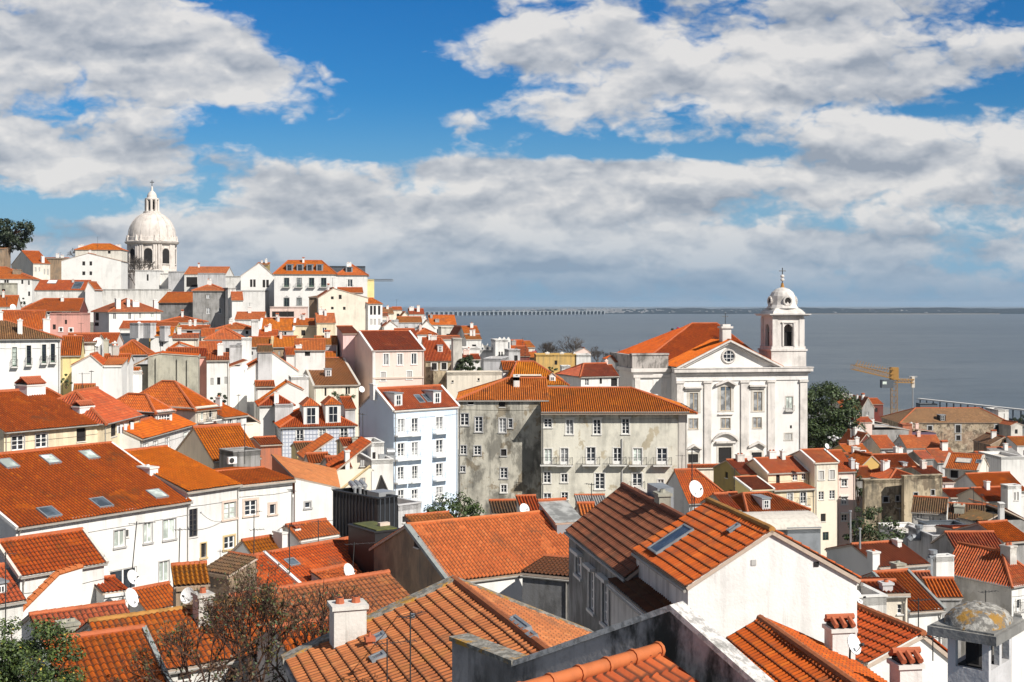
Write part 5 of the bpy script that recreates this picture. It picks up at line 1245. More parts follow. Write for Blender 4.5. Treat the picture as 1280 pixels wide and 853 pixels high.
# --- middle tier of orange roofs, from the left
rows = [
 ('orange hip roof low below the stained grey block', yd, (455, 262), (905, 290), 268, 8, 9, 'hip', 205, 'white', 'rust'),
 ('orange roof strip with ochre wall end left of the dark void', yd, (75, 322), (430, 322), 262, 6, 8, 'gu', 255, 'white', 'orange'),
 ('rust roof above two grey rooftop cubes', yd, (370, 300), (640, 300), 257, 6, 6, 'gu', 262, 'ochre', 'rust'),
 ('orange roof behind the slim grey chimney slab', yd, (385, 395), (600, 395), 250, 6, 6, 'gu', 312, 'white', 'bright'),
 ('orange roof fragment with a black window hole', yd, (670, 332), (960, 330), 252, 8, 6, 'gu', 298, 'lgrey', 'rust'),
 ('lilac shaded house under a low orange hip roof', ye, (60, 252), (440, 248), 262, 6, 10, 'hip', 192, 'lgrey', 'orange'),
 ('lilac grey house under a pointed orange roof', ye, (-30, 350), (345, 348), 240, 10, 10, 'hip', 240, 'lgrey', 'orange'),
 ('white house beneath a trapezoid orange roof with two dishes', ye, (270, 152), (555, 150), 285, 6, 9, 'gu', 85, 'white', 'bright'),
 ('wide flat orange roof left of the slim orange annexe', ye, (525, 262), (850, 265), 270, 6, 9, 'gu', 145, 'lgrey', 'bright'),
 ('slim orange annexe roof below the pink terrace', ye, (850, 210), (1080, 205), 272, 6, 7, 'gu', 150, 'cream', 'bright'),
 ('cream block with an orange cap roof below the bare gable', ye, (1085, 185), (1270, 182), 268, 12, 8, 'gu', 98, 'cream', 'bright'),
 ('orange roof half behind the yellow striped roofline', ye, (505, 330), (690, 322), 258, 8, 8, 'gu', 262, 'white', 'rust'),
 ('twin orange roof with a yellow verge over shaded wall', ye, (402, 425), (640, 428), 238, 8, 9, 'gu', 332, 'lgrey', 'ochre_tile'),
 ('orange roof right of the yellow verge with a small aerial', ye, (640, 428), (885, 430), 237, 8, 9, 'gu', 325, 'brown', 'bright'),
 ('orange hip roofed white house with one dark window', ye, (860, 458), (1165, 460), 230, 8, 8, 'gu', 352, 'white', 'orange'),
 ('ochre orange roof tucked before the pink annexe', ye, (1060, 405), (1285, 430), 246, 8, 9, 'gu', 325, 'lgrey', 'ochre_tile'),
 ('white walled orange patch roof below the ochre roof', ye, (1130, 545), (1270, 548), 242, 8, 6, 'gu', 480, 'white', 'bright'),
 ('white party wall block between lilac houses and orange roofs', ye, (435, 190), (500, 300), 255, 12, 8, 'flat', None, 'white', 'orange'),
 ('rust rooftop with slim chimney left of the white gable', yd, (860, 590), (1080, 575), 222, 10, 8, 'gu', 460, 'white', 'rust'),
 ('pale wall with a dark gate below the lilac grey house', ye, (215, 440), (340, 425), 228, 12, 7, 'flat', None, 'lgrey', 'rust'),
 ('white stair wall right of the lilac grey house', ye, (335, 372), (435, 368), 232, 12, 5, 'flat', None, 'white', 'rust'),
 ('salmon tiled block above the concrete wall ridge', yd, (0, 580), (350, 570), 215, 10, 9, 'hip', 445, 'lgrey', 'rust'),
 ('white capped chimney house in the middle of the orange roofs', yd, (605, 420), (860, 520), 232, 12, 6, 'gu', 380, 'pale', 'orange'),
 ('pale stucco dome shaped gable among the orange roofs', yd, (890, 400), (1015, 390), 250, 10, 5, 'gu', 330, 'pale', 'rust'),
 ('dark tarred flat roof yard below the white corner house', yd, (0, 400), (200, 405), 258, 4, 8, 'flat', None, 'slate', 'rust'),
 ('brown roof with two stone chimneys at the left', yc, (640, 470), (1150, 450), 214, 8, 8, 'gu', 375, 'white2', 'rust'),
 ('old brown roof slope running down behind the white edge house', yc, (-60, 330), (425, 352), 215, 14, 9, 'gu', 150, 'offwhite', 'rust'),
 ('red tiled corner with a dish at the left edge', yc, (-80, 105), (160, 140), 262, 15, 9, 'gu', 0, 'white', 'rust'),
]
RW = {}
for r in rows:
    (lab, z, a, b, Y, yaw, d, roof, ry, wl, tl) = r
    RW[lab] = D(lab, z, a, b, Y, yaw=yaw, d=d, h=8, roof=roof, ry=ry, wall=wl, tilem=tl, ov=.25, det=0)
g = lambda s: next(v for k_, v in RW.items() if s in k_)
g('one dark window').win('f', ye, [(965, 478, 1018, 520)], 'd'); g('one dark window').chim(ye, 905, 410, 445, 60, 'plain', 1)
g('low orange hip roof').win('f', ye, [(375, 270, 402, 302)], 'd'); g('flat orange roof left').win('f', ye, [(590, 278, 640, 312), (720, 285, 750, 318), (760, 280, 780, 310)], 'd')
g('two dishes').win('f', ye, [(450, 160, 475, 185)], 'd'); g('pointed orange roof').win('f', ye, [(175, 440, 215, 520)], 'd'); g('yellow verge over').win('f', ye, [(420, 475, 448, 510)], 'd'); g('small aerial').win('f', ye, [(700, 470, 720, 510)], 's')
g('black window hole').win('f', yd, [(745, 335, 803, 385)], 'd'); g('slim chimney left').chim(yd, 1085, 480, 600, 50, 'plain', .8)
g('yellow verge over').vm = None
for k in RW.values():
    if not k.wins and k.faces and k.w > 2.5: k.grid('f', max(1, int(k.w/3.0)), [-1.7], .85, 1.15, random.choice(['w', 'd', 's', 'w']), jit=.4, nb=0)
for lab, mm in (('yellow verge over', 'trimochre'), ('small aerial', 'trimochre'), ('flat orange roof left', 'white')): verge(g(lab), mm, .25)
g('two stone chimneys').chim(yc, 918, 400, 490, 45, 'white', 1); g('two stone chimneys').chim(yc, 1055, 420, 540, 45, 'conc', 1)
for i, (x, yt_, yb_, w_) in enumerate(((220, 300, 375, 85), (345, 300, 380, 75), (500, 330, 440, 50))):
    k = D(('left of two grey rooftop cubes among orange roofs', 'right of two grey rooftop cubes among orange roofs', 'slim grey chimney slab in front of an orange roof')[i], yd, (x-w_/2, yt_), (x+w_/2, yt_), 250, yaw=-30, d=1.5, h=-.6, roof='flat', wall='lgrey', cat='roof block', name='roof_block')
k = D('white gutter house with a barrel vault end among the orange roofs', ye, (780, 500), (860, 470), 222, yaw=16, d=4, h=6, roof='gu', rise=1, wall='white', tilem='orange', det=0)
k = D('green tinted glass roof top just behind the white gable', ye, (500, 470), (640, 465), 216, yaw=14, d=4, h=5, roof='gu', ry=410, wall='lgrey', tilem='moss_tile', det=0)
k = D('dark red pent roof between white gable and toothed white house', ye, (215, 625), (390, 560), 214, yaw=20, d=5, h=8, roof='slope', wall='white', tilem='rust', det=0)
# --- ridge houses sloping to the river
RD = [
 ('rust and cream cottage highest on the river ridge', yf, (330, 140), (420, 150), 420, 10, 8, 'gu', 112, 'pale', 'rust'),
 ('white ridge house with a tall chimney at the river end', yf, (490, 180), (640, 185), 400, 8, 9, 'gu', 130, 'white', 'rust'),
 ('cream gabled ridge house between white walls', yf, (215, 175), (335, 180), 410, 12, 8, 'gu', 120, 'pale', 'old_tile'),
 ('pale green gable end on the river ridge', yf, (400, 215), (500, 230), 372, 10, 8, 'gv', 160, 'pale', 'ochre_tile'),
 ('ridge house with a pointed ochre roof', yf, (385, 262), (625, 275), 340, 10, 9, 'gu', 210, 'lgrey', 'ochre_tile'),
 ('orange ridge roof falling to the river with a dark dormer', yf, (700, 285), (960, 290), 350, 10, 9, 'gu', 195, 'white', 'bright'),
 ('small white cube house with a tent like roof on the ridge', yf, (590, 320), (745, 318), 330, 10, 7, 'gv', 245, 'white', 'mortar_tile'),
 ('pale block house under the tent like roof', yf, (810, 330), (960, 345), 322, 10, 7, 'flat', None, 'offwhite', 'rust'),
 ('grey white ridge wall beside the balconied wing', yf, (215, 262), (385, 265), 330, 10, 8, 'flat', None, 'lgrey', 'rust'),
 ('rust ribbed roof directly behind the pink house', yf, (375, 420), (570, 425), 262, 14, 8, 'gu', 330, 'white', 'rust'),
 ('orange hip roof behind the dark red stone house', yf, (560, 380), (760, 385), 285, 12, 8, 'hip', 325, 'white', 'rust'),
 ('ochre shed roof with white chimneys behind the stone house', yf, (690, 430), (1010, 440), 272, 10, 7, 'gu', 400, 'white', 'rust'),
 ('white gable wall with a rust roof near the river ridge end', yf, (960, 400), (1070, 400), 305, 14, 9, 'gv', 305, 'white', 'rust'),
 ('orange double roof above the toothed white church front', yf, (1040, 370), (1190, 390), 300, 10, 9, 'gu', 305, 'white', 'bright'),
 ('ochre eaved house behind the toothed white front', yf, (1060, 430), (1210, 440), 285, 8, 7, 'gu', 392, 'white', 'ochre_tile'),
 ('small terrace house with a rust gable below the ridge', yf, (240, 300), (370, 345), 300, 12, 7, 'gv', 250, 'white', 'rust'),
 ('cream cottage with brown roof next to the balconied wing', yf, (205, 200), (280, 205), 360, 10, 7, 'gu', 170, 'pale', 'brown_tile'),
]
for r in RD:
    (lab, z, a, b, Y, yaw, d, roof, ry, wl, tl) = r
    k = RW[lab] = D(lab, z, a, b, Y, yaw=yaw, d=d, h=8, roof=roof, ry=ry, wall=wl, tilem=tl, ov=.25, det=0)
    k.grid('f', max(1, int(k.w/3.2)), [-1.9], .9, 1.3, 'w' if k.w > 6 else 'd', jit=.3, nb=0)
g('tall chimney').chim(yf, 582, 95, 160, 28, 'plain', 1); g('tall chimney').chim(yf, 515, 110, 150, 45, 'plain', 1); g('dark dormer').chim(yf, 770, 225, 265, 40, 'dark', 1.5); g('dark dormer').chim(yf, 712, 178, 225, 24, 'dark', 1)
SH = H('old stone house with a dark red dormered roof right of the pink house', yf, (655, 640), (955, 645), 240, yaw=10, d=11, h=8, roof='gu', rr=(800, 420), wall='ruin', tilem='red', ov=.3); SH.win('f', yf, [(715, 670, 765, 738), (812, 668, 862, 735)], 'd', sur='trim', sw=.2); SH.dorm(yf, 800, 490, 562, 50, 'flat', 'white', deep=3)
k = H('stubby stone wall tower beside the dark red dormered roof', yf, (930, 455), (1018, 455), 232, yaw=10, d=3, h=7, roof='flat', wall='stone', cat='tower', name='wall_tower')
k = H('rust low roof right of the ivy covered wall', yf, (1020, 630), (1200, 655), 236, yaw=8, d=7, h=6, roof='gu', ry=585, wall='white', tilem='red')
k = H('long white low house behind the ivy wall', yf, (1018, 545), (1195, 540), 250, yaw=6, d=7, h=8, roof='flat', wall='white')
# the toothed white front
TF = H('white chapel front with rows of small pointed battlements', xc, (160, 330), (310, 318), 262, yaw=6, d=6, h=9, roof='flat', wall='white')
def tfx(s, wm):
    for i in range(3):
        c = s.w*(i+.5)/3; r = s.w/6.4
        for y0, y1 in ((-.05, .35),): wm.hexa([s.fr.p(c-r, y0, .5), s.fr.p(c+r, y0, .5), s.fr.p(c+r, y1, .5), s.fr.p(c-r, y1, .5), s.fr.p(c-.05, y0, 1.9), s.fr.p(c+.05, y0, 1.9), s.fr.p(c+.05, y1, 1.9), s.fr.p(c-.05, y1, 1.9)], 'white')
        wm.box(s.fr, c-.18, c+.18, -.09, -.051, .7, 1.1, 'slate')
    for i in range(3):
        c = s.w+.5+(2.7)*(i+.5)/3; r = .45
        wm.hexa([s.fr.p(c-r, 0, 0), s.fr.p(c+r, 0, 0), s.fr.p(c+r, .4, 0), s.fr.p(c-r, .4, 0), s.fr.p(c-r, 0, 2.6), s.fr.p(c+r, 0, 2.6), s.fr.p(c+r, .4, 2.6), s.fr.p(c-r, .4, 2.6)], 'white')
        wm.hexa([s.fr.p(c-r, 0, 2.6), s.fr.p(c+r, 0, 2.6), s.fr.p(c+r, .4, 2.6), s.fr.p(c-r, .4, 2.6), s.fr.p(c-.1, 0, 3.2), s.fr.p(c+.1, 0, 3.2), s.fr.p(c+.1, .4, 3.2), s.fr.p(c-.1, .4, 3.2)], 'white')
        wm.box(s.fr, c-.22, c+.22, -.05, -.003, .6, 2.2, 'slate')
TF.extra.append(tfx)
k = H('white narrow house with tall slit windows beside the chapel front', xc, (312, 225), (440, 215), 258, yaw=8, d=7, h=10, roof='flat', wall='white'); k.win('f', xc, [(345, 318, 360, 390), (372, 318, 386, 390), (418, 310, 432, 375)], 'd')
k = H('orange roofed house right of the tall slit windows', xc, (450, 300), (640, 340), 268, yaw=14, d=9, h=8, roof='gu', ry=205, wall='white', tilem='orange'); k.chim(xc, 497, 200, 255, 45, 'dark', 1.5); k.win('f', xc, [(515, 285, 535, 305)], 'd')
k = H('orange gabled house end nearest the bare river trees', xc, (600, 270), (705, 290), 285, yaw=14, d=9, h=8, roof='gu', ry=215, wall='offwhite', tilem='bright')
k = H('rust walled house beneath the orange gable near the river', xc, (560, 355), (655, 350), 262, yaw=14, d=6, h=7, roof='gu', ry=265, wall='maroon', tilem='orange')
k = H('low cream and blue yard house below the orange gables', xc, (445, 325), (560, 330), 252, yaw=10, d=5, h=6, roof='flat', wall='lgrey'); k.win('f', xc, [(500, 355, 535, 412)], 'd')
k = H('tiny pale house row before the golden block', xc, (640, 372), (740, 372), 270, yaw=10, d=6, h=6, roof='gu', ry=325, wall='pale', tilem='bright')
GO = H('golden plaster block with three cream chimneys before the river', xc, (718, 372), (1120, 374), 262, yaw=2, d=7, h=10, roof='flat', wall='gold', ov=0); GO.chim(xc, 833, 318, 375, 38, 'cream', 1.4); GO.chim(xc, 978, 320, 375, 36, 'cream', 1.4); GO.chim(xc, 1102, 330, 372, 18, 'plain', .8); GO.win('f', xc, [(902, 405, 930, 448)], 'd')
k = H('white end wall of the golden block', xc, (1120, 374), (1137, 374), 262, yaw=2, d=7, h=10, roof='flat', wall='white', cat='wall', name='end_wall')
k = H('house with a red hip roof between golden block and church', zf, (745, 362), (930, 358), 205, yaw=22, d=9, h=8, roof='gu', rl=(758, 300), wall='white', tilem='rust', ov=.3); k.win('f', zf, [(765, 374, 785, 408)], 'w').win('f', zf, [(895, 372, 925, 412), (838, 372, 850, 400)], 'd')
k = H('white facade strip with a low lit terrace beside the golden block', xc, (975, 490), (1060, 490), 225, yaw=4, d=3, h=5, roof='flat', wall='white')
k = D('pink white villa with scaffolding by the river trees', xc, (1110, 320), (1262, 318), 400, yaw=4, d=10, h=9, roof='gv', ap=(1200, 280), wall='blush', tilem='mortar_tile'); k.grid('f', 4, [-2.2, -5.5], 1.2, 1.8, 's')
k = D('small orange roof left of the church entablature', zg, (35, 490), (100, 485), 262, yaw=10, d=8, h=8, roof='gu', ry=462, wall='white', tilem='bright')
k = D('orange house roof under the church attic on its left', zg, (-40, 560), (52, 558), 240, yaw=14, d=8, h=8, roof='gu', ry=508, wall='white', tilem='rust'); k.win('f', zg, [(18, 575, 42, 612)], 'd')
k = D('small red roof behind the church on the left side', zg, (180, 432), (275, 432), 290, yaw=10, d=8, h=8, roof='gu', ry=400, wall='offwhite', tilem='rust')
# ------------------------------------------------------------------ domed church on the hill
C0 = P(190, 345, 549); S = 549/FOC   # metres per pixel
E = empty('domed_church', C0, 'domed white stone church crowning the hill with a columned lantern and cross', 'church')
def PZm(y): return (345-y)*S
rd = 29.5*S
m = MB()
m.lathe(C0, [(rd+1.2, -26), (rd+1.2, PZm(343)), (rd+.3, PZm(342)), (rd+.3, PZm(338)), (rd-.5, PZm(337)), (rd-.5, PZm(307)), (rd+.9, PZm(305)), (rd+1.3, PZm(303)), (rd+.2, PZm(302)), (rd+.2, PZm(297.5)), (rd-.3, PZm(297))], 'domes', 48)
for i in range(8):
    for da in (-.15, -.06, .06, .15):
        a = R(-61.5+45*i)+da
        c = C0+V(((rd-.3)*math.cos(a), (rd-.3)*math.sin(a), 0)); m.tube(c+V((0, 0, PZm(338))), c+V((0, 0, PZm(306))), .5, 'domes', 8)
    for da in (-.1, .1):
        a = R(-61.5+45*i)+da; c = C0+V(((rd+.2)*math.cos(a), (rd+.2)*math.sin(a), PZm(302))); m.tube(c, c+V((0, 0, 2.4)), .7, 'domes', 8, .25)
m.build('drum', C0, E, smooth=False)
m = MB(); n = 14
m.lathe(C0, [(rd*.985*math.cos(t*math.pi/2/n*.93)+.0, PZm(297.5)+ (297.5-265.5)*S*math.sin(t*math.pi/2/n*.97)) for t in range(n+1)], 'domes', 48)
for i in range(16):
    a = 2*math.pi*(i+.5)/16; pr = None
    for t in range(n+1):
        r_ = rd*.985*math.cos(t*math.pi/2/n*.93)+.12; q = C0+V((r_*math.cos(a), r_*math.sin(a), PZm(297.5)+32*S*math.sin(t*math.pi/2/n*.97)))
        if pr: m.tube(pr, q, .05, 'domes', 5)
        pr = q
o = m.build('dome', C0, E, smooth=True); shade_auto(o)
lr = 7.4*S; m = MB()
m.lathe(C0, [(10.5*S, PZm(268)), (10.5*S, PZm(265)), (9*S, PZm(264.5)), (lr*.55, PZm(264)), (lr*.55, PZm(250.5)), (8.6*S, PZm(250)), (8.6*S, PZm(248.5)), (6.2*S, PZm(247.5)), (5.6*S, PZm(244)), (4*S, PZm(241)), (1.6*S, PZm(239)), (1.1*S, PZm(234.5)), (.5*S, PZm(233)), (.05, PZm(232))], 'domes', 24)
for i in range(8):
    a = 2*math.pi*(i+.2)/8; c = C0+V((lr*math.cos(a), lr*math.sin(a), 0)); m.tube(c+V((0, 0, PZm(265))), c+V((0, 0, PZm(250))), .55, 'domes', 8)
lo = m.build('lantern', C0, E)
m = MB()
for i in range(8):
    a = 2*math.pi*(i+.7)/8; c = C0+V((lr*.56*math.cos(a), lr*.56*math.sin(a), 0)); t_ = V((-math.sin(a), math.cos(a), 0))*.7; n_ = V((math.cos(a), math.sin(a), 0))*.1
    m.poly([c-t_+n_+V((0, 0, PZm(262))), c+t_+n_+V((0, 0, PZm(262))), c+t_+n_+V((0, 0, PZm(252.5))), c-t_+n_+V((0, 0, PZm(252.5)))], 'dark')
m.build('opening', C0, lo)
m = MB(); m.tube(C0+V((0, 0, PZm(233))), C0+V((0, 0, PZm(225.5))), .16, 'iron', 6); m.tube(C0+V((-.9, 0, PZm(228))), C0+V((.9, 0, PZm(228))), .16, 'iron', 6); m.build('cross', C0, E)
for i in range(8):
    a = R(-84+45*i); big = True
    if math.sin(a) > .5: continue
    m = MB(); c = C0+V(((rd-.42)*math.cos(a), (rd-.42)*math.sin(a), 0)); t_ = V((-math.sin(a), math.cos(a), 0)); n_ = V((math.cos(a), math.sin(a), 0))
    w_ = 1.75; z0, z1 = PZm(331 if big else 329), PZm(316)
    pts_ = [(-w_, z0), (w_, z0), (w_, z1)]+[(w_*math.cos(k*math.pi/8), z1+w_*math.sin(k*math.pi/8)) for k in range(1, 8)]+[(-w_, z1)]
    m.poly([c+t_*x+V((0, 0, z)) for x, z in pts_], 'dark')
    for k in range(len(pts_)):
        (x, z), (x2, z2) = pts_[k], pts_[(k+1) % len(pts_)]; m.tube(c+t_*x*1.15+V((0, 0, z)), c+t_*x2*1.15+V((0, 0, z2)), .32, 'domes', 5)
    m.build('window', C0, E)
pts_extra = [(C0.x, C0.y, C0.z-16, 12)]
# ------------------------------------------------------------------ white pedimented church with bell tower
CH = H('white pedimented church with an orange roof and a domed bell tower', xe, (385, 703), (1222, 703), 250, yaw=11, d=26, h=20, roof='flat', wall='churchw', cat='church', name='parish_church')
CH.flatroof = (0.0, 'mortar'); CH.tops = dict(f=0, r=0, l=0, b=0)
cf = CH.fr; cw = CH.w; mp = 250/FOC
def cu(px): return (on_plane(px, 470, cf.o, norm_out(cf.u))-cf.o).dot(cf.u)
def cz(py): return on_plane(909, py, cf.o, norm_out(cf.u)).z-cf.o.z
CH.win('f', xf, [(155, 293, 232, 465), (723, 285, 802, 457)], 't', sur='stone', sw=.5, fm='tanframe', gl='curtain', nb=4).win('f', xf, [(430, 238, 525, 455)], 't', sur='stone', sw=.55, fm='tanframe', gl='curtain', nb=4)
CH.win('f', xf, [(150, 522, 230, 615), (435, 518, 518, 612), (718, 512, 796, 607)], 't', sur='stone', sw=.12, fm='tanframe', gl='curtain', nb=2).win('f', xf, [(1013, 328, 1072, 450)], 'b', sur='stone', sw=.2, fm='shutter', gl='paleglass', dep=.6, ex=.3).win('f', xf, [(1003, 655, 1066, 712)], 's', sur='stone', sw=.2).win('f', xf, [(1048, 582, 1066, 610)], 'd')
CH.win('f', xf, [(413, 778, 528, 915), (143, 838, 232, 915), (707, 822, 797, 915)], 'd', sur='stone', sw=.4)
def chx(s, wm):
    f = cf; B = lambda a0, a1, b0, b1, c0, c1, m='churchs': wm.box(f, a0, a1, b0, b1, c0, c1, m)
    X = lambda x: cu(xf((x, 0))[0]); Z_ = lambda y: cz(xf((0, y))[1])
    # pilasters with capitals
    for x0, x1 in ((40, 100), (283, 345), (610, 680), (848, 910), (1135, 1197)):
        a, b = X(x0), X(x1); B(a, b, -.3, -.004, -22, Z_(205)); B(a-.18, b+.18, -.5, -.004, Z_(204), Z_(186))
    # entablature: architrave, frieze, cornice
    B(-.05, cw+.05, -.22, .3, Z_(184), Z_(160), 'churchw'); B(-.1, cw+.1, -.12, .3, Z_(159), Z_(128), 'churchw'); B(-.35, cw+.35, -.7, .5, Z_(127), Z_(108)); B(-.75, cw+.75, -1.15, .5, Z_(107), Z_(76)); B(-.85, cw+.85, -1.3, .6, Z_(75), Z_(68), 'churchs')
    # pediment
    zb_ = Z_(67); a0, a1 = X(30), X(965); am = (a0+a1)/2; zt = cz(xe((0, 490))[1])
    wm.poly([f.p(a0+.6, -.05, zb_), f.p(a1-.6, -.05, zb_), f.p(am, -.05, zt-.5)], 'churchw')
    for p, q in ((a0, am), (a1, am)):
        P0, P1 = f.p(p, 0, zb_), f.p(q, 0, zt)
        for (o_, t0, t1, mm) in ((-.75, -.62, -.22, 'churchs'), (-1.25, -.20, .16, 'churchs')):
            wm.hexa([P0+f.v*o_+V((0, 0, t0)), P1+f.v*o_+V((0, 0, t0)), P1+f.v*.1+V((0, 0, t0)), P0+f.v*.1+V((0, 0, t0)), P0+f.v*o_+V((0, 0, t1)), P1+f.v*o_+V((0, 0, t1)), P1+f.v*.1+V((0, 0, t1)), P0+f.v*.1+V((0, 0, t1))], mm)
    # stone hoods
    for x0, x1, y in ((105, 265, 240), (680, 833, 232)): B(X(x0), X(x1), -.8, -.004, Z_(y+8), Z_(y-8)); B(X(x0)+.2, X(x1)-.2, -.45, -.004, Z_(y+9)-.35, Z_(y+8.5))
    def tri(x0, xm, x1, yb_, yt_, seg=False):
        pts2 = [(x0, yb_), (xm, yt_), (x1, yb_)] if not seg else [(x0+(x1-x0)*i/8, yb_-(yb_-yt_)*math.sin(math.pi*i/8)**.8) for i in range(9)]
        for (p, q), (r, t2) in zip(pts2, pts2[1:]):
            A_, B_ = f.p(X(p), 0, Z_(q)), f.p(X(r), 0, Z_(t2)); o1, o2 = f.v*-.75, f.v*-.004; u = V((0, 0, .4))
            wm.hexa([A_+o1, B_+o1, B_+o2, A_+o2, A_+o1+u, B_+o1+u, B_+o2+u, A_+o2+u], 'churchs')
    tri(380, 487, 565, 232, 190); tri(355, 0, 580, 725, 655, True); B(X(385), X(555), -.7, -.004, Z_(738), Z_(722)); tri(128, 192, 256, 795, 755); tri(672, 760, 825, 785, 745)
    B(X(408), X(540), -.35, -.004, Z_(488), Z_(478))
    # stepped bases
    for x0, x1 in ((0, 130), (600, 700), (835, 1010)): B(X(x0), X(x1), -.8, -.004, -22, Z_(850))
    # arched head of the middle window
    c = X(478); r = (X(525)-X(430))/2; zz0 = Z_(272)
    wm.poly([f.p(c-r, .12, zz0), f.p(c+r, .12, zz0)]+[f.p(c+r*math.cos(i*math.pi/8), .12, zz0+r*.9*math.sin(i*math.pi/8)) for i in range(1, 8)], 'skyglass')
    B(-3.6, -.02, 3.5, 12, -22, 0, 'churchw')
    # left block with dark stained attic
    lx0 = X(-300)
    B(lx0, 0, 3.6, 22, -22, Z_(100)-.2, 'churchw'); B(lx0-.5, -.02, 3.0, 22.4, Z_(100)-.2, Z_(76)); B(lx0-.2, -.5, 3.4, 4.6, Z_(75), Z_(-4)+.8, 'churchd'); B(lx0-.2, lx0+1.0, 4.7, 20, Z_(75), Z_(-4)+.8, 'churchd'); B(lx0-.35, -.4, 3.2, 4.9, Z_(-4)+.81, Z_(-4)+1.15, 'churchd')
    B(lx0+.3, lx0+1.4, 3.25, 3.59, -22, Z_(160)); B(-1.9, -.9, 3.25, 3.59, -22, Z_(160)); B(lx0, -.02, 3.15, 3.59, Z_(159), Z_(135))
CH.extra.append(chx)
def chpost(s):
    f = cf; X = lambda x: cu(xf((x, 0))[0]); Z_ = lambda y: cz(xf((0, y))[1])
    zb_ = Z_(67)+.15; a0, a1 = X(30)-.2, X(965)+.2; am = (a0+a1)/2; zt = cz(xe((0, 490))[1])+.2
    m = MB(); dp = 9
    tile_face(m, [f.p(a0, -1.2, zb_), f.p(am, -1.2, zt), f.p(am, dp, zt), f.p(a0, dp, zb_)], 'bright', 1)
    tile_face(m, [f.p(a1, -1.2, zb_), f.p(a1, dp, zb_), f.p(am, dp, zt), f.p(am, -1.2, zt)], 'bright', 1)
    # tall hipped nave roof behind
    zn = CZ-(404.5-HY)*272/FOC-f.o.z; v0, v1, vm_ = 7.5, 36, 22
    q = on_plane(865, 404.5, f.p(0, vm_, 0), norm_out(f.u)); rl_ = (q-f.p(0, vm_, 0)).dot(f.u); q = on_plane(896, 404.5, f.p(0, vm_, 0), norm_out(f.u)); rr_ = (q-f.p(0, vm_, 0)).dot(f.u)
    zl_ = Z_(67)+.4; L_, R_ = X(-190), X(985)
    R0, R1 = f.p(rl_, vm_, zn), f.p(rr_, vm_, zn)
    F0, F1, B0, B1_ = f.p(L_, v0, zl_), f.p(R_, v0, zl_), f.p(L_, v1, zl_), f.p(R_, v1, zl_)
    for p in ([F0, F1, R1, R0], [B1_, B0, R0, R1], [B0, F0, R0], [F1, B1_, R1]): tile_face(m, p, 'orange', 1)
    for a, b in ((F0, R0), (F1, R1), (R0, R1), (f.p(am, -1.2, zt), f.p(am, dp, zt))): m.tube(a, b, .2, 'ridge', 6)
    ro = m.build('roof', s.org, s.E); shade_auto(ro)
    m = MB(); c = f.p(am-.2, 1.2, 0)
    fr_ = Fr(c, f.u, f.v); zz = zt
    m.box(fr_, -.9, .9, -.9, .9, zz-2.5, zz+2.2, 'churchs'); m.box(fr_, -1.2, 1.2, -1.2, 1.2, zz+2.2, zz+2.6, 'churchs'); m.box(fr_, -.8, .8, -.8, .8, zz+2.6, zz+3.0, 'churchs')
    m.tube(fr_.p(0, 0, zz+3), fr_.p(0, 0, zz+5.2), .07, 'iron', 5); m.tube(fr_.p(-.6, 0, zz+4.5), fr_.p(.6, 0, zz+4.5), .06, 'iron', 5)
    m.build('gable_cross', s.org, s.E)
    # round window
    oc = f.p(am, -.05, cz(xe((0, 590))[1])); m = MB(); r = 1.05
    m.poly([oc-f.v*.06+f.u*r*math.cos(i*math.pi/12)+V((0, 0, r*math.sin(i*math.pi/12))) for i in range(24)], 'glass')
    for i in range(24):
        a, b = i*math.pi/12, (i+1)*math.pi/12; m.tube(oc-f.v*.1+f.u*1.3*math.cos(a)+V((0, 0, 1.3*math.sin(a))), oc-f.v*.1+f.u*1.3*math.cos(b)+V((0, 0, 1.3*math.sin(b))), .22, 'churchs', 5)
    for a in (-.4, .4): m.tube(oc-f.v*.1+f.u*a+V((0, 0, -.95)), oc-f.v*.1+f.u*a+V((0, 0, .95)), .07, 'frame', 4); m.tube(oc-f.v*.1+f.u*-.95+V((0, 0, a)), oc-f.v*.1+f.u*.95+V((0, 0, a)), .07, 'frame', 4)
    m.build('window', s.org, s.E)
    # bell tower
    ta, tb = cu(966.5), cu(1006.5); tw = tb-ta; td = tw*.92; tf = Fr(f.p(ta, .3, 0), f.u, f.v); z = lambda y: cz(xe((0, y))[1])
    m = MB(); B = lambda a0, a1, b0, b1, c0, c1, mm='churchs': m.box(tf, a0, a1, b0, b1, c0, c1, mm)
    B(-.3, tw+.3, -.1, td+.2, z(660), z(560)); B(-.5, tw+.5, -.3, td+.4, z(560), z(548)); B(-.2, tw+.2, 0, td, z(548), z(530))
    z0, z1 = z(530), z(345); t = 1.1; ow = 1.0
    for a, b in ((0, t), (tw-t, tw)):
        for c, d in ((0, t), (td-t, td)): B(a, b, c, d, z0, z1, 'churchs')
    for (a0, a1, b0, b1) in ((t, tw/2-ow, .15, .8), (tw/2+ow, tw-t, .15, .8), (t, tw/2-ow, td-.8, td-.15), (tw/2+ow, tw-t, td-.8, td-.15), (.15, .8, t, td/2-ow), (.15, .8, td/2+ow, td-t), (tw-.8, tw-.15, t, td/2-ow), (tw-.8, tw-.15, td/2+ow, td-t)): B(a0, a1, b0, b1, z0, z1)
    za_ = z(420)
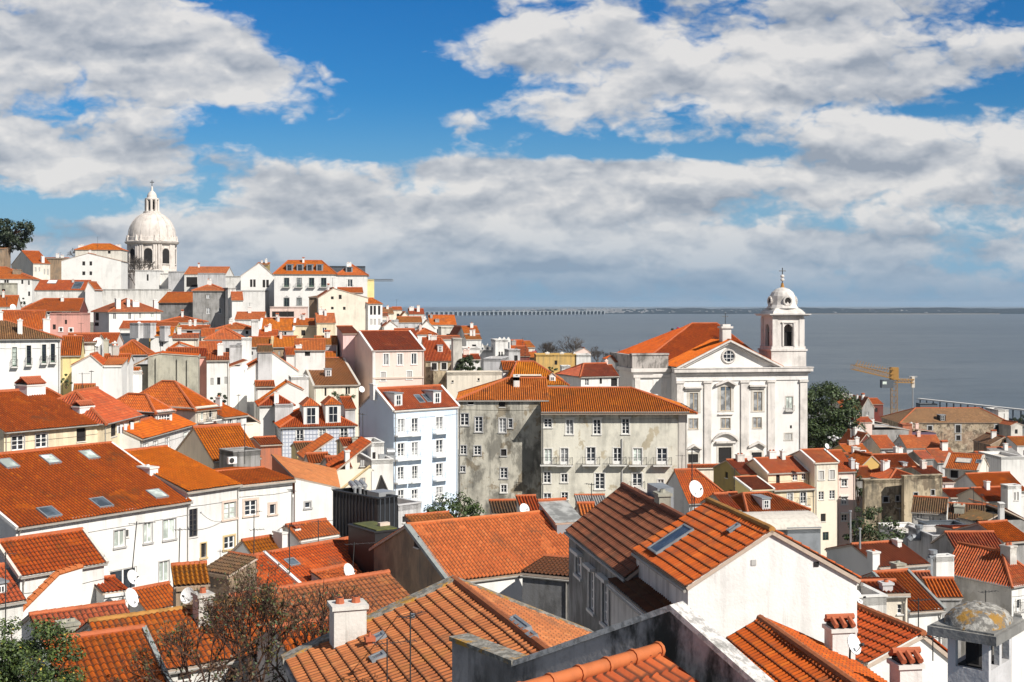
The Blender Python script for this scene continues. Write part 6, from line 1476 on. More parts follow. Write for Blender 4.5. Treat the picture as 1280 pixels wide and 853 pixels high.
    for (ax, fixed) in (('f', .15), ('f', td-.8), ('s', .15), ('s', tw-.8)):
        cc = tw/2 if ax == 'f' else td/2; n8 = 8
        for i in range(n8):
            x0, x1 = -ow+2*ow*i/n8, -ow+2*ow*(i+1)/n8; xm_ = (x0+x1)/2; zc = za_+math.sqrt(max(0, ow*ow-xm_*xm_))
            if ax == 'f': B(cc+x0, cc+x1, fixed, fixed+.65, zc, z1)
            else: B(fixed, fixed+.65, cc+x0, cc+x1, zc, z1)
    B(tw/2-1.3, tw/2-ow-.02, -.1, .14, z0, z(380)); B(tw/2+ow+.02, tw/2+1.3, -.1, .14, z0, z(380)); B(tw/2-1.5, tw/2+1.5, -.15, .14, z(379), z(372))
    B(.1, tw-.1, .1, td-.1, z1, z(335)); B(-.7, tw+.7, -.7, td+.7, z(334), z(326)); B(-1.0, tw+1.0, -1.0, td+1.0, z(325.5), z(320))
    B(1.2, tw-1.2, 1.2, td-1.2, z0, z(440), 'dark')
    to = m.build('bell_tower', s.org, s.E)
    m = MB(); c = tf.p(tw/2, td/2, 0); yaw4 = math.atan2(f.u.y, f.u.x)+math.pi/4; H_ = [z(y) for y in (319, 302, 285, 262, 235, 205, 180, 160, 150)]
    rr4 = [tw*.5*k for k in (1.25, 1.14, .93, .80, .76, .73, .62, .40, .18)]
    prof = [(r_*(1.15), h_) for r_, h_ in zip(rr4, H_)]
    n = 8
    k0 = len(m.v)
    m.lathe(c, prof[:3], 'cupola', 4, yaw4)
    m.lathe(c, [(r_/1.15*1.02, h_) for r_, h_ in prof[2:]]+[(.05, z(146))], 'cupola', 16, yaw4)
    for dv, du in ((-1, 0), (0, -1), (0, 1), (1, 0)):
        oc = c+f.v*dv*tw*.36+f.u*du*tw*.36+V((0, 0, z(238))); ax = f.u if dv else f.v; nn = f.v*dv if dv else f.u*du
        for i in range(16):
            a, b = i*math.pi/8, (i+1)*math.pi/8
            m.tube(oc+nn*.25+ax*.85*math.cos(a)+V((0, 0, .85*math.sin(a))), oc+nn*.25+ax*.85*math.cos(b)+V((0, 0, .85*math.sin(b))), .2, 'cupola', 6)
        m.poly([oc+nn*.22+ax*.65*math.cos(i*math.pi/8)+V((0, 0, .65*math.sin(i*math.pi/8))) for i in range(16)], 'dark')
        m.tube(oc-nn*.8, oc+nn*.2, .9, 'cupola', 16)
    do = m.build('cupola', s.org, to)
    m = MB(); m.tube(c+V((0, 0, z(150))), c+V((0, 0, z(118))), .42, 'ridge_y', 8, .2); m.tube(c+V((0, 0, z(118))), c+V((0, 0, z(20))), .09, 'iron', 6); 
    for y in (98, 75): m.lathe(c+V((0, 0, z(y))), [(.01, -.4), (.35, -.2), (.42, 0), (.35, .2), (.01, .4)], 'churchs', 10)
    m.tube(c+f.u*-.7+V((0, 0, z(40))), c+f.u*.7+V((0, 0, z(40))), .08, 'iron', 5); m.build('finial', s.org, to)
    m = MB(); m.lathe(c+V((0, 0, z(470))), [(.75, -.9), (.62, -.5), (.5, .2), (.3, .6), (.05, .75)], 'iron', 14); m.tube(c+V((0, 0, z(470)+.7)), c+V((0, 0, z(410))), .1, 'iron', 5); m.build('bell', s.org, to)
CH.post = chpost
# ------------------------------------------------------------------ yellow tower crane, far crane, pier
def lattice(m, a, b, w, mt, n, r=.12, up=V((0, 0, 1))):
    d = (b-a); dn = d.normalized(); s1 = dn.cross(up); s1 = s1.normalized() if s1.length > .1 else V((1, 0, 0)); s2 = s1.cross(dn)
    cs = [s1*w/2+s2*w/2, s1*-w/2+s2*w/2, s1*-w/2-s2*w/2, s1*w/2-s2*w/2]
    for c in cs: m.tube(a+c, b+c, r, mt, 4)
    for i in range(n):
        p, q = a+d*i/n, a+d*(i+1)/n
        for j in range(4):
            c0, c1 = cs[j], cs[(j+1) % 4]; m.tube(p+c0, q+c1, r*.6, mt, 4); m.tube(q+c0, q+c1, r*.6, mt, 4)
Yc = 420; mb_ = P(1117.5, 512, Yc); mt_ = P(1117.5, 473, Yc)
E = empty('tower_crane', mb_-V((0, 0, 6)), 'yellow tower crane with a lattice jib tilted toward the left above the roofs', 'crane')
m = MB(); lattice(m, mb_-V((0, 0, 14)), mt_, 1.8, 'craney', 12, .09); m.box(Fr(mt_, V((1, 0, 0)), V((0, 1, 0))), -1.2, 1.2, -1.2, 1.2, -.5, 3.6, 'craney'); m.build('mast', E.location, E)
m = MB(); ja, jb = P(1117, 471, Yc), P(1066, 459, Yc-22)
lattice(m, ja, jb, 1.4, 'craney', 16, .075); d = (jb-ja)
for i in range(1, 15): p = ja+d*i/15; m.tube(p+V((0, 0, .6)), p+V((.8, 0, 2.4)), .10, 'craney', 4)
m.tube(ja+V((.8, 0, 2.0)), jb+V((.8, 0, 1.0)), .09, 'craney', 4)
m.build('jib', E.location, E)
m = MB(); ca, cb2 = P(1118, 476, Yc), P(1141, 476.5, Yc+9); lattice(m, ca, cb2, 1.2, 'craney', 6, .13); m.build('counter_jib', E.location, E)
m = MB(); f = Fr(cb2, V((1, 0, 0)), V((0, 1, 0))); m.box(f, -.5, .5, -.6, .6, -2.2, 1.5, 'mortar'); m.build('counterweight', E.location, E)
m = MB(); f = Fr(P(1109.5, 485, Yc-3), V((1, 0, 0)), V((0, 1, 0))); m.box(f, -2.2, 1.6, -1, 1, 0, 2.6, 'slate'); m.box(f, -1.9, -.6, -1.05, -1.01, 1.2, 2.1, 'paleglass'); m.build('cab', E.location, E)
E = empty('tower_crane', P(472, 352, 700), 'distant pale crane jib reaching out from behind the yellow block', 'crane'); m = MB(); lattice(m, P(455, 350.5, 700), P(491, 350.5, 690), 1.0, 'metal', 12, .16); m.build('jib', E.location, E); m = MB(); lattice(m, P(458, 351, 700), P(458, 420, 700), 1.6, 'metal', 16, .2); m.build('mast', E.location, E)
tag(MB().build('x'), None) if 0 else None
m = MB(); p = P(1141, 509, 430); 
E = empty('light_mast', p-V((0, 0, 9)), 'tall thin pale mast with a lamp head behind the yellow crane', 'mast'); m.tube(p-V((0, 0, 9)), P(1141, 472, 430), .22, 'metal', 6); m.build('pole', E.location, E); m = MB(); f = Fr(P(1141, 472, 430), V((1, 0, 0)), V((0, 1, 0))); m.box(f, -1.4, 1.4, -.4, .4, 0, .5, 'metal'); m.build('lamp_head', E.location, E)
# covered pier with a pale roof edge along the water
a, b = PZ(1146, 499, 9), PZ(1300, 515.5, 9)
d = (b-a); L = math.hypot(d.x, d.y); f = Fr((a.x, a.y, 0), V((d.x, d.y, 0)).normalized(), V((-d.y, d.x, 0)).normalized()); z0 = a.z
E = empty('quay_canopy', f.o, 'long quayside canopy with a thin pale roof on dark posts', 'canopy')
m = MB(); m.box(f, 0, L+20, 0, 3, z0-.3, z0+.5, 'trim'); m.build('canopy_roof', f.o, E)
for i in range(20):
    m = MB(); x = 2+i*(L+14)/19; m.box(f, x, x+.6, .5, 1.1, .2, z0-.2, 'slate'); m.build('post', f.o, E)
m = MB(); m.box(f, -60, L+60, -120, 6, -4, .6, 'ground2'); MDEF['ground2'] = lambda n: plain(n, (.16, .16, .155), .9); tag(m.build('quay'), kind='structure')
m = MB(); m.box(f, 1, L+20, 4, 5, .6, 3, 'slate'); m.build('rear_wall', f.o, E)
k = H('long dark quay shed in front of the pale canopy', xg, (880, 448), (1052, 452), 740, yaw=0, d=8, h=6, roof='flat', wall='slate', cat='shed', name='quay_shed')
# ------------------------------------------------------------------ right side of the town
OL = H('olive yellow house with stepped red roofs below the church', wa, (185, 238), (360, 232), 180, yaw=16, d=9, h=8, roof='gu', rl=(10, 108), wall='olive', tilem='rust', ov=.15)
OL.win('l', wa, [(45, 215, 70, 268)], 'd').win('l', wa, [(82, 372, 110, 395)], 'd')
k = H('lower red roof step of the olive yellow house', wa, (280, 372), (470, 360), 173, yaw=16, d=5, h=7, roof='shed', ry=258, wall='yellow', tilem='rust', ov=.15); verge(k, 'white', .15); k.win('f', wa, [(345, 385, 372, 412)], 'd')
k = H('cream wall with tile coping in front of the church doors', yg, (310, 200), (640, 185), 205, yaw=8, d=1, h=8, roof='shed', rise=.3, wall='pale', tilem='rust', ov=.15, cat='wall', name='courtyard_wall')
k = H('big plain red roof behind the white satellite dish', yg, (330, 545), (770, 525), 150, yaw=14, d=9, h=7, roof='gu', rr=(390, 215), wall='lgrey', tilem='rust', ov=.2, det=0)
TW = H('cream row house with terrace door and small loft windows', wa, (428, 222), (780, 205), 177.5, yaw=18, d=8, h=7, roof='gu', ry=88, wall='cream', tilem='rust', ov=.2, det=0)
TW.win('f', wa, [(498, 222, 532, 335)], 'd').win('f', wa, [(645, 235, 690, 290), (725, 228, 765, 280)], 'w'); verge(TW, 'white', .15)
k = H('cream lower storey with a grey framed balcony window below the terrace', wa, (478, 372), (840, 345), 174, yaw=17, d=5, h=10, roof='shed', rise=.5, wall='cream', tilem='rust', ov=.3, det=0)
k.win('f', wa, [(600, 405, 645, 478), (722, 578, 762, 640)], 'w', sur='trim').win('f', wa, [(715, 395, 765, 510)], 'b', sur='trim')
TC_ = H('tall cream house with six windows and a red roof', wa, (843, 130), (1047, 122), 178, yaw=16, d=8, h=16, roof='gu', rr=(940, 12), wall='pale', tilem='rust', ov=.1, det=0); verge(TC_, 'white', .15)
TC_.win('f', wa, [(880, 205, 922, 282), (972, 198, 1018, 278)], 's', sur='trim').win('f', wa, [(876, 388, 924, 462), (972, 378, 1022, 455)], 'w').win('f', wa, [(895, 585, 940, 655)], 'd').win('f', wa, [(912, 748, 966, 822)], 'g')
PW = H('slim blush pink house with three windows beside the tall cream house', wa, (1052, 205), (1200, 200), 179.6, yaw=14, d=8, h=16, roof='gu', ry=25, wall='blush', tilem='rust', ov=.25, det=0)
PW.win('f', wa, [(1083, 282, 1128, 342), (1080, 440, 1130, 502), (1080, 592, 1130, 650)], 'w', sur='trim', hood=1); PW.chim(wa, 1182, 88, 190, 34, 'grey', .8)
DW = H('white house with a red hip roof and one grey dormer near the tin shed', wa, (255, 570), (782, 535), 132, yaw=15, d=7, h=8, roof='gu', rl=(205, 428), rr=(420, 400), wall='white', tilem='rust', ov=.2)
DW.dorm(wa, 412, 445, 545, 78, 'flat', 'lgrey', deep=2.5); DW.win('f', wa, [(628, 605, 665, 668)], 'd')
k = H('small white walled shed with red tiles left of the grey dormer', wa, (125, 440), (200, 432), 140, yaw=10, d=4, h=6, roof='gu', ry=400, wall='white', tilem='rust')
k = H('rust roof scrap below the small white shed', wa, (60, 545), (170, 530), 125, yaw=20, d=5, h=5, roof='gu', ry=500, wall='paleold', tilem='rust')
SHD = H('grey barrel roofed tin shed behind the white gable', wa, (600, 768), (895, 752), 110, yaw=8, d=5, h=5, roof='flat', wall='zinc', cat='shed', name='tin_shed')
def shx(s, wm):
    n = 8
    pr = None
    for i in range(n+1):
        a = math.pi*i/n; q = (s.d/2-s.d/2*math.cos(a)*1.02, .62*math.sin(a)*1.6)
        if pr: wm.hexa([s.fr.p(-3.5, pr[0], .5+pr[1]-.1), s.fr.p(s.w+.1, pr[0], .5+pr[1]-.1), s.fr.p(s.w+.1, q[0], .5+q[1]-.1), s.fr.p(-3.5, q[0], .5+q[1]-.1), s.fr.p(-3.5, pr[0], .5+pr[1]), s.fr.p(s.w+.1, pr[0], .5+pr[1]), s.fr.p(s.w+.1, q[0], .5+q[1]), s.fr.p(-3.5, q[0], .5+q[1])], 'mortar')
        pr = q
SHD.extra.append(shx)
# --- ruined long house and the roofs before it
RU = H('long ruined stone house with dark empty windows under a pale brown roof', xh, (-130, 440), (1105, 430), 330, yaw=1, d=16, h=13, roof='gu', rl=(40, 275), rr=(770, 275), wall='rubble', tilem='sand_tile', ov=.3)
RU.win('f', xh, [(182, 482, 228, 530), (500, 472, 552, 558), (505, 590, 552, 645), (950, 470, 998, 555)], 'd', sur='trimgrey', sw=.3); RU.dorm(xh, 350, 355, 425, 70, 'flat', 'dark', deep=2)
R3 = [
 ('white cube house at the right end of the ruined roof', xh, (985, 322), (1105, 320), 345, 4, 8, 'flat', None, 'white', 'rust'),
 ('grey white ruined gable stub right of the long ruin', xh, (1130, 470), (1262, 450), 325, 10, 6, 'gv', 440, 'stone', 'rust'),
 ('brown timber house with a triangular gable by the ruin', xh, (900, 690), (1205, 715), 285, 4, 9, 'gv', 605, 'brown', 'old_tile'),
 ('house with an ochre orange roof at the right edge', xh, (1200, 700), (1420, 695), 280, 4, 9, 'gu', 605, 'white', 'ochre_tile'),
 ('long violet grey wall strip before the ruined house', xg, (800, 680), (1035, 720), 300, 3, 3, 'slope', None, 'violet', 'rust'),
 ('orange end wall left of the violet grey strip', xg, (705, 665), (800, 680), 298, 3, 3, 'flat', None, 'salmon', 'rust'),
 ('orange roof directly below the violet grey strip', xg, (745, 875), (1110, 880), 270, 4, 8, 'gu', 755, 'lgrey', 'orange'),
 ('half ruined grey shed wall under a pale slanting roof', xg, (398, 640), (765, 695), 290, 6, 6, 'slope', None, 'grey', 'mortar_tile'),
 ('pale cement roof slope behind the dark church tree', xg, (215, 560), (560, 640), 300, 8, 8, 'slope', None, 'lgrey', 'mortar_tile'),
 ('white wall wedge just right of the church tree', xg, (120, 800), (425, 745), 262, 8, 6, 'gv', 640, 'white', 'mortar_tile'),
 ('small red roof over a pink white wall by the tree', xg, (245, 618), (400, 640), 285, 6, 5, 'gu', 575, 'blush', 'rust'),
 ('red roof cluster house at the water side', xg, (75, 440), (250, 430), 360, 6, 8, 'gu', 385, 'pale', 'rust'),
 ('dark gabled house in the red cluster near the water', xg, (300, 475), (420, 525), 350, 14, 8, 'gv', 375, 'grey', 'rust'),
 ('red walled house behind the dark gable near the water', xg, (390, 440), (510, 445), 358, 8, 8, 'gu', 385, 'maroon', 'rust'),
 ('red orange roof just above the church tree crown', xg, (130, 540), (285, 500), 330, 6, 7, 'gu', 462, 'pale', 'bright'),
 ('white terrace block on top of the red cluster', xg, (90, 365), (210, 365), 372, 6, 6, 'flat', None, 'white', 'rust'),
 ('dark shaded gable with a red roof right of the tree', xg, (245, 860), (440, 830), 245, 10, 8, 'gv', 735, 'maroon', 'rust'),
 ('small ochre walled house with an orange roof and white window', yh, (-10, 205), (215, 225), 225, 6, 7, 'gu', 125, 'gold', 'orange'),
 ('grey plaster house under a falling rust roof', yh, (322, 160), (480, 150), 228, 8, 8, 'gu', 40, 'lgrey', 'rust'),
 ('golden gable wall with pale round patches', yh, (75, 395), (400, 300), 205, 10, 6, 'gv', 235, 'gold', 'rust'),
 ('red roof behind the golden gable wall', yh, (30, 245), (310, 240), 215, 10, 6, 'gu', 215, 'grey', 'rust'),
 ('rust roof with a small round dormer mid right', yh, (340, 355), (700, 345), 205, 10, 8, 'gu', 225, 'white', 'rust'),
 ('red hip roof over the mossy ruin wall', yh, (410, 480), (740, 470), 186, 14, 8, 'hip', 365, 'ruin', 'rust'),
 ('red ribbed roof left on the mossy ruin wall', yh, (80, 455), (290, 470), 190, 14, 6, 'gu', 350, 'grey', 'rust'),
 ('white stepped parapet house with a pale slanting chute', yh, (560, 225), (720, 340), 212, 20, 5, 'slope', None, 'white', 'mortar_tile'),
 ('small rust roof above the white chute', yh, (735, 265), (850, 200), 220, 14, 5, 'gu', 190, 'grey', 'rust'),
 ('rust roofed shed right of the ruin wall top', yh, (740, 420), (935, 440), 196, 12, 6, 'gu', 350, 'concrete', 'rust'),
 ('white pent gable with two slit openings under orange eaves', yh, (900, 190), (990, 190), 240, 6, 5, 'gv', 135, 'white', 'rust'),
 ('red roof sloping behind the white topped gable on the right', yh, (890, 300), (1120, 255), 222, 12, 7, 'gu', 170, 'lgrey', 'rust'),
 ('white flat house with antenna cluster at right', wb, (1020, 140), (1290, 180), 235, 6, 9, 'flat', None, 'white', 'rust'),
 ('glass canopy terrace roof on the white flat house', wb, (1010, 125), (1290, 130), 248, 4, 6, 'shed', 85, 'lgrey', 'mortar_tile'),
 ('small rusted house top above the white gable', wb, (780, 85), (880, 90), 262, 6, 5, 'gu', 45, 'salmon', 'rust'),
 ('blue white house with slim windows below the white gable', wb, (440, 560), (785, 555), 178, 8, 6, 'gu', 470, 'white', 'rust'),
 ('white stub house left of the blue white house', wb, (350, 390), (480, 395), 182, 8, 5, 'gu', 345, 'white', 'rust'),
 ('long orange roof descending from the right edge', wb, (800, 500), (1300, 480), 186, 14, 8, 'gu', 290, 'white', 'bright'),
 ('rust ribbed roof before the long orange roof', wb, (840, 605), (1160, 560), 170, 16, 6, 'gu', 455, 'pale', 'rust'),
 ('white ribbed turret with an ochre top at right', wb, (1095, 480), (1250, 500), 168, 14, 1.5, 'flat', None, 'white', 'rust'),
 ('grey stained side house at the right edge', wb, (1060, 700), (1300, 820), 150, 10, 8, 'slope', None, 'grey', 'bright'),
]
for r in R3:
    (lab, z, a, b, Y, yaw, d, roof, ry, wl, tl) = r
    k = RW[lab] = D(lab, z, a, b, Y, yaw=yaw, d=d, h=8, roof=roof, ry=ry, wall=wl, tilem=tl, ov=.25, det=1 if Y < 215 else 0)
for k in RW.values():
    if not k.wins and k.faces and k.w > 2.5 and k.h > 5: k.grid('f', max(1, int(k.w/3.0)), [-1.7], .8, 1.1, random.choice(['w', 'd', 'w']), jit=.4, nb=0)
g('white window').win('f', yh, [(130, 190, 172, 222)], 'd', sur='frame'); g('slim windows').win('f', wb, [(515, 578, 565, 605), (645, 572, 692, 612)], 'w'); g('two slit').win('f', yh, [(915, 155, 932, 182), (942, 155, 958, 182)], 'd')
g('triangular gable by').win('f', xh, [(1050, 640, 1085, 685)], 'd').win('f', xh, [(905, 715, 975, 775), (1050, 740, 1080, 790)], 's'); g('right end of the ruined').win('f', xh, [(1045, 340, 1060, 400)], 's')
g('round dormer').dorm(yh, 570, 305, 345, 45, 'flat', 'lgrey', deep=2); g('white stub').win('f', wb, [(355, 415, 380, 470)], 'w'); g('ribbed turret').win('f', wb, [(1165, 510, 1185, 600), (1200, 505, 1220, 600)], 's')
WG = H('white gable house with an orange roof, sheet cover and two openings', wb, (375, 225), (748, 265), 205, yaw=-35, d=6.5, h=7, roof='gu', rise=2.0, wall='offwhite', tilem='orange', ov=.2, det=1)
WG.win('f', wb, [(440, 258, 525, 345), (628, 280, 692, 350)], 'd', sur='trimgrey'); WG.sky(wb, [(590, 150)], 2.4, 1.2, 'mortar'); WG.sky(wb, [(765, 162)], .9, .9); verge(WG, 'mortar', .2)
MR = H('mossy ruin wall with small dark windows', yh, (165, 520), (560, 500), 176, yaw=8, d=.7, h=9, roof='flat', wall='ruin'); MR.win('f', yh, [(352, 648, 402, 700), (480, 638, 512, 690)], 'd', sur='trimgrey')
k = H('pale ruined plaster wall right of the mossy ruin', yh, (560, 480), (940, 462), 174, yaw=14, d=.7, h=9, roof='flat', wall='ruin'); k.win('f', yh, [(655, 605, 695, 660), (828, 578, 862, 632)], 'd', sur='trimgrey', sw=.1)
MH = H('white house with a mossy brown roof and paired small windows', wb, (0, 722), (385, 800), 160, yaw=-22, d=7, h=6, roof='gu', rise=1.3, wall='white2', tilem='moss_tile', ov=.25, det=1)
MH.win('f', wb, [(55, 752, 80, 806), (92, 756, 115, 812), (192, 780, 214, 832), (230, 788, 250, 838), (312, 805, 342, 840)], 'w')
MH2 = H('pale house under the right hand mossy brown roof', wb, (420, 800), (830, 855), 152, yaw=-20, d=7, h=6, roof='gu', rise=1.2, wall='offwhite', tilem='moss_tile', ov=.25, det=1)
MH2.chim(wb, 540, 650, 760, 110, 'conc', 2); MH.win('f', wb, [(460, 812, 485, 838)], 'w') if 0 else None
MH2.win('f', wc, [(805, 62, 838, 110), (900, 85, 925, 140)], 'w')
k = H('white chimney gable at the end of the mossy roofs', wc, (980, 75), (1080, 20), 146, yaw=20, d=4, h=6, roof='slope', wall='white', tilem='moss_tile')
k = H('tall white chimney slab at the right of the mossy roofs', wb, (1003, 690), (1058, 690), 144, yaw=-8, d=1, h=8, roof='flat', wall='white', cat='chimney', name='chimney_slab')
# --- lower right
R4 = [
 ('broad dark red roof across the lower right', wc, (900, 215), (1290, 270), 128, 4, 9, 'gu', 120, 'grey', 'red'),
 ('orange roof corner at the right edge above the grey wall house', wc, (1130, 215), (1330, 180), 122, 20, 7, 'gu', 75, 'grey', 'bright'),
 ('white yard houses with a dark stove pipe at lower right', wc, (380, 185), (620, 200), 140, 8, 6, 'flat', None, 'white', 'rust'),
 ('red patch roof left of the stove pipe', wc, (375, 175), (505, 165), 148, 8, 5, 'gu', 110, 'white', 'rust'),
 ('grey rounded stucco house beside the chimney posts', wc, (610, 210), (870, 205), 133, 6, 6, 'flat', None, 'lgrey', 'rust'),
 ('dark long roof edge above the rounded stucco house', wc, (590, 135), (860, 150), 142, 6, 3, 'flat', None, 'slate', 'moss_tile'),
 ('brown red ribbed roof right of the tall grey vent pipe', wc, (810, 320), (1160, 370), 118, 2, 7, 'gu', 262, 'grey', 'rust'),
 ('white gable wall piece beside the tall grey vent pipe', wc, (640, 370), (770, 350), 112, 14, 1, 'flat', None, 'white', 'rust'),
 ('cracked rust roof with white chimneys over a white wall', wc, (230, 395), (580, 360), 105, 18, 8, 'gu', 225, 'white', 'rust'),
 ('low rust roof with a white corner near the big red roof', wc, (525, 560), (660, 585), 100, 6, 4, 'gu', 515, 'white', 'rust'),
 ('flat orange roof right of the big red roof', wc, (610, 610), (820, 700), 96, 0, 4, 'gu', 590, 'grey', 'bright'),
]
for r in R4:
    (lab, z, a, b, Y, yaw, d, roof, ry, wl, tl) = r
    k = RW[lab] = D(lab, z, a, b, Y, yaw=yaw, d=d, h=7, roof=roof, ry=ry, wall=wl, tilem=tl, ov=.2, det=1)
g('cracked rust').chim(wc, 375, 205, 258, 35, 'plain', .8); g('cracked rust').chim(wc, 205, 290, 395, 60, 'plain', .8); g('rounded stucco').chim(wc, 888, 115, 250, 40, 'tilecap', .6); g('rounded stucco').chim(wc, 810, 145, 200, 38, 'tilecap', .6)
BR = H('big plain dark red roof over a white house at lower right', wc, (440, 715), (680, 690), 86, yaw=16, d=None, rr=(420, 425), h=6, wall='white', tilem='red', ov=.2, det=1); verge(BR, 'mortar_g', .1); BR.chim(wc, 385, 368, 430, 70, 'conc', .8)
SR = H('small white house with a ribbed rust roof and dark window by the gable', wc, (60, 592), (430, 628), 76, yaw=6, d=4, h=5, roof='gu', ry=505, wall='pale', tilem='rust', ov=.2, det=1); SR.win('f', wc, [(358, 670, 395, 740)], 'w'); SR.chim(wc, 290, 505, 580, 75, 'grey', .6)
k = H('white terrace yard with awnings beside the blank gable', wc, (40, 690), (280, 680), 68, yaw=10, d=3, h=4, roof='flat', wall='white2')
GWH = H('white house end with balcony windows and a stained grey long side', wc, (1188, 530), (1400, 505), 110, yaw=33, d=7, h=10, roof='gv', hf=2.5, rise=2.3, wall='white', tilem='rust', ov=.2, det=1)
GWH.win('f', wc, [(1222, 635, 1250, 720)], 'b', sur='trim')
def gwx(s, wm): wm.box(s.fr, -.04, -.003, .0, s.d, -12, -.12, 'paleold')
GWH.extra.append(gwx); GWH.chim(wc, 1200, 225, 385, 75, 'stain', 1.0)
NR = H('near rust roof with a white right gable at lower right', zn, (500, 755), (905, 760), 47, yaw=17, d=8, h=7, roof='gv', ap=(770, 608), wall='white', tilem='near_red', ov=.12, ridge='near_ridge')
# --- nearest chimney
cz0 = P(1236, 805, 19); cy = 40
NH = House('nearest stucco chimney with a lichen crusted domed cap on an orange roof', cz0+V((-.6, .3, -4.2)), -40, 3.0, 5, 4, 'lgrey', 'near_red', cat='house', name='chimney_house', ov=.15); NH.gu(1.2)
def nhp(s):
    f = Fr(cz0, V((-.766, .643, 0)), V((.643, .766, 0)))
    m = MB(); L_, W_ = .62, .98; zt = 0
    wm = 'lgrey'
    m.box(f, 0, L_, 0, W_, -4, -.42, wm)
    for a, b, c, d in ((0, .1, 0, .1), (L_-.12, L_, 0, .1), (0, .1, W_-.1, W_), (L_-.1, L_, W_-.1, W_), (.0, .08, .45, .55)): m.box(f, a, b, c, d, -.42, .02, wm)
    m.box(f, .12, L_-.12, .1, W_-.1, -.42, -.40, 'dark'); m.box(f, .22, L_-.2, .2, W_-.2, -.42, 0, 'dark')
    st = m.build('chimney', s.org, s.E)
    m = MB(); m.box(f, -.17, L_+.25, -.17, W_+.2, .02, .16, 'capstone'); m.box(f, -.12, L_+.2, -.12, W_+.15, .16, .19, 'capstone')
    cc = f.p(L_/2+.02, W_/2, .17); n = 20; k0 = []
    rngs = random.Random(5)
    for j in range(7):
        t = j/6*math.pi/2
        for i in range(n):
            a = 2*math.pi*i/n; sx, sy = .46, .62; e = .8
            q = (abs(math.cos(a))**e*math.copysign(1, math.cos(a))*sx*math.cos(t), abs(math.sin(a))**e*math.copysign(1, math.sin(a))*sy*math.cos(t)); jit = rngs.uniform(-.012, .012)
            m.v.append(tuple(cc+f.u*(q[0]+jit)+f.v*(q[1]+jit)+V((0, 0, .30*math.sin(t)+jit)))); k0.append(len(m.v)-1)
    mm = m.mi('lichen')
    for j in range(6):
        for i in range(n): i2 = (i+1) % n; m.f.append((k0[j*n+i], k0[j*n+i2], k0[(j+1)*n+i2], k0[(j+1)*n+i])); m.m.append(mm); m.uv.append(None)
    o = m.build('cap', s.org, st); shade_auto(o)
def lichen(n):
    t = NT(n); p = t.pos(); a = t.noise(p, 9, 8, .7); b = t.noise(p, 3.2, 6, .65)
    c = t.mix(t.ramp(a, .42, .6), (.16, .15, .135), (.42, .40, .36))
    c = t.mix(t.math('MULTIPLY', t.ramp(b, .50, .58), t.ramp(a, .36, .5)), c, (.33, .18, .035))
    t.bump(a, .04, 1.0); return t.done(c, .95)
MDEF['lichen'] = lichen
MDEF['capstone'] = lambda n: plaster(n, (.32, .31, .29), .7, mould=.4)
NH.post = nhp
# ------------------------------------------------------------------ trees and plants
def leaf_mesh(m, c, rad, n, size, mt, rng, clumps=0, flat=1.0, mats=None, seedp=None):
    cl = []
    k = clumps or max(6, int(n/70))
    for i in range(k):
        while True:
            q = V((rng.uniform(-1, 1), rng.uniform(-1, 1), rng.uniform(-1, 1)))
            if .25 < q.length < 1: break
        q = q*(.55+.45*rng.random()) if q.length < .6 else q
        cl.append((V((q.x*rad[0], q.y*rad[1], q.z*rad[2])), rng.uniform(.16, .36)))
    rr = sum(rad)/3
    for i in range(n):
        cc, r = cl[rng.randrange(k)]
        while True:
            q = V((rng.uniform(-1, 1), rng.uniform(-1, 1), rng.uniform(-1, 1)))
            if q.length < 1: break
        p = c+cc+V((q.x, q.y, q.z*.75*flat))*r*rr
        nn = (q+V((rng.uniform(-.6, .6), rng.uniform(-.6, .6), rng.uniform(0, .9)))).normalized() if q.length > .01 else V((0, 0, 1))
        a = nn.orthogonal().normalized(); a.rotate(__import__('mathutils').Quaternion(nn, rng.uniform(0, 6.28))); b = nn.cross(a)
        s = size*rng.uniform(.6, 1.25)
        m.poly([p-a*s*.5, p-b*s*.28, p+a*s*.5, p+b*s*.28], rng.choice(mats) if mats else mt)
    return cl
def tree(label, px, py, Y, rx, rz, n, size, mt, cat='tree', name='tree', trunk=True, ry=None, seed=1, bark='bark', mats=None, group=None, clumps=0):
    rng = random.Random(seed); c = P(px, py, Y); rad = (rx, ry or rx, rz); base = c-V((0, 0, rz*1.0+(2.5 if trunk else .2)))
    E = empty(name, base, label, cat, group)
    m = MB(); cl = leaf_mesh(m, c, rad, n, size, mt, rng, mats=mats, clumps=clumps); m.build('crown' if trunk else 'foliage', base, E)
    m = MB(); r0 = max(.06, rx*.06)
    if trunk:
        top = c-V((0, 0, rz*.25)); m.tube(base-V((0, 0, 2)), top, r0*1.5, bark, 8, r0*.8)
    else: top = base
    for q, r in cl[:10]: m.tube(top, c+q*.9, r0*.7, bark, 5, r0*.15)
    m.build('trunk' if trunk else 'stem', base, E)
    return E
tree('dark umbrella pine on the hill crest at the left edge', 8, 291, 430, 9.0, 5.8, 5200, .95, 'pine', name='pine_tree', seed=3, clumps=46)
tree('large dark green tree beside the church', 1034, 528, 268, 7.2, 8.6, 22000, .58, 'leaf', seed=4, mats=['leaf', 'leaf', 'ivy'], clumps=90)
tree('citrus bush with yellowing leaves at the bottom left corner', 28, 842, 44, 1.9, 1.85, 17000, .125, 'leaf2', cat='bush', name='citrus_bush', trunk=False, seed=5, mats=['leaf2', 'leaf', 'leaf'], clumps=90)
tree('green bushy tree at the foot of the blue house', 566, 637, 135, 3.0, 2.0, 2600, .33, 'leaf', seed=6, cat='bush', name='bush', trunk=False)
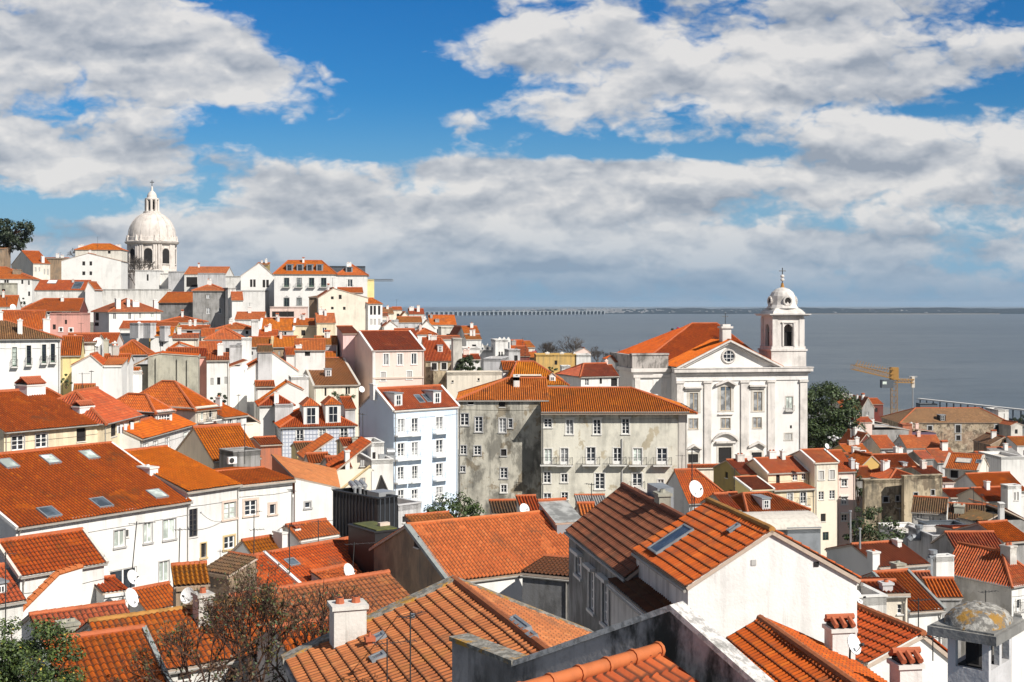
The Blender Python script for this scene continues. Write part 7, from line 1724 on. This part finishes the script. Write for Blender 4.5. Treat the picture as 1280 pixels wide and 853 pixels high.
tree('dark bush with red blossom among the lower right roofs', 1092, 668, 116, 2.5, 2.4, 4200, .26, 'redleaf', cat='bush', name='flowering_bush', trunk=False, seed=7, mats=['leaf', 'leaf', 'redleaf'], ry=2)
tree('dark ivy mass over the wall right of the old stone house', 586, 458, 232, 2.9, 1.9, 2400, .4, 'ivy', cat='ivy', name='ivy', trunk=False, ry=1.2, seed=8)
tree('small green shrub at the foot of the cream house with ochre roof', 430, 494, 212, 1.9, 1.0, 800, .3, 'leaf', cat='shrub', name='shrub', trunk=False, seed=9)
tree('dark spiky shrub by the toothed white house', 273, 496, 196, 1.3, 1.1, 700, .3, 'pine', cat='shrub', name='shrub', trunk=False, seed=10)
tree('small shrub in front of the pale yellow wall', 83, 476, 170, .8, .9, 500, .2, 'leaf', cat='shrub', name='shrub', trunk=False, seed=11)
tree('dark plant poking above the church roof on the left', 842, 415, 292, 1.3, .9, 350, .35, 'pine', cat='plant', name='roof_plant', trunk=False, seed=12)
tree('magenta bougainvillea blossom above the church roof', 851, 412, 292, 1.2, .7, 350, .35, 'magenta', cat='plant', name='bougainvillea', trunk=False, seed=13)
tree('red flowering bush at the end of the ridge houses', 672, 441, 285, 1.1, .7, 300, .35, 'magenta', cat='bush', name='flowering_bush', trunk=False, seed=14)
tree('dark green hedge left of the mossy ruin wall', 1073, 608, 184, 1.2, 2.6, 900, .3, 'ivy', cat='hedge', name='hedge', trunk=False, seed=15)
tree('thin green shrubs below the mossy ruin wall', 1078, 650, 160, 1.6, 1.4, 700, .25, 'leaf', cat='shrub', name='shrub', trunk=False, seed=16)
tree('dark round shrub by the golden block chimneys', 690, 462, 250, 1.1, .8, 350, .3, 'leaf', cat='shrub', name='shrub', trunk=False, seed=17)
tree('potted shrub beside the white mossy roofed house', 1240, 661, 140, .6, .5, 260, .15, 'leaf', cat='shrub', name='shrub', trunk=False, seed=18)
tree('tall dark cypress by the old house at the left edge', 28, 378, 345, .9, 1.7, 500, .35, 'pine', cat='tree', name='cypress_tree', trunk=False, seed=19)
tree('dark evergreens at the right end of the ruined house', 1276, 527, 350, 2.0, 3.2, 800, .5, 'pine', cat='tree', name='evergreen_tree', trunk=True, seed=20)
tree('white blossoming shrub under the church tree', 1043, 549, 255, 1.3, 1.1, 350, .35, 'fabric', cat='shrub', name='blossom_shrub', trunk=False, seed=21)
def bare(label, root, height, r0, depth, seed, twig='bark', leaves=0, lmats=None, lean=(0, 0), spread=.55, name='bare_tree', fan=3, cat='tree', group=None, lsize=.055):
    rng = random.Random(seed); E = empty(name, root, label, cat, group); m = MB(); tr = MB(); tips = []
    def grow(p, d, L, r, k):
        nseg = 2 if k > depth-2 else 1
        q = p
        for s in range(nseg):
            d = (d+V((rng.uniform(-.14, .14), rng.uniform(-.14, .14), rng.uniform(-.05, .12)))).normalized()
            e = q+d*L/nseg; (tr if k > depth-2 else m).tube(q, e, r*(1-.15*s), twig, 6 if k > depth-2 else 4 if r > .03 else 3, r*(.78-.1*s), caps=False); q = e
        if k == 0: tips.append(q); return
        nb = fan if rng.random() < .7 else fan-1
        for i in range(nb):
            ax = d.orthogonal().normalized(); ax.rotate(__import__('mathutils').Quaternion(d, rng.uniform(0, 6.28)))
            nd = (d+ax*rng.uniform(.35, 1.0)*spread*1.5+V((0, 0, .12))).normalized()
            grow(q, nd, L*rng.uniform(.62, .86), r*rng.uniform(.62, .74), k-1)
            if rng.random() < .35 and k > 1: tips.append(q)
    grow(V(root), V((lean[0], lean[1], 1)).normalized(), height*.26, r0, depth)
    tr.build('trunk', root, E)
    if leaves:
        for i in range(leaves):
            p = rng.choice(tips)+V((rng.gauss(0, .08), rng.gauss(0, .08), rng.gauss(0, .08))); a = V((rng.uniform(-1, 1), rng.uniform(-1, 1), rng.uniform(-1, 1))).normalized(); b = a.orthogonal().normalized(); s = lsize*rng.uniform(.6, 1.4)
            m.poly([p-a*s, p-b*s*.6, p+a*s, p+b*s*.6], rng.choice(lmats))
    m.build('crown', root, E); return E
bare('big nearly leafless tree in front of the terracotta roofs', P(318, 985, 47), 8.6, .13, 8, 11, leaves=2400, lmats=['dryleaf', 'dryleaf', 'dryleaf', 'leaf'], lean=(.12, 0), spread=.58)
bare('bare crooked tree reaching left of the main leafless tree', P(262, 960, 46), 5.6, .10, 7, 23, leaves=700, lmats=['dryleaf', 'dryleaf', 'leaf'], lean=(-.35, 0), spread=.6)
bare('leafless limb leaning right over the faded terracotta roof', P(340, 950, 46.5), 6.6, .11, 7, 31, leaves=700, lmats=['dryleaf', 'dryleaf', 'leaf'], lean=(.6, .1), spread=.55)
for i, (px, py, Y, h, lab) in enumerate([(176, 362, 480, 17, 'grey leafless tree against the drum of the domed church'), (170, 366, 470, 12, 'low leafless tree at the left foot of the dome'), (189, 368, 475, 10, 'low leafless bush at the right foot of the dome'), (101, 336, 500, 11, 'bare treetop behind the chimney left of the dome'),
    (690, 468, 400, 13, 'bare river tree just behind the golden block'), (720, 468, 410, 15, 'tallest bare river tree behind the white end wall'), (745, 468, 405, 12, 'bare river tree left of the red hip roof'), (770, 466, 410, 9, 'low bare river tree left of the church'), (665, 462, 395, 8, 'small bare river tree beside the orange gable')]):
    bare(lab, P(px, py, Y)-V((0, 0, 1)), h, h*.016, 5, 40+i, twig='greybark', spread=.62, fan=4)
# ------------------------------------------------------------------ dishes, aerials and other small things
def dish(label, px, py, Y, r, az=150, mast=1.2, below=0):
    r = r*.48 if Y > 150 else r*.85
    c = P(px, py, Y); E = empty('satellite_dish', c-V((0, 0, mast)), label, 'satellite dish'); n = V((math.sin(R(az)), math.cos(R(az)), .45)).normalized()
    a = n.cross(V((0, 0, 1))).normalized(); b = a.cross(n); m = MB(); k = 0
    rings = []
    for j in range(4):
        rr = r*(j+.02)/3; rings.append([c+a*rr*.92*math.cos(t*math.pi/9)+b*rr*math.sin(t*math.pi/9)+n*(.22*r*(j/3)**2) for t in range(18)])
    for j in range(3):
        for t in range(18):
            t2 = (t+1) % 18; m.poly([rings[j][t], rings[j][t2], rings[j+1][t2], rings[j+1][t]], 'dish')
            m.poly([q-n*.02 for q in (rings[j+1][t], rings[j+1][t2], rings[j][t2], rings[j][t])], 'dish')
    m.build('bowl', E.location, E)
    m = MB(); tip = c+n*r*1.05-b*r*.25; m.tube(c-b*r*.8, tip, .018, 'metal', 5); m.tube(tip-n*.08, tip+n*.05, .05, 'iron', 6); m.build('feed_arm', E.location, E)
    m = MB(); m.tube(c-n*.12-V((0, 0, mast)), c-n*.1, .03, 'iron', 6); m.tube(c-n*.1, c, .05, 'iron', 6); m.build('mast', E.location, E)
def aerial(label, px, yt, yb, Y, w=1.0, tilt=0, n=6, az=20):
    a, t = P(px, yb, Y), P(px+tilt, yt, Y); E = empty('roof_aerial', a, label, 'aerial'); m = MB(); m.tube(a-V((0, 0, .4)), t, .022 if Y < 60 else .035, 'iron', 5); m.build('mast', a, E)
    m = MB(); d = V((math.cos(R(az)), math.sin(R(az)), 0)); e = V((-d.y, d.x, 0)); th = .012 if Y < 60 else .02
    p = t-V((0, 0, .12)); m.tube(p-d*w*.3, p+d*w*.7, th, 'iron', 4)
    for i in range(n): q = p-d*w*.3+d*w*i/(n-1); l = .30-.02*i; m.tube(q-e*l, q+e*l, th*.8, 'iron', 4)
    m.build('boom', a, E)
dish('large white satellite dish on a dark mast before the big beige block', 869, 612, 78, .64, 150, 3.0)
dish('white satellite dish at the end of the deep orange roof', 470, 676, 92, .62, 130, 1.0)
dish('white satellite dish beside the low terracotta lean-to', 435, 715, 85, .65, 120, 1.2)
dish('white satellite dish against the arched window of the long white house', 165, 722, 80, .55, 120, 1.0)
dish('white satellite dish on the red lean-to below the arched window', 163, 748, 76, .70, 110, .8)
dish('white satellite dish fixed to the tile capped chimney at lower right', 1066, 806, 38.2, .36, 140, .4)
dish('small dish by the old stained chimney near the bare tree', 235, 745, 66, .5, 200, .6)
dish('small dish before the stained beige facade', 655, 637, 110, .6, 150, .6)
dish('round dish at the left foot of the big white gable', 306, 459, 200, 1.0, 150, .8)
dish('white dish left of the wide flat orange roof', 332.5, 409, 265, .9, 150, .8)
dish('white dish by the shaded yard of the pink house', 452, 487, 205, 1.1, 150, .8)
dish('white dish beside the orange roof with two chimneys at the left', 94, 423, 190, 1.1, 150, .8)
dish('white dish among chimneys right of the two dishes row', 122, 428, 188, 1.5, 170, .8)
dish('white dish on the red tiled corner at the left edge', 16, 384, 255, 1.2, 150, .8)
dish('white dish above the grey rooftop cubes', 174, 405, 252, .9, 150, .8)
dish('small dish on the tall cream house roof', 1033.5, 558, 175, .8, 150, .8)
dish('small dish at the white terrace yard by the blank gable', 1072, 747, 68, .45, 130, .6)
aerial('tall aerial leaning before the long white house', 162, 652, 740, 82, 1.6, 9)
aerial('tall thin aerial rising from the roofs by the white facade', 222, 660, 760, 78, 1.0, 3)
aerial('aerial on the near big terracotta roof left', 484, 799, 850, 37, 1.2)
aerial('taller aerial on the near big terracotta roof', 513, 765, 852, 37, .9, 0, 7, 60)
aerial('aerial standing on the deep orange roof', 362, 655, 715, 88, 1.4)
aerial('aerial on the deep orange roof by its right end', 440, 678, 716, 86, 2.0, 3)
aerial('aerial in front of the bright white facade', 398, 650, 690, 96, 1.6)
aerial('aerial above the grey roof terrace box', 306, 530, 575, 118, 1.0, 0)
aerial('aerial on the short orange roof beside the dome', 122, 296, 312, 452, 1.4)
aerial('aerial mast in front of the grey long wall', 1232, 738, 770, 92, 1.4)
aerial('aerial by the big plain dark red roof', 1148, 748, 785, 72, 1.2)
aerial('black mast behind the white satellite dish', 865, 560, 640, 79, .8)
aerial('aerial in front of the tile capped chimneys', 1166, 793, 812, 45, .7)
aerial('tall aerial at the left frame edge', 7, 690, 780, 74, .8)
for lab, px, y0, y1, Y in (('grey street pole beside the dark flowering bush', 1063, 640, 712, 112), ('short grey post right of the street pole', 1075, 662, 706, 108)):
    a = P(px, y1, Y); E = empty('street_pole', a, lab, 'pole'); m = MB(); m.tube(a-V((0, 0, 2)), P(px, y0, Y), .11, 'metal', 8, .08); m.build('shaft', a, E); m = MB(); m.tube(P(px, y0, Y), P(px, y0, Y)+V((0, 0, .12)), .14, 'metal', 8); m.build('cap', a, E)
def vent(label, pts, Y, r=.28):
    q = [P(x, y, Y) for x, y in pts]; E = empty('vent_pipe', q[0], label, 'pipe'); m = MB()
    for a, b in zip(q, q[1:]): m.tube(a, b, r, 'zinc', 8)
    m.build('pipe', q[0], E); m = MB(); m.tube(q[-1], q[-1]+V((0, 0, .3)), r*1.25, 'zinc', 10); m.build('cowl', q[0], E)
vent('tall grey vent pipe at the corner of the white gable piece', [(1162, 730), (1162, 697), (1166, 695), (1166, 692)], 108, .3)
vent('dark bent stove pipe on the white yard houses', [(1136, 675), (1140, 672), (1149, 672), (1149, 660)], 136, .35)
def acunit(label, px, py, Y, yaw=0):
    p = P(px, py, Y); E = empty('air_conditioner', p, label, 'air conditioner'); f = frame(p, yaw); m = MB(); m.box(f, -.42, .42, 0, .32, 0, .62, 'dish'); m.build('cabinet', p, E)
    m = MB(); m.tube(f.p(-.1, -.01, .31), f.p(-.1, -.03, .31), .24, 'iron', 14); m.build('fan_grille', p, E)
acunit('air conditioner beside the arched window of the long white house', 134, 731, 91, 52)
acunit('air conditioner in the grey roof terrace box', 291, 580, 117, 38)
# laundry on the cream end wing
p = P(148, 541, 121); E = empty('laundry_line', p, 'white laundry hanging under the window of the cream end wing', 'laundry'); m = MB()
for i, (x, y0, w_, h_) in enumerate(((146, 532, 4, 10), (150, 531, 3.5, 12), (155, 530, 4, 8), (163, 528, 4, 9))):
    a, b = P(x, y0, 121.5), P(x+w_, y0, 122.0); d = V((0, 0, -h_*.075)); n_ = V((.03, -.04, 0)); m.hexa([a+d, b+d, b+d+n_, a+d+n_, a, b, b+n_, a+n_], 'fabric')
m.build('cloth', p, E); m = MB(); m.tube(P(144, 532, 121.2), P(168, 528, 123.2), .03, 'iron', 4); m.build('line', p, E)

# ------------------------------------------------------------------ gutters, downpipes, cables, extra chimneys and aerials
cr_ = random.Random(21)
def pipes(s, wm):
    if s.dist > 245 or s.dist < 30 or not s.faces or s.wall in ('mould',): return
    for k in 'frl':
        if k not in s.eaves: continue
        o, d, L = s.face(k); n = norm_out(d); z = -.22
        if L < 2.5: continue
        wm.tube(o-d*.1+n*(s.ov+.04)+V((0, 0, z)), o+d*(L+.1)+n*(s.ov+.04)+V((0, 0, z)), .065, 'gutter', 6)
        if k == 'f' and s.h > 4:
            for a in ((.18, L-.18) if L > 9 else (cr_.choice((.18, L-.18)),)):
                p = o+d*a; wm.tube(p+n*(s.ov+.02)+V((0, 0, z)), p+n*.07+V((0, 0, z-.45)), .045, 'gutter', 5); wm.tube(p+n*.07+V((0, 0, z-.45)), p+n*.07+V((0, 0, -s.h-2)), .045, 'gutter', 5)
            if s.dist < 200 and L > 4:
                zc = -cr_.uniform(.9, 1.3); pr = None
                for i in range(7):
                    q = o+d*(L*i/6)+n*.03+V((0, 0, zc-.1*math.sin(math.pi*i/6)+cr_.uniform(-.03, .03)))
                    if pr: wm.tube(pr, q, .016, 'iron', 3)
                    pr = q
MDEF['gutter'] = lambda n: plain(n, (.36, .34, .31), .6, .2, .4)
nch = nae = 0
for k in list(HOUSES):
    k.extra.append(pipes)
    if not k.faces or k.cat != 'house' or k in (N1, N2, N4, N5, NH, NR, N7, CH): continue
    has = any(q[0] == 'chim' for q in k.later)
    f0_ = k.faces[0]; c = sum((V(p) for p in f0_), V((0, 0, 0)))/len(f0_)
    if not has and k.w > 3 and k.dist > 168 and k not in (B1, B2, T, PK, BL, RU, TC_, DW) and cr_.random() < .62:
        for i in range(1 if cr_.random() < .6 else 2):
            a, b = V(f0_[-1]), V(f0_[-2]); t_ = cr_.uniform(.15, .85); rp = a+(b-a)*t_; p = rp+(c-rp)*cr_.uniform(.12, .6)
            x, y = pix(p); hgt_ = cr_.uniform(1.0, 1.7); w_ = cr_.choice((.45, .55, .7, 1.1))
            k.chim(PX, x, y-hgt_*FOC/p.y, y, w_*FOC/p.y, cr_.choice(('white', 'white', 'slot', 'stain', 'plain', 'tilecap', 'pink')), cr_.uniform(.45, .8)); nch += 1
    if cr_.random() < (.30 if k.dist < 300 else .16) and k.dist > 60 and nae < 70:
        a, b = V(f0_[-1]), V(f0_[-2]); p = a+(b-a)*cr_.uniform(.1, .9); x, y = pix(p); h_ = cr_.uniform(1.4, 2.8)
        lab = 'aerial on the '+k.label
        if len(lab.split()) <= 16: aerial(lab, x, y-h_*FOC/p.y, y+1, p.y, cr_.uniform(.8, 1.4), cr_.uniform(-2, 2)*60/p.y, 5, cr_.uniform(0, 180)); nae += 1
def wire(label, p, q, sag, r=.012):
    E = empty('overhead_cable', p, label, 'cable'); m = MB(); pr = None
    for i in range(15):
        t_ = i/14; x = p+(q-p)*t_-V((0, 0, sag*4*t_*(1-t_)))
        if pr: m.tube(pr, x, r, 'iron', 4)
        pr = x
    m.build('cable', p, E); m = MB(); m.box(frame(p, 0), -.06, .06, -.06, .06, -.06, .06, 'metal'); m.build('bracket', p, E)
wire('cable slung across the facade of the white house with bright orange roof', P(251, 641, 99), P(277, 652, 103), .25, .02)
wire('cable hanging from the small ribbed roof toward the left frame edge', P(26, 721, 78), P(-6, 742, 74), .3, .015)
wire('long cable over the near big terracotta roof toward the brown gable', P(516, 770, 37.5), P(462, 740, 60), .4, .012)
for k in HOUSES:
    k.build()
    if hasattr(k, 'post'): k.post(k)
# ------------------------------------------------------------------ terrain from the house footprints
pts = [(k.base.x, k.base.y, k.base.z, max(k.w, k.d)/2) for k in HOUSES]
pts += pts_extra
pts += [(30, 200, 33, 3), (45, 222, 34, 3), (38, 182, 31, 3), (22, 188, 33, 3), (30, 232, 36, 3), (62, 210, 32, 3), (130, 420, 7, 3), (170, 400, 7, 3), (220, 380, 6, 3), (260, 350, 6, 3), (100, 480, 5, 3), (180, 470, 3, 3), (120, 365, 12, 3), (140, 560, 1, 3), (230, 520, 1, 3), (60, 360, 18, 3), (90, 330, 20, 3), (200, 600, .4, 3), (300, 620, .4, 3), (340, 480, 1, 3), (-60, 15, 54, 5), (60, 15, 52, 5), (0, 5, 55, 5), (110, 90, 30, 9), (200, 200, 14, 9), (260, 300, 8, 9), (330, 420, 4, 9), (60, 420, 8, 9), (160, 520, 3, 9), (300, 560, 2.5, 9), (20, 560, 5, 9), (-60, 700, 10, 9), (-160, 700, 50, 9), (-320, 640, 80, 9), (-380, 380, 84, 9), (-250, 200, 68, 9), (-140, 90, 56, 9), (-300, 900, 45, 9), (60, 640, 2, 9), (-40, 900, 2, 9)]
def hgt(x, y):
    sw = sz = 0
    for a, b, c, r in pts:
        d2 = (x-a)**2+(y-b)**2; w = 1/(d2+r*r*.6+9)**1.6; sw += w; sz += w*c
    return sz/sw
GX = [-420+i*9 for i in range(95)]; GY = [4+i*6 for i in range(60)]+[364+i*14 for i in range(48)]
vs = []; foot = [(k.fr, k.w, k.d, k.base.z) for k in HOUSES]
for y in GY:
    for x in GX:
        z = hgt(x, y)
        for f, w, d, b in foot:
            rx, ry_ = x-f.o.x, y-f.o.y
            if abs(rx)+abs(ry_) > 60: continue
            u, v_ = rx*f.u.x+ry_*f.u.y, rx*f.v.x+ry_*f.v.y
            if -9 < u < w+9 and -9 < v_ < d+9: z = min(z, b)
        shore = 800 + (x+100)*.0
        lim = (640 if x > 60 else 560)+max(0, -x)*1.2
        if y > lim: z = z+( -3-z)*min(1, (y-lim)/60)
        vs.append((x, y, z))
n = len(GX)
fs = [(j*n+i, j*n+i+1, (j+1)*n+i+1, (j+1)*n+i) for j in range(len(GY)-1) for i in range(n-1)]
MDEF['ground'] = lambda n: plaster(n, (.19, .175, .15), .6, dcol=(.07, .075, .045))
me = bpy.data.meshes.new('hillside'); me.from_pydata(vs, [], fs); me.materials.append(mat('ground')); me.polygons.foreach_set('use_smooth', [True]*len(fs))
g = bpy.data.objects.new('hillside', me); COL.objects.link(g); g['kind'] = 'structure'
